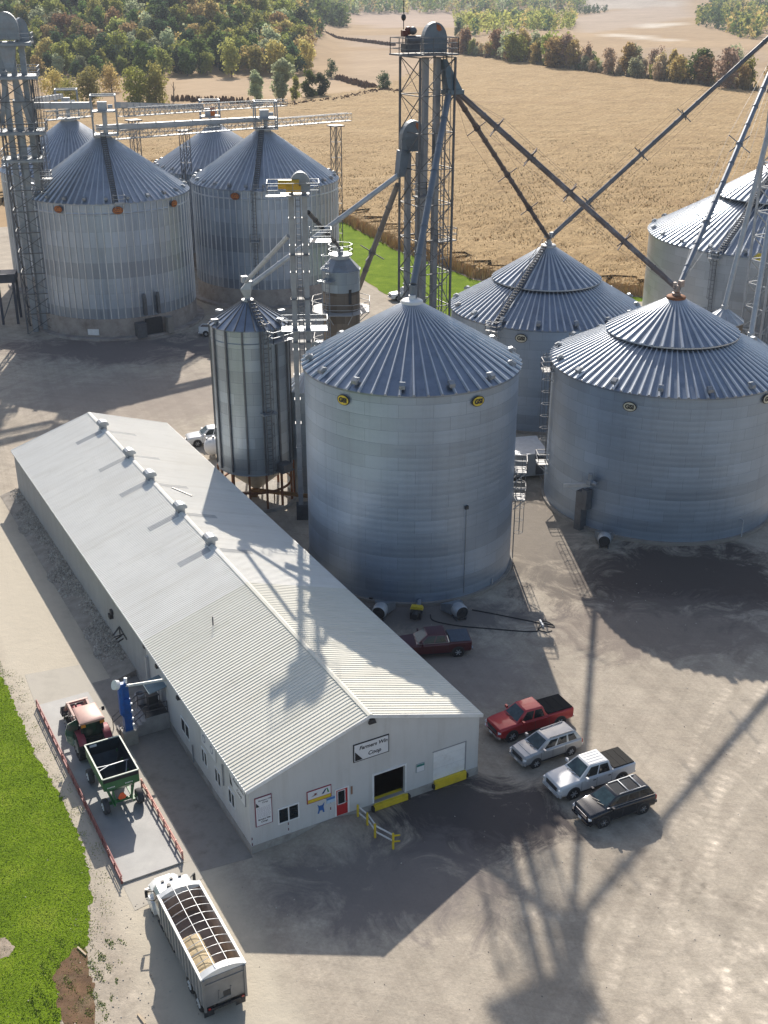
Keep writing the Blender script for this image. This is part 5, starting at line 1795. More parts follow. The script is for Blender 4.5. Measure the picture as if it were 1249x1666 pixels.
# ------------------------------------------------------------------ truck scale
def truck_scale():
    t = thing('truck_scale', 'long pale truck scale deck with red guard rails on both sides', 'truck scale', bl(-5.78, 11.6), YA)
    mb = MB()
    mb.span((-1.85, -10.4, 0.03), (1.85, 10.4, 0.14))
    mb.build('deck', pm('scale_deck', (0.30, 0.295, 0.285), 0.65, 0.05, 0.14, 0.4, 0.05, 8, dirt=(0.38, 0.37, 0.35), dscale=0.35), t)
    rred = pm('faded_red_rail', (0.25, 0.08, 0.075), 0.55, 0.1, 0.25, 1.2, dirt=(0.5, 0.27, 0.24), dscale=0.7)
    rpink = pm('salmon_rail', (0.52, 0.25, 0.20), 0.55, 0.1, 0.2, 1.2)
    for a, b in ((-10.4, -2.6), (-2.4, 2.9), (3.1, 10.4)):
        mb = MB()
        mb.span((-1.95, a, 0.05), (-1.87, b, 0.27))
        mb.cyl((-1.9, a, 0.62), (-1.9, b, 0.62), 0.04, n=8)
        mb.cyl((-1.9, a, 0.45), (-1.9, b, 0.45), 0.03, n=6)
        n = int((b - a) / 1.15)
        for k in range(n + 1):
            y = a + 0.05 + (b - a - 0.1) * k / n
            mb.box((-1.95, y, 0.34), (0.06, 0.06, 0.58))
        mb.build('guard_rail', rred, t)
    mb = MB()
    mb.cyl((1.9, -10.2, 0.62), (1.9, -2.2, 0.62), 0.055, n=8)
    mb.cyl((1.9, -10.2, 0.32), (1.9, -2.2, 0.32), 0.045, n=8)
    for k in range(8):
        mb.box((1.9, -10.1 + k * 1.12, 0.36), (0.1, 0.1, 0.66))
    mb.build('guard_rail', rpink, t)
truck_scale()
# ------------------------------------------------------------------ support towers, elevator legs, conveyors, spouts
def lattice_mb(mb, w, d, z0, z1, step, leg=0.16, br=0.08, taper=1.0, cross=True):
    """four-legged braced tower, base at z0, centred on the origin"""
    n = max(1, round((z1 - z0) / step))
    def corner(i, z):
        k = 1 + (taper - 1) * (z - z0) / (z1 - z0)
        sx, sy = ((-1, -1), (1, -1), (1, 1), (-1, 1))[i]
        return Vector((sx * w / 2 * k, sy * d / 2 * k, z))
    for i in range(4):
        mb.bar(corner(i, z0), corner(i, z1), leg, leg)
    for k in range(n + 1):
        z = z0 + (z1 - z0) * k / n
        for i in range(4):
            if k:
                mb.bar(corner(i, z), corner((i + 1) % 4, z), br * 1.2, br * 1.2)
            if k < n:
                zb = z0 + (z1 - z0) * (k + 1) / n
                mb.bar(corner(i, z), corner((i + 1) % 4, zb), br, br)
                if cross:
                    mb.bar(corner((i + 1) % 4, z), corner(i, zb), br * 0.6, br * 0.6)
def leg_head(par, x, y, z, ax, L_=2.6, wd=1.0, h=1.9, mat=None, motor=True, mot=YELLOWM, cap_spot=True):
    """half-round elevator head; ax is the direction of its long side"""
    d = Vector((math.cos(ax), math.sin(ax), 0))
    n = Vector((-d.y, d.x, 0))
    o = Vector((x, y, z))
    prof = [(-L_ / 2, 0), (L_ / 2, 0), (L_ / 2, h * 0.42)]
    for k in range(1, 12):
        a = PI * k / 12
        prof.append((L_ / 2 * math.cos(a), h * 0.42 + (h * 0.62) * math.sin(a)))
    prof.append((-L_ / 2, h * 0.42))
    mb = MB()
    mb.extr([o + d * u - n * wd / 2 + Vector((0, 0, v)) for u, v in prof], n * wd)
    mb.bar(o + d * (-L_ / 2 - 0.06) + Vector((0, 0, h * 0.42)) - n * (wd / 2 + 0.03), o + d * (L_ / 2 + 0.06) + Vector((0, 0, h * 0.42)) - n * (wd / 2 + 0.03), 0.1, 0.08)
    hd = mb.build('elevator_head', mat or GALV, par)
    if cap_spot:
        mb = MB()
        mb.extr([o + d * u - n * (wd / 2 + 0.015) + Vector((0, 0, v)) for u, v in ((0.05, h * 0.99), (0.42, h * 0.92), (0.55, h * 0.78), (0.3, h * 0.72), (0.08, h * 0.8))], -n * 0.02)
        mb.build('rust_patch', pm('rust_stain', (0.35, 0.12, 0.05), 0.8, 0, 0.3, 3), hd)
    if motor:
        mb = MB()
        c = o - d * (L_ / 2 + 0.55) + Vector((0, 0, 0.75))
        mb.cyl(c - d * 0.45, c + d * 0.45, 0.36, n=12)
        mb.box((c.x, c.y, c.z - 0.4), (0.9, 0.6, 0.35), ax)
        mb.build('drive_motor', mot, par)
    return hd
def trunk_mb(mb, x, y, z0, z1, w=0.7, d=0.5, rz=0.0, flange=3.0):
    mb.box((x, y, (z0 + z1) / 2), (w, d, z1 - z0), rz)
    z = z0 + flange
    while z < z1 - 0.5:
        mb.box((x, y, z), (w + 0.12, d + 0.12, 0.08), rz)
        z += flange

LEGM = pm('weathered_leg_casing', (0.26, 0.275, 0.30), 0.5, 0.4, 0.2, 0.5, dirt=(0.19, 0.18, 0.18))
# the tall tower behind the nearest bin
TWX, TWY = 3.95, 112.0
def main_tower():
    t = thing('elevator_tower', 'tall lattice elevator tower rising behind the nearest bin, with a dome-headed leg on top', 'elevator tower', (TWX, TWY, 0), YA)
    mb = MB()
    lattice_mb(mb, 3.65, 3.65, 0, 42.0, 3.35, 0.17, 0.07)
    mb.build('lattice', GALV_D, t)
    # two casings per leg
    def trunkset(xs, y, z1, nm='leg_casing'):
        for x in xs:
            mb = MB()
            trunk_mb(mb, x, y, 0.3, z1, 0.46, 0.5)
            mb.build(nm, LEGM, t)
    trunkset((-0.75, 0.5), -0.9, 42.0)
    trunkset((-1.55, -0.35), 0.75, 33.6)
    leg_head(t, 0.1, -0.9, 42.4, R(0) - YA * 0.55, 2.15, 1.1, 2.4, HEADM, False)
    mb = MB()
    a0 = -YA * 0.55
    mb.cyl((-2.6, -0.6, 43.4), (-1.3, -0.9, 43.4), 0.42, n=12)
    mb.box((-2.2, -0.7, 42.8), (1.5, 0.9, 0.7))
    mb.ball((-1.9, -0.6, 44.2), 0.35)
    mb.build('drive_motor', GALV_D, t)
    mb = MB()
    mb.box((-2.6, -0.3, 44.0), (0.5, 0.45, 0.5))
    mb.ball((-2.2, -0.3, 44.2), 0.36)
    mb.build('red_motor', pm('motor_red', (0.14, 0.04, 0.03), 0.5, 0, 0.3, 3), t)
    mb = MB()
    mb.cyl((-2.7, -0.3, 44.3), (-2.7, -0.3, 46.9), 0.04, n=5)
    mb.ball((-2.7, -0.3, 45.3), (0.22, 0.22, 0.3))
    mb.build('beacon_mast', DARK, t)
    leg_head(t, -0.95, 0.75, 33.8, -YA * 0.55, 2.5, 1.2, 2.6, HEADM, False)
    # top platform with rails
    mb = MB()
    mb.box((-0.85, -0.8, 42.25), (5.3, 3.4, 0.14))
    rail_mb(mb, [(-3.4, -2.4), (1.75, -2.4), (1.75, 0.85), (-3.4, 0.85)], 42.3, 1.35, 1.1, 0, True, 0.06, 3)
    mb.build('top_platform', LADM, t)
    # inner platforms and ladder with cage
    for z, P in ((30.0, (-2.2, -2.4, -0.6, -1.2)), (25.6, (0.3, -1.9, 2.4, -0.7)), (14.4, (0.9, -2.3, 3.2, -0.8)), (12.0, (-0.2, -1.8, 1.8, -0.6))):
        x0, y0, x1, y1 = P
        mb = MB()
        mb.box(((x0 + x1) / 2, (y0 + y1) / 2, z), (x1 - x0, y1 - y0, 0.1))
        rail_mb(mb, [(x0, y0), (x1, y0), (x1, y1), (x0, y1)], z + 0.05, 1.1, 1.0, 0, True, 0.06, 2)
        mb.build('rest_platform', GALV if z < 20 else LADM, t)
    mb = MB()
    ladder_mb(mb, (1.15, -1.15, 4), (1.15, -1.15, 42.3), (0.3, -1, 0), 0.5, True, 0.5)
    mb.build('caged_ladder', LADM, t)
    # distributor hanging on the right-hand side under the head
    mb = MB()
    mb.loft([[(0.75, -1.5, 41.8), (1.15, -1.5, 41.8), (1.15, -0.9, 41.8), (0.75, -0.9, 41.8)], [(1.2, -1.75, 39.2), (2.7, -1.75, 39.2), (2.7, -0.7, 39.2), (1.2, -0.7, 39.2)]])
    mb.box((1.95, -1.25, 39.0), (1.75, 1.25, 0.38))
    mb.build('distributor', pm('teal_grey_steel', (0.14, 0.19, 0.23), 0.45, 0.5, 0.15, 1.2), t)
    # lower leg's spout box
    mb = MB()
    mb.loft([[(-2.5, 0.3, 33.9), (-1.5, 0.3, 33.9), (-1.5, 1.2, 33.9), (-2.5, 1.2, 33.9)], [(-2.9, 0.1, 31.6), (-2.2, 0.1, 31.6), (-2.2, 0.9, 31.6), (-2.9, 0.9, 31.6)]])
    mb.build('spout_box', HEADM, t)
    return t
main_tower()
def tw(x, y, z):
    return Vector((TWX, TWY, 0)) + BU * x + BV * y + Vector((0, 0, z))

def spout(label, p, q, r=0.2, mat=GALV_D, braces=(), size=1.5, elbow=False, collars=True, group='spouts between elevator towers and bins'):
    p, q = Vector(p), Vector(q)
    t = thing('grain_spout', label, 'spout', (q.x, q.y, 0), 0, group)
    o = Vector((q.x, q.y, 0))
    d = (q - p).normalized()
    n = max(2, int((q - p).length / 3.0))
    mb = MB()
    mb.cyl(p - o, q - o, r, n=12)
    for k in range(1, n):
        c = p.lerp(q, k / n) - o
        mb.cyl(c - d * 0.07, c + d * 0.07, r + 0.05, n=12)
    if elbow:
        mb.cyl(q - o, q - o - Vector((0, 0, 1.1)), r * 1.1, n=12)
    mb.build('pipe', mat, t, 40)
    up = d.cross(Vector((0, 0, 1))).normalized()
    for k in braces:
        c = p.lerp(q, k) - o
        v = up.cross(d).normalized()
        mb = MB()
        for a, b in ((1, 1), (1, -1)):
            e = (up * a + v * b).normalized() * size
            mb.bar(c - e, c + e, 0.09, 0.09)
        mb.cyl(c - d * 0.12, c + d * 0.12, r + 0.1, n=12)
        mb.build('truss_cross', mat, t)
    # stay cables through the tips of the crosses
    if len(braces) > 1:
        mb = MB()
        v = up.cross(d).normalized()
        for a, b in ((1, 1), (1, -1), (-1, 1), (-1, -1)):
            e = (up * a + v * b).normalized() * size
            P = [p - o] + [p.lerp(q, k) - o + e for k in sorted(braces)] + [q - o]
            for s, f in zip(P, P[1:]):
                mb.cyl(s, f, 0.012, n=3, cap=False)
        mb.build('stay_cable', mat, t)
    return t
DST = tw(2.5, -1.4, 38.9)
spout('long brown-grey spout from the tall tower down to the rust-peaked bin, crossing another spout', DST, (RX, RY, 21.6), 0.26, pm('brown_grey_pipe', (0.17, 0.14, 0.135), 0.5, 0.4, 0.3, 0.4, dirt=(0.34, 0.34, 0.36)), (0.17, 0.32, 0.5, 0.75), 1.25)
spout('steep spout from the tall tower to the bin between and behind the nearest bins', tw(2.3, -0.95, 38.9), (MX, MY, 20.5), 0.24, pm('brown_pipe', (0.13, 0.105, 0.10), 0.5, 0.4, 0.3, 0.4), (0.2, 0.5, 0.75), 1.2)
spout('blue-grey spout falling in front of the tower to the nearest bin peak', tw(1.4, -1.5, 38.9), (NX + 0.1, NY + 0.3, 25.2), 0.3, pm('blue_grey_pipe', (0.17, 0.195, 0.225), 0.5, 0.25, 0.15, 0.6), (), 1, True)
LOW = tw(-2.55, 0.5, 31.8)
spout('pale spout from the lower tower head down past the yellow-motor leg to the hopper bin', LOW, (HX + 0.25, HY, 21.9), 0.25, GALV_L, (), 1.2)
spout('dark spout dropping steeply left of the tall tower, toward the yard behind the dryer', LOW + Vector((-0.2, 0.3, -1)), at_y(583, 470, 121.5), 0.27, pm('dull_pipe', (0.20, 0.185, 0.175), 0.5, 0.4, 0.3, 0.4), (0.62,), 1.4)
# the smaller leg beside the hopper bin
EX, EY = -7.6, 103.4
def small_leg():
    t = thing('bucket_elevator', 'slim double-cased elevator leg with a yellow motor beside the hopper bin', 'elevator leg', (EX, EY, 0), R(4))
    for x in (-0.55, 0.62):
        mb = MB()
        trunk_mb(mb, x, 0, 0.4, 31.4, 0.46, 0.62, 0, 2.4)
        mb.build('leg_casing', pm('grey_leg_casing', (0.34, 0.34, 0.345), 0.6, 0.15, 0.15, 0.8, dirt=(0.26, 0.25, 0.24)), t)
    mb = MB()
    mb.box((0, 0, 0.8), (2.0, 0.9, 1.6))
    mb.build('boot', GALV_D, t)
    leg_head(t, 0.3, 0, 31.5, R(0), 1.7, 0.8, 1.6, GALV, False, cap_spot=False)
    mb = MB()
    mb.cyl((-1.6, -0.3, 32.15), (0.2, -0.5, 32.15), 0.42, n=12)
    mb.box((-0.3, -0.6, 31.8), (1.3, 0.6, 0.5))
    mb.build('drive_motor', YELLOWM, t)
    mb = MB()
    mb.box((-0.2, -0.1, 31.2), (2.5, 2.0, 0.1))
    mb.box((-2.0, -0.6, 31.2), (1.4, 1.0, 0.06))
    rail_mb(mb, [(-2.6, -1.3), (1.9, -1.3), (1.9, 1.1), (-2.6, 1.1)], 31.2, 1.15, 2.2, 0, True, 0.05)
    mb.build('top_platform', GALV, t)
    mb = MB()
    ladder_mb(mb, (0.03, -0.45, 15), (0.03, -0.45, 31.2), (0, -1, 0), 0.42, False, 0.5)
    for z in (18, 22, 26):
        mb.box((0.03, -0.1, z), (1.8, 0.9, 0.08))
    mb.build('ladder', LADM, t)
    for z, x0, x1 in ((19.2, -1.8, 2.4), (27.2, 1.0, 2.9)):
        mb = MB()
        mb.box(((x0 + x1) / 2, -0.2, z), (x1 - x0, 1.7, 0.08))
        rail_mb(mb, [(x0, -1.05), (x1, -1.05), (x1, 0.65), (x0, 0.65)], z, 1.1, 1.0, 0, True, 0.045)
        mb.build('rest_platform', GALV, t)
    return t
small_leg()
spout('thin grey spout from the yellow-motor leg to the hopper bin, the upper of two', (EX - 0.9, EY + 0.2, 27.6), (HX - 0.05, HY - 0.3, 22.4), 0.2, GALV_L, (), 1)
spout('short black spout from the yellow-motor leg across to the brown dryer', (EX + 0.9, EY + 0.5, 29.6), (DX - 0.1, DY, 23.6), 0.2, DARK, (), 1)
def hopper_cap():
    mb = MB()
    o = Vector((HX, HY, 20.9))
    mb.loft([[o + Vector((a * 0.28, b * 0.28, 0)) for a, b in ((-1, -1), (1, -1), (1, 1), (-1, 1))], [o + Vector((a * 0.5 - 0.1, b * 0.45, 0.75)) for a, b in ((-1, -1), (1, -1), (1, 1), (-1, 1))], [o + Vector((a * 0.22 + 0.25, b * 0.3, 1.5)) for a, b in ((-1, -1), (1, -1), (1, 1), (-1, 1))]])
    mb.box((HX - 0.2, HY - 0.2, 22.6), (0.55, 0.5, 0.6), 0.4)
    tag(mb.build('spout_hopper', GALV_L), 'pale square catch box joining the spouts on the hopper bin peak', 'catch box')
hopper_cap()

# the tower out beyond the right edge, with its spouts
RT = at_y(1262, 300, 141)
RTX = RT.x + 0.6
def right_tower():
    t = thing('elevator_tower', 'pale lattice tower at the right edge, in front of the largest bin', 'elevator tower', (RTX, 141, 0), YA)
    mb = MB()
    lattice_mb(mb, 3.4, 3.4, 0, 46, 2.9, 0.24, 0.12, 1, False)
    mb.build('lattice', GALV_L, t)
    for x in (-0.5, 0.6):
        mb = MB()
        trunk_mb(mb, x, 0.2, 0, 46, 0.6, 0.8)
        mb.build('leg_casing', GALV, t)
    leg_head(t, 0.1, 0.2, 46.2, 0, 2.6, 1.2, 2.2, GALV, True)
    mb = MB()
    mb.box((-0.2, -1.6, 43.0), (2.4, 1.6, 1.4), 0, 0, (0.4, 0.5))
    mb.build('distributor', GALV, t)
    mb = MB()
    ladder_mb(mb, (-1.0, -2.0, 3), (-1.0, -2.0, 45), (0, -1, 0), 0.5, True, 0.6)
    mb.build('caged_ladder', GALV, t)
right_tower()
RD = at_y(1288, 34, 140)
spout('long dark spout from the upper right to the bin behind the nearest pair', RD + Vector((-0.5, 0, 0)), (MX + 0.1, MY, 20.6), 0.26, pm('dark_pipe', (0.15, 0.155, 0.17), 0.45, 0.5, 0.3, 0.4, dirt=(0.3, 0.27, 0.25)), (0.42, 0.6, 0.83), 1.2)
spout('long blue-grey spout from the upper right down to the rust-peaked bin', RD, (RX + 0.1, RY, 21.6), 0.27, pm('blue_pipe', (0.20, 0.225, 0.265), 0.5, 0.25, 0.2, 0.5), (0.5, 0.78), 1.5)
spout('white spout to the farther of the two small peaked bins at the right edge', RD + Vector((0.3, -0.6, 0)), hb1, 0.3, GALV_L, (), 1, True)
spout('white spout to the nearer of the two small peaked bins at the right edge', RD + Vector((0.8, -1.2, 0)), hb2, 0.3, GALV_L, (), 1, True)
def peak_box(x, y, z, lab, mat):
    mb = MB()
    mb.lathe([(0.42, z), (0.42, z + 0.25), (0.28, z + 0.3), (0.28, z + 0.95), (0.01, z + 1.0)], 14, (x, y))
    mb.box((x + 0.35, y, z + 1.1), (0.5, 0.4, 0.6), 0.5)
    mb.box((x - 0.3, y, z + 1.0), (0.4, 0.4, 0.5), 0.2)
    tag(mb.build('spout_hopper', mat), lab, 'catch box')
peak_box(MX, MY, 19.85, 'pale catch box on the peak of the bin between and behind the nearest bins', GALV_L)
peak_box(RX, RY, 20.95, 'rust-stained catch box where two spouts meet on the rust-streaked roof', pm('rusty_galvanised', (0.42, 0.36, 0.33), 0.5, 0.4, 0.3, 1.5, dirt=(0.2, 0.11, 0.07)))

# ------------------------------------------------------------------ towers and conveyors over the ribbed bins
LTY = 172.0
LTX = at_y(12, 50, LTY).x
def left_tower():
    t = thing('elevator_tower', 'broad pale elevator tower with a big dome head at the left edge', 'elevator tower', (LTX, LTY, 0), R(12))
    mb = MB()
    lattice_mb(mb, 4.6, 4.6, 0, 36.0, 3.0, 0.22, 0.10)
    mb.build('lattice', GALV_D, t)
    for x, y in ((-1.2, -1), (0.3, -1), (1.6, -0.4), (1.9, 0.9), (-0.2, 1.0)):
        mb = MB()
        trunk_mb(mb, x, y, 0, 40.8 if y < 0.5 else 33, 0.78, 0.9)
        mb.build('casing', GALV, t)
    leg_head(t, -0.1, -0.9, 41.0, 0, 3.4, 1.7, 3.4, GALV, False, cap_spot=False)
    leg_head(t, 1.7, 0.9, 40.6, 0.3, 1.8, 1.2, 3.0, GALV, False, cap_spot=False)
    for z, ex in ((40.6, 3.9), (36.3, 4.3), (29.0, 4.6), (25.2, 3.6)):
        mb = MB()
        mb.box((0, 0, z), (ex * 1.6, ex * 1.3, 0.16))
        for s in (-1, 1):
            mb.bar((-ex * 0.8, s * ex * 0.65, z - 0.2), (ex * 0.8, s * ex * 0.65, z - 0.2), 0.3, 0.3)
        rail_mb(mb, [(-ex * 0.8, -ex * 0.65), (ex * 0.8, -ex * 0.65), (ex * 0.8, ex * 0.65), (-ex * 0.8, ex * 0.65)], z + 0.08, 1.15, 1.3, 0, True, 0.08)
        mb.build('deck', GALV, t)
    mb = MB()
    mb.loft([[(-1.6, -2.0, 40.4), (1.0, -2.0, 40.4), (1.0, -0.6, 40.4), (-1.6, -0.6, 40.4)], [(-0.6, -2.1, 37.0), (0.4, -2.1, 37.0), (0.4, -1.2, 37.0), (-0.6, -1.2, 37.0)]])
    mb.bar((0.2, -1.6, 37), (1.6, -1.4, 30), 0.6, 0.6)
    mb.bar((-0.8, -1.6, 37), (-2.2, -1.6, 30), 0.6, 0.6)
    mb.build('distributor', GALV, t)
    for k, (x, y) in enumerate(((2.6, -1.6), (2.9, 0.3))):
        mb = MB()
        ladder_mb(mb, (x, y, 2), (x, y, 36), (1, -0.4, 0), 0.5, True, 0.6)
        mb.build('caged_ladder', LADM, t)
    for z in (22.5, 19.6, 15.5):
        mb = MB()
        mb.box((2.9, -1.8, z), (1.7, 1.7, 0.08))
        rail_mb(mb, [(2.1, -2.6), (3.7, -2.6), (3.7, -1.0), (2.1, -1.0)], z, 1.1, 1.0, 0, True, 0.06)
        mb.build('rest_platform', GALV_L, t)
    return t
left_tower()
def loading_bay():
    p = gp(18, 528)
    t = thing('loading_bay', 'dark raised loading frame on posts at the left edge', 'loading frame', (p.x - 1.5, p.y + 2.0, 0), R(10))
    mb = MB()
    mb.box((-1.0, 0, 7.0), (7.0, 4.4, 1.1))
    mb.box((-1.0, -2.3, 7.7), (7.2, 0.2, 0.25))
    mb.box((-1.4, 0.4, 8.2), (3.0, 2.4, 1.4), 0, 0, (0.6, 0.6))
    mb.build('hopper_deck', pm('dark_blue_steel', (0.06, 0.07, 0.095), 0.5, 0.4, 0.2, 1), t)
    for x, y in ((2.2, -2.0), (2.2, 2.0), (0.0, -2.0), (-1.5, -2.0), (-4.2, -2.0), (-4.2, 2.0)):
        mb = MB()
        mb.box((x, y, 3.25), (0.35, 0.35, 6.5))
        mb.build('post', pm('dark_blue_steel', (0, 0, 0)), t)
    mb = MB()
    mb.bar((2.2, -2.0, 1), (2.2, 2.0, 6), 0.15)
    mb.bar((0.0, -2.0, 0.5), (2.2, -2.0, 5.5), 0.15)
    mb.build('brace', GALV_D, t)
loading_bay()
def truss_walk(mb, p, q, w=1.1, h=1.2, step=1.4):
    p, q = Vector(p), Vector(q)
    d = (q - p).normalized()
    n = Vector((-d.y, d.x, 0)).normalized()
    for s in (-1, 1):
        o = n * s * w / 2
        mb.bar(p + o, q + o, 0.12)
        mb.bar(p + o + Vector((0, 0, h)), q + o + Vector((0, 0, h)), 0.1)
        mb.bar(p + o + Vector((0, 0, h * 0.5)), q + o + Vector((0, 0, h * 0.5)), 0.06)
        k = max(1, int((q - p).length / step))
        for i in range(k + 1):
            a = p.lerp(q, i / k) + o
            mb.bar(a, a + Vector((0, 0, h)), 0.07)
            if i < k:
                b = p.lerp(q, (i + 1) / k) + o
                mb.bar(a + Vector((0, 0, h * (i % 2))), b + Vector((0, 0, h * ((i + 1) % 2))), 0.06)
    mb.bar(p, q, w, 0.05)
def head_frame(lab, x, y, z0, z1, z2, rz, box=None, mat=GALV, group=None):
    """square frame with machinery on a bin peak"""
    t = thing('peak_platform', lab, 'platform', (x, y, 0), rz, group)
    w = 1.75
    mb = MB()
    for sx in (-1, 1):
        for sy in (-1, 1):
            mb.bar((sx * w, sy * w * 0.8, z0), (sx * w, sy * w * 0.8, z2), 0.2)
    for z in (z1, z2):
        for a, b in (((-1, -1), (1, -1)), ((1, -1), (1, 1)), ((1, 1), (-1, 1)), ((-1, 1), (-1, -1))):
            mb.bar((a[0] * w, a[1] * w * 0.8, z), (b[0] * w, b[1] * w * 0.8, z), 0.18)
    mb.build('frame', mat, t)
    mb = MB()
    mb.box((0, 0, z0 + 0.1), (w * 2.1, w * 1.8, 0.15))
    mb.box((0, 0, z1), (w * 2, w * 1.6, 0.1))
    rail_mb(mb, [(-w * 1.02, -w * 0.86), (w * 1.02, -w * 0.86), (w * 1.02, w * 0.86), (-w * 1.02, w * 0.86)], z0 + 0.15, 1.1, 1.2, 0, True, 0.07)
    mb.build('deck', GALV_L, t)
    mb = MB()
    mb.box((-0.2, 0, z1 + 0.7), (1.4, 1.0, 1.2))
    mb.cyl((0.6, 0, z1 + 0.6), (1.3, 0, z1 + 0.6), 0.3)
    mb.cyl((0, 0, z0 - 0.2), (0, 0, z1), 0.35)
    mb.build('transfer_box', GALV_L, t)
    if box:
        mb = MB()
        mb.box((0.5, -0.3, z1 + 0.6), (0.8, 0.7, 1.9))
        mb.build('gear_motor', box, t)
    return t
head_frame('two-deck machinery frame on the peak of the three-badge bin', LX + 0.6, LY, 27.6, 31.0, 33.2, R(12))
head_frame('open machinery frame on the peak of the one-badge bin', L2X + 0.5, L2Y, 26.5, 28.2, 30.8, R(12))
head_frame('machinery frame with an orange motor on the half-hidden middle bin peak', B2X - 0.9, B2Y, 24.4, 25.8, 28.6, R(12), ORANGE)
head_frame('machinery frame on the far left bin peak behind the tall legs', B1X, B1Y, 27.3, 29.4, 32.0, R(12))
def conveyor(lab, p, q, r=0.42, walk=None, wlen=None, group='overhead conveyors above the ribbed bins'):
    p, q = Vector(p), Vector(q)
    t = thing('drag_conveyor', lab, 'conveyor', (p.x, p.y, 0), 0, group)
    o = Vector((p.x, p.y, 0))
    mb = MB()
    mb.bar(p - o, q - o, r * 2, r * 1.7)
    d = (q - p).normalized()
    n = int((q - p).length / 3)
    for k in range(n + 1):
        c = p.lerp(q, k / n) - o
        mb.bar(c - d * 0.06, c + d * 0.06, r * 2 + 0.12, r * 1.7 + 0.12)
    mb.build('casing', GALV_L, t)
    if walk:
        mb = MB()
        truss_walk(mb, Vector(walk[0]) - o, Vector(walk[1]) - o)
        mb.build('catwalk', GALV, t)
    return t
A = Vector((LX + 0.6, LY, 30.6))
conveyor('upper conveyor from the left-edge tower to the three-badge bin peak', at_y(46, 172, LTY + 1), A + Vector((-1.9, 0, 1.2)), 0.5, (at_y(74, 196, LTY + 3), A + Vector((-2, 0.8, -0.4))))
conveyor('conveyor running back from the three-badge bin to the orange motor', A + Vector((2.0, 0.4, 1.2)), (B2X - 2.4, B2Y - 0.4, 27.4), 0.42, (A + Vector((2.0, 2.0, -0.6)), at_y(463, 172, 231)))
conveyor('lower conveyor between the two badge bins, its catwalk running on past the end', (LX - 0.4, LY - 0.6, 28.7), (L2X - 0.3, L2Y - 0.6, 28.1), 0.42, ((LX + 1.8, LY + 0.9, 26.9), at_y(569, 196, 207)))
conveyor('short far conveyor from the left-edge tower to the far left bin peak', at_y(44, 165, LTY + 4), (B1X - 1.0, B1Y, 30.9), 0.42)
def trestle(lab, u, v0, v1, y, zb):
    p = at_y(u, v0, y)
    t = MB()
    t.T = Matrix.Translation((p.x, p.y, 0)) @ Matrix.Rotation(R(40), 4, 'Z')
    lattice_mb(t, 1.3, 1.3, zb, p.z, 2.6, 0.11, 0.05)
    t.box((0, 0, p.z + 0.05), (2.2, 2.2, 0.2))
    tag(t.build('trestle', GALV_D), lab, 'support tower', 'support towers of the catwalks')
trestle('slim lattice support under the right end of the long catwalk', 546, 205, 270, 206.5, 0)
trestle('slim lattice support in front of the half-hidden bin roof', 299, 213, 250, 213, 0)
trestle('slim lattice support standing between the bins left of the half-hidden roof', 217, 196, 240, 205, 0)
# ------------------------------------------------------------------ vehicles (local +x forward, +y to the driver's side)
def carpaint(name, c, metal=0.3, rough=0.32):
    return pm(name, c, rough, metal, 0.05, 0.8, coat=0.7, dirt=sc_(c, 0.85), dscale=1.2)
def ring(x, w, zb, zt, tuck=0.1, sh=0.1):
    """a rounded body section at x: half width w between zb and zt"""
    return [(x, -w + tuck, zb), (x, w - tuck, zb), (x, w, zb + 0.16), (x, w, zt - sh * 1.6), (x, w - 0.04, zt - sh * 0.6), (x, w - sh * 1.4, zt), (x, -w + sh * 1.4, zt), (x, -w + 0.04, zt - sh * 0.6), (x, -w, zt - sh * 1.6), (x, -w, zb + 0.16)]
def quad_panel(mb, a, b, c, d, u0, u1, v0, v1, off, mat=0, th=0.012):
    """panel on the quad abcd (a-b bottom, d-c top), inset by fractions, standing off by off"""
    a, b, c, d = (Vector(p) for p in (a, b, c, d))
    f = lambda u, v: (a.lerp(b, u)).lerp(d.lerp(c, u), v)
    n = (b - a).cross(d - a).normalized()
    P = [f(u0, v0), f(u1, v0), f(u1, v1), f(u0, v1)]
    mb.hull8([p + n * (off - th) for p in P] + [p + n * off for p in P], mat)
def wheel(par, x, y, r, wd, side, name='wheel', rim=None, rimr=0.66, tyre=None):
    w = bpy.data.objects.new(name, None)
    mb = MB()
    y0, y1 = y, y - side * wd
    prof = [(r * 0.6, 0), (r * 0.93, 0.0), (r, wd * 0.18), (r, wd * 0.82), (r * 0.93, wd), (r * 0.6, wd)]
    n = 22
    vs = []
    for rr_, k in prof:
        for i in range(n):
            a = 2 * PI * i / n
            vs.append((x + rr_ * math.cos(a), y - side * k, r + rr_ * math.sin(a)))
    fs = []
    for j in range(len(prof) - 1):
        for i in range(n):
            i2 = (i + 1) % n
            fs.append((j * n + i, j * n + i2, (j + 1) * n + i2, (j + 1) * n + i))
    mb.add(vs, fs)
    o = mb.build(name, tyre or BLACK, par, 40)
    mb = MB()
    mb.cyl((x, y - side * 0.03, r), (x, y - side * (wd - 0.03), r), r * rimr * 0.98, n=20)
    mb.cyl((x, y + side * 0.004, r), (x, y - side * 0.03, r), r * 0.16, n=10)
    for k in range(6):
        a = 2 * PI * k / 6
        mb.bar((x + r * 0.14 * math.cos(a), y - side * 0.012, r + r * 0.14 * math.sin(a)), (x + r * rimr * 0.9 * math.cos(a), y - side * 0.012, r + r * rimr * 0.9 * math.sin(a)), 0.09, 0.05)
    mb.build('rim', rim or STEELW, o, 40)
    return o
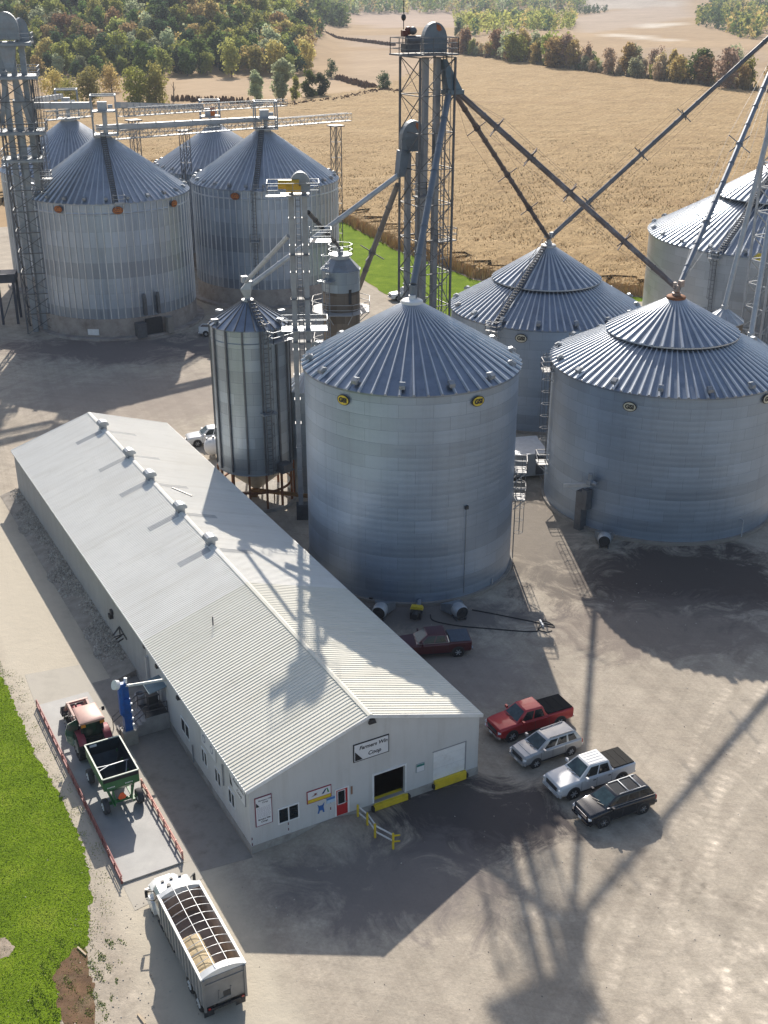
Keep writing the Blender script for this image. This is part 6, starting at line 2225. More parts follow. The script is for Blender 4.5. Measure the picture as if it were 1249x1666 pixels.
def round_off(o, wd):
    m = o.modifiers.new('bevel', 'BEVEL')
    m.width = wd
    m.segments = 3
    m.limit_method = 'ANGLE'
    m.angle_limit = R(24)
    o.data.polygons.foreach_set('use_smooth', [True] * len(o.data.polygons))
    o.data.set_sharp_from_angle(angle=R(60))
    return o
def car(label, cat, loc, rz, paint, S, kind='pickup', group='parked pickups and cars', rim=None):
    """S: L, W, zb, bonnet and belt heights, roof height, cabin stations"""
    t = thing({'pickup': 'pickup_truck', 'suv': 'suv'}[kind], label, cat, loc, rz, group)
    L_, W2, zh, zbelt, zr = S['L'] / 2, S['W'] / 2, S['hood'], S['belt'], S['roof']
    wb, r = S['wb'] / 2, S['r']
    fx, rx = S['front'], S['rear']      # x of front and rear bumper faces
    c0, c1, r1, r0 = S['cab']           # cowl, windscreen top, roof end, cabin rear foot
    mb = MB()
    st = [ring(fx, W2 * 0.84, 0.42, zh - 0.20, 0.05, 0.10), ring(fx - 0.12, W2 * 0.95, 0.36, zh - 0.09, 0.08, 0.12), ring(fx - 0.5, W2 * 0.99, 0.32, zh - 0.03, 0.1, 0.12), ring((fx + c0) / 2, W2, 0.32, zh, 0.1, 0.12),
          ring(c0 + 0.06, W2, 0.32, zh + 0.05, 0.1, 0.10), ring(c0 - 0.25, W2, 0.32, zbelt, 0.1, 0.08), ring(r0 + 0.02, W2, 0.32, zbelt, 0.1, 0.08)]
    if kind == 'pickup':
        st += [ring(r0 - 0.03, W2, 0.34, zbelt + 0.03, 0.1, 0.05), ring(rx + 0.1, W2 * 0.985, 0.42, zbelt + 0.06, 0.1, 0.05), ring(rx, W2 * 0.97, 0.5, zbelt + 0.04, 0.1, 0.05)]
    else:
        st += [ring(rx + 0.35, W2 * 0.98, 0.36, zbelt + 0.02, 0.1, 0.09), ring(rx + 0.08, W2 * 0.93, 0.42, zbelt - 0.02, 0.1, 0.12), ring(rx, W2 * 0.86, 0.5, zbelt - 0.18, 0.1, 0.12)]
    mb.loft(st)
    body = round_off(mb.build('body', paint, t, 42), 0.06 if kind == 'pickup' else 0.13)
    # cabin
    wb_, wt = W2 - 0.08, W2 - S.get('tumble', 0.27)
    def cring(x, w, z):
        return [(x, -w, z), (x, w, z)]
    mb = MB()
    zc = zbelt - 0.03
    A = [(c0, -wb_ * 0.96, zc), (c0, wb_ * 0.96, zc), (r0, wb_, zc), (r0, -wb_, zc)]
    zr_ = zr - 0.04
    B = [(c1, -wt * 0.93, zr_), (c1, wt * 0.93, zr_), (r1, wt, zr_), (r1, -wt, zr_)]
    def inset(P, k, dz):
        cx = sum(p[0] for p in P) / 4
        return [(cx + (p[0] - cx) * k, p[1] * k, p[2] + dz) for p in P]
    mb.loft([A, B, inset(B, 0.93, 0.04)])
    round_off(mb.build('cabin', paint, t, 30), 0.07 if kind == 'pickup' else 0.15)
    mb = MB()
    Al, Bl = A, B
    quad_panel(mb, A[0], A[1], B[1], B[0], 0.07, 0.93, 0.14, 0.93, 0.012)          # windscreen
    mb.build('windscreen', glass('windscreen_sky_tone', (0.03, 0.055, 0.065), 0.08), t)  # sky reflection put into the glass as a teal base colour
    mb = MB()
    quad_panel(mb, A[2], A[3], B[3], B[2], 0.1, 0.9, 0.3, 0.9, 0.012)
    mb.build('rear_window', GLASS, t)
    cuts = S['win']
    for (pa, pb, qa, qb) in ((A[1], A[2], B[1], B[2]), (A[3], A[0], B[3], B[0])):
        mb = MB()
        for u0, u1 in cuts:
            if pa is A[3]:
                u0, u1 = 1 - u1, 1 - u0
            quad_panel(mb, pa, pb, qb, qa, u0, u1, 0.10, 0.88, 0.012)
        mb.build('side_windows', GLASS, t)
    # arches and wheels
    for x in (wb, -wb):
        for s in (-1, 1):
            mb = MB()
            mb.cyl((x, s * (W2 + 0.004), r), (x, s * (W2 - 0.3), r), r + 0.085, n=22)
            mb.build('wheel_arch', DARK, t)
    for x in (wb, -wb):
        for s in (-1, 1):
            wheel(t, x, s * (W2 + 0.02), r, 0.26, s, rim=rim)
    # front
    mb = MB()
    mb.box((fx + 0.005, 0, zh - 0.38), (0.06, W2 * 1.15, 0.30))
    mb.build('grille', S.get('grille', DARK), t)
    mb = MB()
    mb.box((fx + 0.03, 0, 0.50), (0.16, W2 * 1.72, 0.2))
    mb.box((fx - 0.16, W2 * 0.86, 0.50), (0.34, 0.16, 0.2), 0.5)
    mb.box((fx - 0.16, -W2 * 0.86, 0.50), (0.34, 0.16, 0.2), -0.5)
    mb.build('bumper', S.get('bumper', CHROME), t)
    for s in (-1, 1):
        mb = MB()
        mb.box((fx - 0.075, s * W2 * 0.80, zh - 0.32), (0.2, W2 * 0.26, 0.13), -s * 0.4)
        mb.build('headlight', LAMPW, t)
        mb = MB()
        mb.box((rx + 0.05, s * W2 * 0.87, zbelt - 0.26), (0.1, 0.15, 0.3))
        mb.build('tail_light', LAMPR, t)
        mb = MB()
        mb.box((c0 - 0.42, s * (W2 + 0.13), zbelt + 0.12), (0.14, 0.24, 0.2))
        mb.build('mirror', S.get('mirror', paint), t)
    mb = MB()
    mb.box((rx - 0.04, 0, 0.55), (0.16, W2 * 1.75, 0.18))
    mb.build('bumper', S.get('bumper', CHROME), t)
    mb = MB()
    mb.box((fx + 0.115, 0.0, 0.52), (0.015, 0.34, 0.16))
    mb.build('number_plate', WHITE, t)
    mb = MB()
    mb.bar((c0 + 0.02, -W2 * 0.5, zh + 0.085), (c0 - 0.12, 0.05, zh + 0.16), 0.03)
    mb.bar((c0 + 0.02, 0.0, zh + 0.085), (c0 - 0.12, W2 * 0.55, zh + 0.16), 0.03)
    mb.build('wipers', DARK, t)
    # door seams and sills
    mb = MB()
    for s in (-1, 1):
        for x in S['seams']:
            mb.span((x - 0.01, s * (W2 - 0.02), 0.52), (x + 0.01, s * (W2 + 0.004), zbelt - 0.1))
        mb.span((-wb + r + 0.1, s * (W2 - 0.03), 0.36), (wb - r - 0.1, s * (W2 + 0.012), 0.43))
    mb.build('door_seams', DARK, t)
    mb = MB()
    for s in (-1, 1):
        for x in S['seams'][1:]:
            mb.box((x + 0.2, s * (W2 + 0.012), zbelt - 0.22), (0.2, 0.04, 0.045))
    mb.build('door_handles', S.get('handle', paint), t)
    if kind == 'pickup':
        bx0, bx1 = r0 - 0.08, rx + 0.07
        cov = S.get('cover')
        mb = MB()
        zt = zbelt + 0.075
        if cov == 'open':
            mb.span((bx1, -W2 + 0.2, zbelt + 0.062), (bx0, W2 - 0.2, zbelt + 0.07))
            mb.build('bed_floor', DARK, t)
            mb = MB()
            for s in (-1, 1):
                mb.span((bx1, s * (W2 - 0.2), zbelt), (bx0, s * (W2 - 0.02), zbelt + 0.2))
            mb.span((rx, -W2 + 0.05, zbelt), (rx + 0.09, W2 - 0.05, zbelt + 0.2))
            mb.build('bed_rails', paint, t)
        else:
            mb.loft([[(bx1, -W2 + 0.1, zt), (bx1, W2 - 0.1, zt), (bx0, W2 - 0.1, zt), (bx0, -W2 + 0.1, zt)], [(bx1 + 0.02, -W2 + 0.14, zt + 0.04), (bx1 + 0.02, W2 - 0.14, zt + 0.04), (bx0 - 0.02, W2 - 0.14, zt + 0.055), (bx0 - 0.02, -W2 + 0.14, zt + 0.055)]])
            for k in range(1, 3):
                x = bx0 + (bx1 - bx0) * k / 3
                mb.span((x - 0.012, -W2 + 0.15, zt + 0.03), (x + 0.012, W2 - 0.15, zt + 0.062))
            mb.build('bed_cover', S['covermat'], t)
    else:
        for s in (-1, 1):
            mb = MB()
            mb.bar((c1 - 0.25, s * wt * 0.82, zr + 0.05), (r1 + 0.25, s * wt * 0.86, zr + 0.05), 0.05)
            for x in (c1 - 0.25, r1 + 0.25, (c1 + r1) / 2):
                mb.bar((x, s * wt * 0.84, zr - 0.02), (x, s * wt * 0.84, zr + 0.05), 0.05)
            mb.build('roof_rail', S.get('rail', GALV_L), t)
    if S.get('roofpanels'):
        mb = MB()
        for a, b in S['roofpanels']:
            mb.span((a, -wt * 0.72, zr - 0.01), (b, wt * 0.72, zr + 0.008))
        mb.build('roof_glass', GLASS, t)
        mb = MB()
        for x in (S['roofpanels'][0][0], S['roofpanels'][1][0]):
            mb.bar((x - 0.06, -wt * 0.82, zr + 0.05), (x - 0.06, wt * 0.82, zr + 0.05), 0.06)
        mb.build('cross_bars', GALV_L, t)
    if S.get('ribs'):
        mb = MB()
        for k in range(5):
            y = (k - 2) * wt * 0.36
            mb.span((r1 + 0.2, y - 0.06, zr - 0.01), (c1 - 0.12, y + 0.06, zr + 0.018))
        mb.build('roof_ribs', paint, t)
    if S.get('brightline'):
        mb = MB()
        pa, pb = Vector(A[1]), Vector(A[2])
        qa, qb = Vector(B[1]), Vector(B[2])
        n = Vector((0, 1, 0.3)).normalized() * 0.03
        mb.bar(pa.lerp(qa, 0.14) + n, pb.lerp(qb, 0.14) + n, 0.06)
        mb.bar(pb.lerp(qb, 0.14) + n, pb.lerp(qb, 0.9) + n, 0.06)
        mb.build('window_trim', CHROME, t)
    return t
PICK = dict(L=5.9, W=2.05, hood=1.2, belt=1.27, roof=1.97, wb=3.75, r=0.43, front=2.93, rear=-2.97, cab=(1.42, 0.55, -0.95, -1.18), win=[(0.13, 0.5), (0.55, 0.91)], seams=[1.3, 0.12, -1.06], tumble=0.3)
def P_(**k):
    d = dict(PICK)
    d.update(k)
    return d
REDP = carpaint('red_car_paint', (0.42, 0.012, 0.018))
COVK = pm('bed_cover_vinyl', (0.022, 0.021, 0.020), 0.8, 0, 0.12, 1.0, spec=0.15)
HD = R(-154.3)
car('red crew-cab pickup with black bed cover, nearest of the row to the gable', 'pickup', (10.25, 68.2, 0.01), HD, REDP, P_(covermat=COVK, L=6.1, front=3.0, rear=-3.1, wb=3.95, cab=(1.6, 0.75, -0.65, -0.9)))
car('white pickup parked between the silver and the black car, dark bed cover, ribbed roof', 'pickup', (13.5, 61.9, 0.01), HD, carpaint('white_car_paint', (0.62, 0.63, 0.64), 0.0), P_(covermat=COVK, ribs=True, bumper=pm('painted_bumper', (0.5, 0.5, 0.51), 0.4), handle=DARK))
SUV = dict(L=4.8, W=1.88, hood=1.12, belt=1.17, roof=1.75, wb=2.86, r=0.36, front=2.35, rear=-2.4, cab=(1.32, 0.38, -1.92, -2.32), win=[(0.14, 0.38), (0.42, 0.66), (0.71, 0.9)], seams=[1.05, 0.1, -0.95], tumble=0.26, bumper=None)
def S_(**k):
    d = dict(SUV)
    d.update(k)
    return d
SILV = carpaint('silver_car_paint', (0.42, 0.43, 0.44), 0.5, 0.35)
car('silver sport utility car parked between the red and the white pickup', 'suv', (11.05, 64.95, 0.01), R(-152), SILV, S_(bumper=SILV, rail=SILV), 'suv')
BLK = carpaint('black_car_paint', (0.012, 0.014, 0.020), 0.2, 0.2)
car('black sport utility car with glass roof panels, outermost of the parked row', 'suv', (14.65, 58.95, 0.01), HD, BLK, S_(L=5.1, W=1.98, front=2.55, rear=-2.55, wb=3.02, hood=1.17, belt=1.23, roof=1.83, r=0.41, bumper=BLK, cab=(1.40, 0.42, -2.02, -2.46), roofpanels=[(-0.45, 0.28), (-1.4, -0.6)], brightline=True, grille=CHROME), 'suv', rim=CHROME)
car('dark maroon pickup parked in shade at the foot of the nearest bin', 'pickup', (3.8, 78.3, 0.01), R(-172), carpaint('maroon_car_paint', (0.085, 0.008, 0.014), 0.25), P_(covermat=pm('bed_cover_blue', (0.07, 0.09, 0.12), 0.4), brightline=True))
p = gp(346, 720)
car('white pickup half hidden between the shed roof and the hopper bin', 'pickup', (p.x, p.y, 0.01), R(-163), bpy.data.materials['white_car_paint'], P_(covermat=pm('bed_liner_grey', (0.25, 0.26, 0.28), 0.6), bumper=WHITE, handle=DARK))
p = gp(661, 486)
car('distant white pickup on the gravel behind the tall tower legs', 'pickup', (p.x, p.y, 0.01), R(-160), bpy.data.materials['white_car_paint'], P_(cover='open', bumper=WHITE, handle=DARK))
p = gp(358, 546)
car('white pickup whose open bed shows left of the hopper bin', 'pickup', (p.x, p.y, 0.01), R(-8), bpy.data.materials['white_car_paint'], P_(cover='open', bumper=WHITE, handle=DARK))
def tank():
    p = gp(360, 742)
    t = thing('fuel_tank', 'white round-ended tank lying behind the shed beside the hopper bin', 'tank', (p.x, p.y, 0), R(25))
    mb = MB()
    rings = []
    for x, r in ((-1.9, 0.05), (-1.8, 0.5), (-1.5, 0.85), (-1.1, 0.98), (1.1, 0.98), (1.5, 0.85), (1.8, 0.5), (1.9, 0.05)):
        rings.append([(x, r * math.cos(2 * PI * k / 20), 1.35 + r * math.sin(2 * PI * k / 20)) for k in range(20)])
    mb.loft(rings)
    mb.build('shell', WHITE, t, 60)
    mb = MB()
    for x in (-1, 1):
        mb.box((x, 0, 0.25), (0.3, 1.4, 0.5))
    mb.build('saddle', CONC, t)
    mb = MB()
    mb.cyl((0, 0, 2.3), (0, 0, 2.55), 0.3)
    mb.cyl((-0.8, 0, 2.3), (-0.8, 0, 2.5), 0.14)
    mb.cyl((-1.5, 0.2, 1.9), (-1.5, 0.2, 2.35), 0.1)
    mb.build('hatch', GALV, t)
tank()

# ------------------------------------------------------------------ tractor on the scale
def tractor():
    t = thing('tractor', 'faded red tractor with a loader and huge lugged tyres standing on the scale', 'tractor', bl(-5.6, 15.6, 0.15), YA + R(90))
    RP = pm('faded_tractor_red', (0.30, 0.045, 0.06), 0.5, 0, 0.15, 1.5, dirt=(0.40, 0.2, 0.19), dscale=1.0)
    RK = pm('sun_bleached_red', (0.50, 0.30, 0.25), 0.5, 0, 0.12, 1.2)
    mb = MB()
    mb.loft([[(x, -w, z0), (x, w, z0), (x, w, z1), (x, w * 0.7, z1 + 0.15), (x, -w * 0.7, z1 + 0.15), (x, -w, z1)] for x, w, z0, z1 in ((0.5, 0.45, 0.7, 1.6), (1.2, 0.44, 0.7, 1.6), (2.3, 0.40, 0.75, 1.5), (2.75, 0.34, 0.8, 1.35))])
    mb.build('hood', RP, t, 35)
    mb = MB()
    mb.box((-0.4, 0, 0.95), (3.2, 0.7, 0.7))
    mb.box((-1.9, 0, 0.95), (0.9, 0.8, 0.5))
    mb.bar((-2.1, 0, 0.62), (-2.9, 0, 0.55), 0.14)
    mb.bar((-2.0, -0.45, 1.3), (-2.5, -0.45, 0.7), 0.1)
    mb.bar((-2.0, 0.45, 1.3), (-2.5, 0.45, 0.7), 0.1)
    mb.bar((2.2, -0.8, 0.75), (2.2, 0.8, 0.75), 0.2)
    mb.cyl((-1.3, -0.9, 1.0), (-1.3, 0.9, 1.0), 0.2)
    mb.build('chassis', DARK, t)
    # cab: posts, glass, roof
    mb = MB()
    for x, y, x2 in ((-1.55, -0.72, -1.45), (-1.55, 0.72, -1.45), (0.25, -0.62, 0.1), (0.25, 0.62, 0.1), (-0.7, -0.75, -0.7), (-0.7, 0.75, -0.7)):
        mb.bar((x, y, 1.35), (x2, y, 2.75), 0.09)
    mb.box((-0.65, 0, 1.4), (1.9, 1.5, 0.25))
    mb.box((-0.3, 0, 1.75), (0.6, 0.6, 0.5))
    mb.box((-0.62, 0, 2.1), (0.16, 0.56, 0.6))
    mb.build('cab_frame', DARK, t)
    TG = glass('tractor_glass', (0.02, 0.035, 0.03))
    mb = MB()
    mb.span((-1.56, -0.66, 1.6), (-1.53, 0.66, 2.72))
    mb.span((-1.5, -0.74, 1.6), (0.2, -0.71, 2.72))
    mb.span((0.2, -0.6, 1.6), (0.23, 0.6, 2.72))
    mb.build('cab_glass', TG, t)
    mb = MB()
    mb.loft([[(-1.72, -0.82, 2.74), (0.35, -0.76, 2.74), (0.35, 0.76, 2.74), (-1.72, 0.82, 2.74)], [(-1.74, -0.84, 2.9), (0.38, -0.78, 2.9), (0.38, 0.78, 2.9), (-1.74, 0.84, 2.9)], [(-1.55, -0.66, 3.0), (0.2, -0.6, 3.0), (0.2, 0.6, 3.0), (-1.55, 0.66, 3.0)]])
    mb.build('cab_roof', RK, t, 30)
    for y in (-0.64, 0.64):
        mb = MB()
        mb.box((-1.78, y, 2.7), (0.16, 0.3, 0.16))
        mb.build('work_light', pm('amber_lens', (0.7, 0.22, 0.02), 0.25, coat=0.5), t)
    # the driver's door stands open to the left: green-tinted glass
    mb = MB()
    a, b = Vector((-0.75, 0.8, 0)), Vector((-1.1, 1.75, 0))
    P = [a + (b - a) * u + Vector((0, 0, z)) for u, z in ((0, 1.0), (0.55, 0.75), (0.95, 1.4), (1.0, 2.2), (0.75, 2.7), (0, 2.72))]
    n = Vector((-(b - a).y, (b - a).x, 0)).normalized() * 0.03
    mb.extr(P, n)
    gm, nt, bs = _mat('green_tinted_glass')
    L(nt, ramp(nt, noise(nt, coords(nt), 2, 3), [(0.3, (0.10, 0.24, 0.16)), (0.7, (0.16, 0.34, 0.24))]).outputs[0], bs.inputs['Base Color'])
    bs.inputs['Roughness'].default_value = 0.1
    bs.inputs['Transmission Weight'].default_value = 0.55
    mb.build('open_door', gm, t)
    for s in (-1, 1):
        mb = MB()
        prof = [(-1.3 + 1.06 * math.cos(R(a)), 0.95 + 1.06 * math.sin(R(a))) for a in (150, 125, 100, 75, 50, 30)]
        prof2 = [(-1.3 + 1.0 * math.cos(R(a)), 0.95 + 1.0 * math.sin(R(a))) for a in (30, 50, 75, 100, 125, 150)]
        mb.extr([(x, s * 0.62, z) for x, z in prof + prof2], (0, s * 0.5, 0))
        mb.build('rear_fender', RP, t, 40)
    # lugged rear tyres, smaller front ones
    for x, r, wd, y in ((-1.3, 0.95, 0.55, 1.18), (2.2, 0.62, 0.4, 1.0)):
        for s in (-1, 1):
            w = wheel(t, x, s * y, r, wd, s, rim=pm('wheel_cream', (0.45, 0.42, 0.4), 0.5), rimr=0.5, tyre=pm('tractor_rubber', (0.035, 0.035, 0.038), 0.85, 0, 0.3, 2))
            mb = MB()
            n = 20
            for k in range(n):
                for h in (0, 1):
                    a = 2 * PI * (k + 0.5 * h) / n
                    a2 = a + 0.22
                    y0 = s * (y - 0.02 - h * wd * 0.5)
                    y1 = s * (y - wd * 0.5 - 0.0)
                    if h:
                        y0 = s * (y - wd + 0.02)
                    rr_ = r + 0.025
                    mb.bar((x + rr_ * math.cos(a), y0, r + rr_ * math.sin(a)), (x + rr_ * math.cos(a2), y1, r + rr_ * math.sin(a2)), 0.07, 0.09)
            mb.build('tread', BLACK, w)
    # loader arms and crossbar ahead of the cab
    mb = MB()
    for s in (-1, 1):
        mb.bar((0.45, s * 0.62, 1.75), (2.5, s * 0.66, 2.0), 0.14, 0.2)
        mb.bar((2.5, s * 0.66, 2.0), (3.5, s * 0.66, 0.9), 0.14, 0.2)
        mb.bar((0.6, s * 0.62, 0.9), (0.45, s * 0.62, 1.85), 0.16, 0.2)
        mb.bar((1.3, s * 0.72, 1.3), (2.4, s * 0.72, 1.9), 0.08)
    mb.bar((2.45, -0.75, 2.02), (2.45, 0.75, 2.02), 0.16)
    mb.bar((3.45, -0.8, 0.95), (3.45, 0.8, 0.95), 0.14)
    mb.build('loader', RK, t)
    mb = MB()
    mb.loft([[(3.5, -0.95, 0.35), (3.5, 0.95, 0.35), (3.55, 0.95, 1.15), (3.55, -0.95, 1.15)], [(4.2, -0.95, 0.3), (4.2, 0.95, 0.3), (3.7, 0.95, 1.1), (3.7, -0.95, 1.1)]])
    mb.build('bucket', GALV_D, t)
    for s in (-1, 1):
        mb = MB()
        mb.bar((-0.1, s * 0.75, 2.5), (0.25, s * 1.2, 2.45), 0.04)
        mb.box((0.25, s * 1.25, 2.35), (0.06, 0.2, 0.32))
        mb.build('mirror', DARK, t)
    mb = MB()
    mb.cyl((1.2, 0.36, 1.7), (1.2, 0.36, 2.65), 0.06)
    mb.build('exhaust', DARK, t)
tractor()

def grain_cart():
    t = thing('grain_cart', 'empty green grain cart with an orange triangle behind the tractor', 'grain cart', bl(-5.6, 9.55, 0.15), YA + R(90))
    G = pm('cart_green', (0.02, 0.14, 0.04), 0.4, 0, 0.15, 1.2, dirt=(0.04, 0.1, 0.04), coat=0.2)
    GI = pm('cart_inside', (0.02, 0.035, 0.045), 0.45, 0.3, 0.3, 1.5)
    x0, x1, w, zt, zm, zb = -2.05, 2.05, 1.15, 2.75, 1.85, 1.0
    top = [(x0, -w, zt), (x1, -w, zt), (x1, w, zt), (x0, w, zt)]
    midr = [(x0, -w, zm), (x1, -w, zm), (x1, w, zm), (x0, w, zm)]
    bot = [(x0 + 0.9, -0.45, zb), (x1 - 0.9, -0.45, zb), (x1 - 0.9, 0.45, zb), (x0 + 0.9, 0.45, zb)]
    mb = MB()
    mb.loft([top, midr, bot], 0, False)
    mb.poly(bot)
    mb.build('hopper', G, t)
    ins = lambda P, k: [(p[0] - math.copysign(k, p[0]), p[1] - math.copysign(k, p[1]), p[2]) for p in P]
    mb = MB()
    mb.loft([ins(top, 0.04), ins(midr, 0.04), [(p[0] * 0.96, p[1] * 0.9, p[2] + 0.06) for p in bot]], 0, False)
    mb.poly([(p[0] * 0.96, p[1] * 0.9, p[2] + 0.06) for p in bot])
    mb.build('lining', GI, t)
    mb = MB()
    for a, b in zip(top, top[1:] + top[:1]):
        mb.bar(a, b, 0.09, 0.06)
    mb.build('top_rim', pm('pale_rim', (0.45, 0.5, 0.42), 0.5), t)
    mb = MB()
    mb.box((x0 - 0.012, 0, zt - 0.17), (0.02, w * 2 - 0.02, 0.3))
    mb.build('rear_band', BLACK, t)
    mb = MB()
    mb.bar((0.0, -w, 2.2), (-0.1, w * 0.15, 2.25), 0.06)
    mb.bar((-0.1, w * 0.15, 2.25), (0.1, w, 2.2), 0.06)
    mb.bar((-0.1, w * 0.2, 2.25), (-0.45, w, 2.2), 0.05)
    mb.bar((-0.6, -w * 0.6, 1.7), (0.2, -w * 0.9, 2.1), 0.05)
    mb.build('cross_brace', pm('brace_grey', (0.4, 0.42, 0.44), 0.5, 0.3), t)
    mb = MB()
    mb.span((x0 + 0.06, w * 0.45, zt - 0.5), (x0 + 0.065, w * 0.7, zt - 0.3))
    mb.span((x1 - 0.07, w * 0.35, 2.48), (x1 - 0.05, w * 0.75, 2.66))
    mb.build('sight_window', WHITE, t)
    mb = MB()
    for y in (-0.62, 0.62):
        mb.bar((-2.3, y, 0.75), (2.4, y, 0.75), 0.14)
        for x in (-1.8, -0.5, 0.8, 1.9):
            mb.bar((x, y, 0.75), (x, y * 1.4, 1.9), 0.09)
    for x in (-1.75, 1.75):
        mb.bar((x, -1.05, 0.62), (x, 1.05, 0.62), 0.16)
    for s in (-1, 1):
        mb.bar((x0 - 0.1, s * 0.5, 0.8), (x0 - 0.02, s * 0.62, 1.75), 0.1)
    mb.bar((2.4, -0.62, 0.75), (3.4, 0, 0.6), 0.12)
    mb.bar((2.4, 0.62, 0.75), (3.4, 0, 0.6), 0.12)
    mb.build('running_gear', G, t)
    for x in (-1.75, 1.75):
        for s in (-1, 1):
            wheel(t, x, s * 1.28, 0.5, 0.36, s, rim=WHITE, rimr=0.55, tyre=pm('cart_rubber', (0.05, 0.05, 0.055), 0.8))
    mb = MB()
    n = Vector((-1, 0, 0))
    mb.extr([(x0 - 0.16, 0.28 * math.cos(a) + 0.1, 1.25 + 0.28 * math.sin(a)) for a in [R(k) for k in (70, 110, 190, 230, 310, 350)]], (-0.03, 0, 0))
    mb.build('warning_triangle', pm('slow_orange', (0.85, 0.13, 0.03), 0.4), t)
    mb = MB()
    r2 = random.Random(3)
    for y in (-0.7, 0.45):
        for k in range(6):
            mb.span((x0 - 0.016, y + k * 0.085, 1.98), (x0 - 0.011, y + k * 0.085 + 0.05, 2.06))
    mb.build('pale_marking', WHITE, t)
grain_cart()

def grain_truck():
    t = thing('grain_truck', 'white grain truck with a silver open box under roof bows, leaving the scale', 'truck', bl(-5.83, -7.2, 0.01), YA + R(90))
    WH = pm('truck_white', (0.70, 0.71, 0.70), 0.35, 0, 0.05, 1.5, coat=0.4, dirt=(0.55, 0.54, 0.52))
    SID = pm('box_side_grey', (0.33, 0.34, 0.35), 0.45, 0.3, 0.12, 1.2)
    x0, x1, w, zb, zt = -3.35, 3.3, 1.16, 1.15, 2.95
    mb = MB()
    for s in (-1, 1):
        mb.span((x0, s * (w - 0.05), zb), (x1, s * w, zt))
    mb.span((x1 - 0.05, -w + 0.05, zb), (x1, w - 0.05, zt))
    for s in (-1, 1):
        k = 0
        for k in range(13):
            x = x0 + 0.2 + (x1 - x0 - 0.4) * k / 12
            mb.span((x - 0.045, s * w, zb), (x + 0.045, s * (w + 0.07), zt))
    mb.span((x0, -w, zb - 0.1), (x1, w, zb))
    mb.build('grain_box', SID, t)
    mb = MB()
    IN = pm('box_inside_brown', (0.46, 0.37, 0.31), 0.7, 0.1, 0.3, 1.2)
    for s in (-1, 1):
        mb.span((x0 + 0.06, s * (w - 0.062), zb + 0.01), (x1 - 0.06, s * (w - 0.052), zt - 0.05))
    mb.span((x0 + 0.06, -w + 0.07, zb + 0.005), (x1 - 0.06, w - 0.07, zb + 0.03))
    mb.span((x1 - 0.063, -w + 0.07, zb + 0.04), (x1 - 0.053, w - 0.07, zt - 0.05))
    mb.build('box_lining', IN, t)
    mb = MB()
    for s in (-1, 1):
        mb.bar((x0 - 0.05, s * w, zt + 0.04), (x1 + 0.03, s * w, zt + 0.04), 0.13, 0.1)
    mb.build('top_rail', WH, t)
    # bows over the box and two lines along them
    zf = lambda y: zt + 0.06 + 0.30 * (1 - (y / w) ** 2)
    ys = [-w + 2 * w * k / 8 for k in range(9)]
    for k in range(1, 10):
        x = x1 - 0.1 - (x1 - x0 - 0.3) * k / 10.2
        mb = MB()
        for a, b in zip(ys, ys[1:]):
            mb.bar((x, a, zf(a)), (x, b, zf(b)), 0.028)
        mb.build('roof_bow', GALV_L, t)
    mb = MB()
    for y in (-0.36, 0.36):
        mb.bar((x0 + 0.1, y, zf(y) + 0.04), (x1 - 0.05, y, zf(y) + 0.03), 0.028)
    mb.build('bow_line', GALV_L, t)
    for nm, xa, xb in (('front_cap', x1 - 0.32, x1 + 0.02), ('rear_cap', x0 - 0.03, x0 + 0.38)):
        mb = MB()
        mb.loft([[(xa, y, zf(y) + 0.02) for y in ys] + [(xa, ys[-1], zt - 0.02), (xa, ys[0], zt - 0.02)], [(xb, y, zf(y) + 0.02) for y in ys] + [(xb, ys[-1], zt - 0.02), (xb, ys[0], zt - 0.02)]])
        mb.build(nm, WH, t, 40)
    # rolled tarp of straw-coloured canvas lying inside at the left rear
    mb = MB()
    n = 26
    xa, xb, ya, yb = x0 + 0.3, -0.1, 0.1, w - 0.1
    for i in range(n + 1):
        for j in range(9):
            x = xa + (xb - xa) * i / n
            y = ya + (yb - ya) * j / 8
            z = 2.78 + 0.12 * math.sin(j / 8 * PI) - 0.05 * (abs(math.sin(i * PI / 4.3)) < 0.25)
            mb.v.append(Vector((x, y, z)))
    for i in range(n):
        for j in range(8):
            a = i * 9 + j
            mb.f.append([a, a + 9, a + 10, a + 1])
            mb.m.append(0)
    mb.hull8([(xa, ya, zb + 0.05), (xb, ya, zb + 0.05), (xb, yb, zb + 0.05), (xa, yb, zb + 0.05), (xa, ya, 2.76), (xb, ya, 2.76), (xb, yb, 2.76), (xa, yb, 2.76)])
    mb.build('folded_tarp', pm('straw_canvas', (0.48, 0.38, 0.23), 0.85, 0, 0.16, 3.5, 0.3, 12, dirt=(0.36, 0.27, 0.15)), t)
    # tailgate
    mb = MB()
    mb.span((x0 - 0.06, -w, zb - 0.05), (x0, w, zt + 0.02))
    mb.span((x0 - 0.1, -w, 2.55), (x0 - 0.06, w, 2.63))
    for y in (-w + 0.06, w - 0.06):
        mb.span((x0 - 0.13, y - 0.06, zb - 0.3), (x0 - 0.06, y + 0.06, zt))
    mb.span((x0 - 0.1, -0.35, 1.3), (x0 - 0.06, 0.35, 1.36))
    mb.span((x0 - 0.1, -0.35, 1.36), (x0 - 0.06, -0.29, 1.95))
    mb.span((x0 - 0.1, 0.29, 1.36), (x0 - 0.06, 0.35, 1.95))
    mb.build('tailgate', pm('tailgate_grey', (0.24, 0.245, 0.25), 0.45, 0.4, 0.15, 1.2), t)
    mb = MB()
    mb.span((x0 - 0.075, -0.28, 1.4), (x0 - 0.062, 0.1, 1.75))
    mb.build('grain_chute', DARK, t)
    mb = MB()
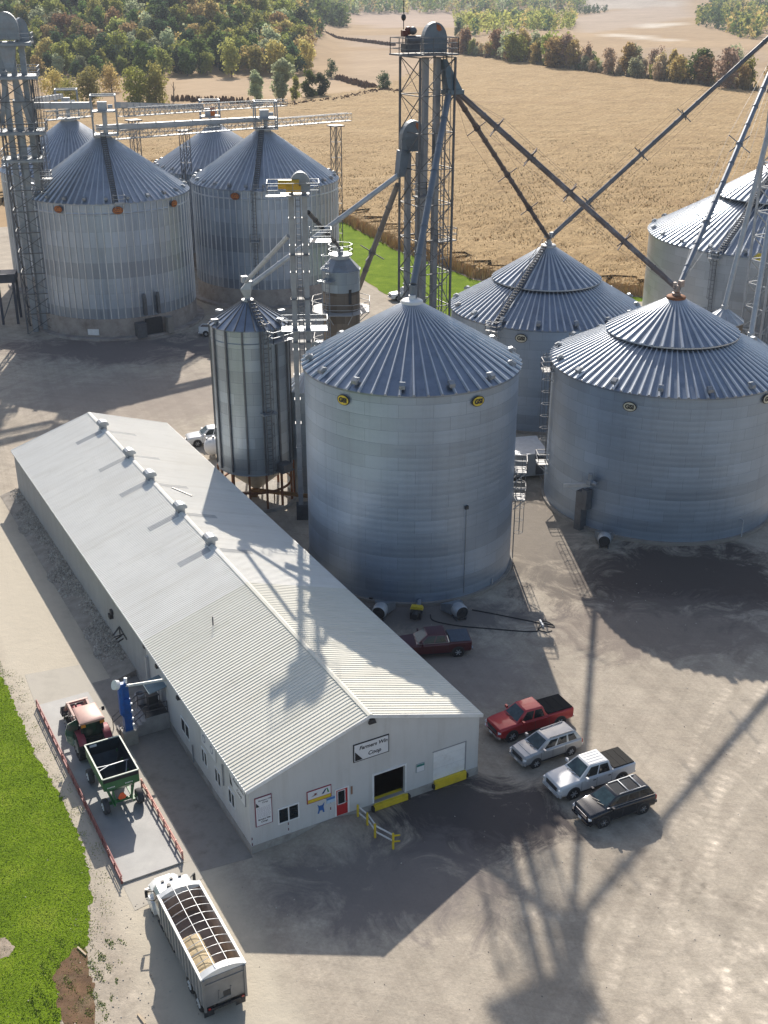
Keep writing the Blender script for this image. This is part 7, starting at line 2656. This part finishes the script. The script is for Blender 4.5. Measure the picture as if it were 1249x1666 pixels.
    mb.box((x0 - 0.05, 0, 0.85), (0.12, 2.1, 0.16))
    for y in (-0.9, -0.2, 0.2, 0.9):
        mb.box((x0 - 0.12, y, 0.85), (0.06, 0.14, 0.1))
    mb.build('rear_bar', DARK, t)
    for y in (-0.9, 0.9):
        mb = MB()
        mb.box((x0 - 0.14, y, 1.0), (0.05, 0.14, 0.1))
        mb.build('tail_light', LAMPR, t)
    # chassis, tanks, steps
    mb = MB()
    for y in (-0.42, 0.42):
        mb.bar((x0 + 0.1, y, 0.9), (6.0, y, 0.9), 0.12, 0.25)
    for s in (-1, 1):
        mb.box((2.2, s * 0.85, 0.75), (1.5, 0.5, 0.55))
        mb.box((3.6, s * 0.95, 0.55), (0.9, 0.35, 0.1))
        mb.box((x0 + 0.15, s * 0.85, 0.6), (0.03, 0.55, 0.75))
    mb.build('chassis', DARK, t)
    for x in (-2.4, -1.05):
        for s in (-1, 1):
            wheel(t, x, s * 1.13, 0.5, 0.5, s, rim=WH, rimr=0.58)
    for s in (-1, 1):
        wheel(t, 5.3, s * 1.1, 0.5, 0.3, s, rim=WH, rimr=0.58)
    # cab and bonnet
    mb = MB()
    mb.loft([[(x, -y, z0), (x, y, z0), (x, y, z1 - 0.2), (x, y - 0.14, z1), (x, -y + 0.14, z1), (x, -y, z1 - 0.2)] for x, y, z0, z1 in ((3.5, 1.02, 0.9, 2.5), (3.62, 1.05, 0.85, 2.62), (4.55, 1.04, 0.85, 2.62), (4.8, 1.0, 0.85, 2.45), (5.05, 0.98, 0.85, 1.72))])
    mb.build('cab', WH, t, 40)
    mb = MB()
    mb.loft([[(x, -y, z0), (x, y, z0), (x, y, z1 - 0.2), (x, y - 0.25, z1), (x, -y + 0.25, z1), (x, -y, z1 - 0.2)] for x, y, z0, z1 in ((5.02, 0.95, 0.8, 1.7), (5.6, 0.92, 0.75, 1.66), (6.25, 0.84, 0.7, 1.5), (6.4, 0.78, 0.75, 1.3))])
    mb.build('bonnet', WH, t, 40)
    for s in (-1, 1):
        mb = MB()
        mb.extr([(5.3 + 0.72 * math.cos(R(a)), s * 0.85, 0.5 + 0.68 * math.sin(R(a))) for a in (0, 30, 60, 90, 120, 150, 180)], (0, s * 0.3, 0))
        mb.build('front_fender', WH, t)
    mb = MB()
    a, b, c, d = (5.05, -0.9, 1.72), (5.05, 0.9, 1.72), (4.8, 0.82, 2.42), (4.8, -0.82, 2.42)
    quad_panel(mb, a, b, c, d, 0.05, 0.95, 0.1, 0.95, 0.015)
    mb.build('windscreen', GLASS, t)
    for s in (-1, 1):
        mb = MB()
        mb.span((3.85, s * 1.045, 1.6), (4.6, s * 1.06, 2.3))
        mb.build('side_window', GLASS, t)
    mb = MB()
    mb.span((3.488, -0.6, 1.7), (3.5, 0.6, 2.3))
    mb.build('rear_window', GLASS, t)
    for s in (-1, 1):
        mb = MB()
        mb.bar((4.6, s * 1.04, 2.2), (4.85, s * 1.45, 2.25), 0.05)
        mb.bar((4.6, s * 1.04, 1.5), (4.85, s * 1.45, 1.6), 0.04)
        mb.box((4.87, s * 1.4, 1.95), (0.08, 0.16, 0.5))
        mb.build('mirror', DARK, t)
        mb = MB()
        mb.box((6.36, s * 0.72, 1.02), (0.1, 0.26, 0.2))
        mb.build('headlight', LAMPW, t)
    mb = MB()
    mb.box((6.42, 0, 1.1), (0.05, 0.9, 0.55))
    mb.build('grille', CHROME, t)
    mb = MB()
    mb.box((6.5, 0, 0.65), (0.14, 2.1, 0.28))
    mb.build('bumper', CHROME, t)
    mb = MB()
    for y in (-0.5, 0, 0.5):
        mb.box((4.6, y, 2.65), (0.12, 0.16, 0.08))
    mb.cyl((4.1, 0.3, 2.6), (4.1, 0.3, 2.75), 0.12)
    mb.build('roof_marker', DARK, t)
    mb = MB()
    mb.cyl((3.38, 0.98, 0.9), (3.38, 0.98, 2.9), 0.07)
    mb.build('exhaust', DARK, t)
grain_truck()
# ------------------------------------------------------------------ smaller things about the yard
def safety_fence():
    t = thing('safety_fence', 'short fence of yellow posts and two white rails beside the red door ramp', 'fence', bl(7.1, 0), YA)
    P = [(-0.05, -0.35), (0.12, -1.3), (0.05, -2.45), (0.6, -3.75)]
    for x, y in P:
        mb = MB()
        mb.box((x, y, 0.6), (0.11, 0.11, 1.2))
        mb.build('post', YELLOW, t)
    for z in (0.55, 1.0):
        mb = MB()
        for a, b in zip(P, P[1:]):
            mb.bar((a[0] + 0.08, a[1], z), (b[0] + 0.08, b[1], z), 0.06, 0.09)
        mb.bar((P[-1][0] + 0.08, P[-1][1], z), (P[-1][0] + 0.42, P[-1][1] - 0.12, z), 0.06, 0.09, 1)
        mb.build('rail', [WHITE, YELLOW], t)
safety_fence()
def side_steps():
    t = thing('entry_steps', 'concrete steps with dark handrails up to the side door under the canopy', 'steps', bl(0, 15.75), YA)
    mb = MB()
    mb.span((-1.7, -0.9, 0), (-0.04, 0.95, 1.32))
    n = 7
    for k in range(n):
        mb.span((-1.7 - 0.28 * (k + 1), -0.9, 0), (-1.7 - 0.28 * k, 0.95, 1.32 - 0.19 * (k + 1) + 0.002))
    mb.build('stair_block', pm('step_concrete', (0.31, 0.30, 0.29), 0.9, 0, 0.2, 1.0, 0.2, 8), t)
    mb = MB()
    mb.span((-1.65, -0.85, 1.322), (-0.1, 0.9, 1.345))
    mb.build('mat', DARK, t)
    RL = pm('dark_handrail', (0.07, 0.07, 0.075), 0.5, 0.4, 0.2, 2)
    for y in (-0.85, 0.9):
        mb = MB()
        for h in (0.5, 0.95):
            mb.bar((-0.1, y, 1.32 + h), (-1.7, y, 1.32 + h), 0.05)
            mb.bar((-1.7, y, 1.32 + h), (-3.6, y, 0.05 + h), 0.05)
        for x, z in ((-0.1, 1.32), (-1.7, 1.32), (-3.6, 0.03), (-2.65, 0.66)):
            mb.bar((x, y, z), (x, y, z + 0.95), 0.05)
        mb.build('handrail', RL, t)
side_steps()
p = bl(-1.35, 17.2)
mb = MB()
mb.lathe([(0.01, 0.02), (0.36, 0.02), (0.36, 1.95), (0.30, 1.97), (0.28, 1.5), (0.01, 1.5)], 18)
tag(mb.build('drum', pm('grey_drum', (0.34, 0.34, 0.35), 0.5, 0.2), None, 40, (p.x, p.y, 0)), 'tall grey open drum behind the side door steps', 'drum')
p = bl(-0.75, 16.2, 1.345)
mb = MB()
mb.box((0, 0, 0.45), (0.75, 0.6, 0.9), YA, 0, (0.9, 0.85))
mb.box((0, 0, 0.93), (0.8, 0.66, 0.07), YA)
tag(mb.build('bin_box', DARK, None, None, p), 'black lidded box on the side door landing', 'box')
def probe():
    t = thing('grain_probe', 'tall blue grain sampling probe with a white round face between scale and shed', 'grain probe', bl(-3.05, 14.6), YA)
    mb = MB()
    mb.box((0, 0, 0.55), (1.0, 0.9, 1.1))
    mb.build('plinth', CONC, t)
    mb = MB()
    mb.box((0.0, 0, 2.35), (0.55, 0.55, 2.6))
    mb.box((0.05, 0.1, 3.4), (0.42, 0.45, 2.3))
    mb.build('column', BLUE, t)
    mb = MB()
    mb.bar((-0.35, -0.15, 4.75), (-0.4, -0.35, 2.7), 0.28, 0.3)
    mb.bar((0.1, 0.1, 4.6), (-0.45, -0.1, 4.75), 0.35, 0.35)
    mb.bar((-0.4, -0.3, 2.6), (-0.1, -0.2, 2.2), 0.2)
    mb.cyl((-0.28, -0.32, 3.0), (-0.28, -0.32, 4.4), 0.07)
    mb.build('arm', BLUE, t)
    mb = MB()
    mb.cyl((-0.45, -0.1, 4.86), (-0.7, -0.15, 4.98), 0.34, n=18)
    mb.build('round_face', WHITE, t)
    mb = MB()
    for z in (1.5, 2.0, 2.6, 3.2, 4.7):
        mb.box((0.3, -0.22, z), (0.16, 0.16, 0.12))
    mb.bar((0.32, -0.26, 1.15), (0.3, -0.26, 1.5), 0.1)
    mb.cyl((0.12, 0.1, 4.6), (0.2, 0.15, 5.1), 0.12)
    mb.build('fittings', WHITE, t)
    # sample tube to the shed
    mb = MB()
    mb.cyl((0.1, 0.0, 4.55), (3.0, -0.25, 4.35), 0.1, n=10)
    mb.build('sample_tube', pm('cream_tube', (0.66, 0.65, 0.58), 0.4), t)
probe()
def fan(label, u, v, rz, s=1.0):
    p = gp(u, v)
    t = thing('aeration_fan', label, 'fan', (p.x, p.y, 0), rz, 'aeration fans at the bin feet')
    mb = MB()
    rings = []
    for x, r in ((-0.5, 0.55), (-0.3, 0.62), (0.35, 0.62), (0.45, 0.58)):
        rings.append([(x * s, r * s * math.cos(2 * PI * k / 18), 0.75 * s + r * s * math.sin(2 * PI * k / 18)) for k in range(18)])
    mb.loft(rings, 0, False)
    mb.build('housing', GALV_L, t, 40)
    mb = MB()
    mb.cyl((-0.46 * s, 0, 0.75 * s), (-0.2 * s, 0, 0.75 * s), 0.52 * s, n=16)
    mb.cyl((-0.5 * s, 0, 0.75 * s), (-0.1 * s, 0, 0.75 * s), 0.18 * s, n=10)
    mb.build('impeller', DARK, t)
    mb = MB()
    mb.loft([[(0.45 * s, a * 0.55 * s, (0.75 + b * 0.5) * s) for a, b in ((-1, -1), (1, -1), (1, 1), (-1, 1))], [(1.7 * s, a * 0.9 * s, (0.45 + b * 0.3) * s) for a, b in ((-1, -1), (1, -1), (1, 1), (-1, 1))]])
    mb.build('transition', GALV, t)
    mb = MB()
    for y in (-0.4, 0.4):
        mb.box((0, y * s, 0.1 * s), (0.9 * s, 0.1, 0.2 * s))
    mb.build('stand', GALV_D, t)
fan('grey aeration fan at the foot of the nearest bin, beside the two black cables', 747, 1006, R(115))
fan('grey aeration fan at the foot of the nearest bin, peeking over the shed roof', 618, 1006, R(75))
fan('blue-grey aeration fan at the foot of the rust-peaked bin under its unloading leg', 982, 889, R(80))
fan('aeration fan in shadow at the right foot of the rust-peaked bin', 1240, 838, R(150))
def unloader():
    p = gp(677, 1003)
    t = thing('unload_motor', 'black bin unloading gearbox with a yellow guard at the nearest bin foot', 'machine', (p.x, p.y, 0), R(80))
    mb = MB()
    mb.box((0, 0, 0.35), (1.1, 0.9, 0.6))
    mb.cyl((-0.4, 0, 0.5), (-1.0, 0, 0.5), 0.28)
    mb.build('gearbox', DARK, t)
    mb = MB()
    mb.box((0.25, 0, 0.75), (0.5, 1.1, 0.25), 0, 0, (0.9, 0.8))
    mb.build('guard', YELLOW, t)
    mb = MB()
    mb.cyl((0.3, 0, 0.4), (1.8, 0, 0.5), 0.2)
    mb.build('tube', GALV, t)
unloader()
def cable(label, pts, r=0.045):
    mb = MB()
    P = [gp(u, v, 0.05) for u, v in pts]
    Q = []
    for i in range(len(P) - 1):
        a, b, c, d = P[max(0, i - 1)], P[i], P[i + 1], P[min(len(P) - 1, i + 2)]
        for k in range(8):
            t = k / 8
            Q.append(0.5 * ((2 * b) + (c - a) * t + (2 * a - 5 * b + 4 * c - d) * t * t + (3 * b - a - 3 * c + d) * t ** 3))
    Q.append(P[-1])
    mb.tube(Q, r, 6)
    tag(mb.build('power_cable', BLACK), label, 'cable', 'black cables on the gravel')
cable('upper black cable from the fan across the gravel into the sun', [(768, 992), (800, 998), (840, 1006), (876, 1013), (900, 1016)], 0.045)
cable('lower black cable sagging below the fan toward the sunlit coil', [(700, 1000), (706, 1010), (745, 1018), (800, 1023), (850, 1027), (874, 1027)], 0.045)
cable('tangled black cable end lying in the sun', [(874, 1027), (880, 1012), (892, 1012), (902, 1020), (884, 1018), (876, 1024), (888, 1028), (898, 1026)], 0.035)
mb = MB()
a = gp(880, 1014)
mb.box((a.x, a.y - 0.2, 0.12), (0.14, 0.9, 0.2), R(10))
tag(mb.build('white_post', WHITE), 'short white post lying by the cable coil', 'post')
def control_house():
    p = gp(850, 787)
    t = thing('control_house', 'small grey flat-roofed control house between the two nearest bins', 'hut', (14.2, 114.6, 0), R(12))
    mb = MB()
    mb.span((-2.6, -1.9, 0.5), (2.6, 1.9, 3.0))
    mb.build('wall', pm('hut_wall', (0.36, 0.38, 0.4), 0.5, 0.4, 0.12, 1), t)
    mb = MB()
    mb.hull8([(-2.8, -2.1, 2.95), (2.8, -2.1, 2.95), (2.8, 2.1, 3.3), (-2.8, 2.1, 3.3), (-2.8, -2.1, 3.08), (2.8, -2.1, 3.08), (2.8, 2.1, 3.45), (-2.8, 2.1, 3.45)])
    mb.build('roof', GALV_L, t)
    mb = MB()
    for x in (-2.3, 2.3):
        for y in (-1.6, 1.6):
            mb.box((x, y, 0.25), (0.4, 0.4, 0.5))
    mb.build('pier', CONC_D, t)
    mb = MB()
    mb.span((1.5, -1.95, 0.6), (2.3, -1.9, 2.6))
    mb.build('door', GALV_D, t)
control_house()
def stick(label, a, b):
    p, q = gp(*a, 0.05), gp(*b, 0.05)
    mb = MB()
    mb.bar(p, q, 0.09)
    tag(mb.build('stick', pm('pale_wood', (0.5, 0.4, 0.28), 0.9)), label, 'stick', 'sticks by the lawn')
stick('short pale stick on the edge of the lawn', (252, 1541), (281, 1555)) if False else None
stick('short pale stick lying at the edge of the brown dirt patch', (126, 1541), (140, 1554))
stick('thin pale stick lying on the gravel below the truck', (224, 1650), (236, 1666))
# distant maroon vehicle end at the left edge
# pebbles and crumbs on the gravel
def crumbs():
    rr = random.Random(21)
    mb = MB()
    for k in range(760):
        if k < 500:
            x, y = rr.uniform(-22, 26), rr.uniform(41, 92)
        else:
            p = gp(rr.uniform(150, 250), rr.uniform(1180, 1660))
            x, y = p.x + rr.gauss(0, 0.8), p.y + rr.gauss(0, 0.8)
        r = rr.uniform(0.015, 0.045)
        s, t = (Vector((x, y, 0)) - BO).dot(BU), (Vector((x, y, 0)) - BO).dot(BV)
        if -8 < s < 17 and t > -0.5 and not (s < -7.9):
            continue
        mb.hull8([(x - r, y - r, 0), (x + r, y - r * 0.7, 0), (x + r * 0.8, y + r, 0), (x - r, y + r * 0.8, 0), (x - r * 0.6, y - r * 0.5, r), (x + r * 0.5, y - r * 0.6, r), (x + r * 0.6, y + r * 0.5, r * 0.8), (x - r * 0.5, y + r * 0.6, r)], 0 if rr.random() < 0.55 else 1)
    struct(mb.build('gravel', [pm('pale_pebble', (0.5, 0.46, 0.4), 0.95), pm('dark_pebble', (0.27, 0.235, 0.2), 0.95)]), 'stuff')
crumbs()
# ------------------------------------------------------------------ autumn haze over the valley
def haze():
    mb = MB()
    mb.span((-4200, -120, -1.2), (4200, 5500, 290))
    m = bpy.data.materials.new('valley_haze')
    m.use_nodes = True
    nt = m.node_tree
    nt.nodes.remove(nt.nodes['Principled BSDF'])
    v = N(nt, 'ShaderNodeVolumePrincipled')
    v.inputs['Color'].default_value = (0.82, 0.88, 1.0, 1)
    v.inputs['Density'].default_value = 0.00012
    v.inputs['Anisotropy'].default_value = 0.0
    L(nt, v.outputs[0], nt.nodes['Material Output'].inputs['Volume'])
    struct(mb.build('haze', m), 'stuff')
haze()
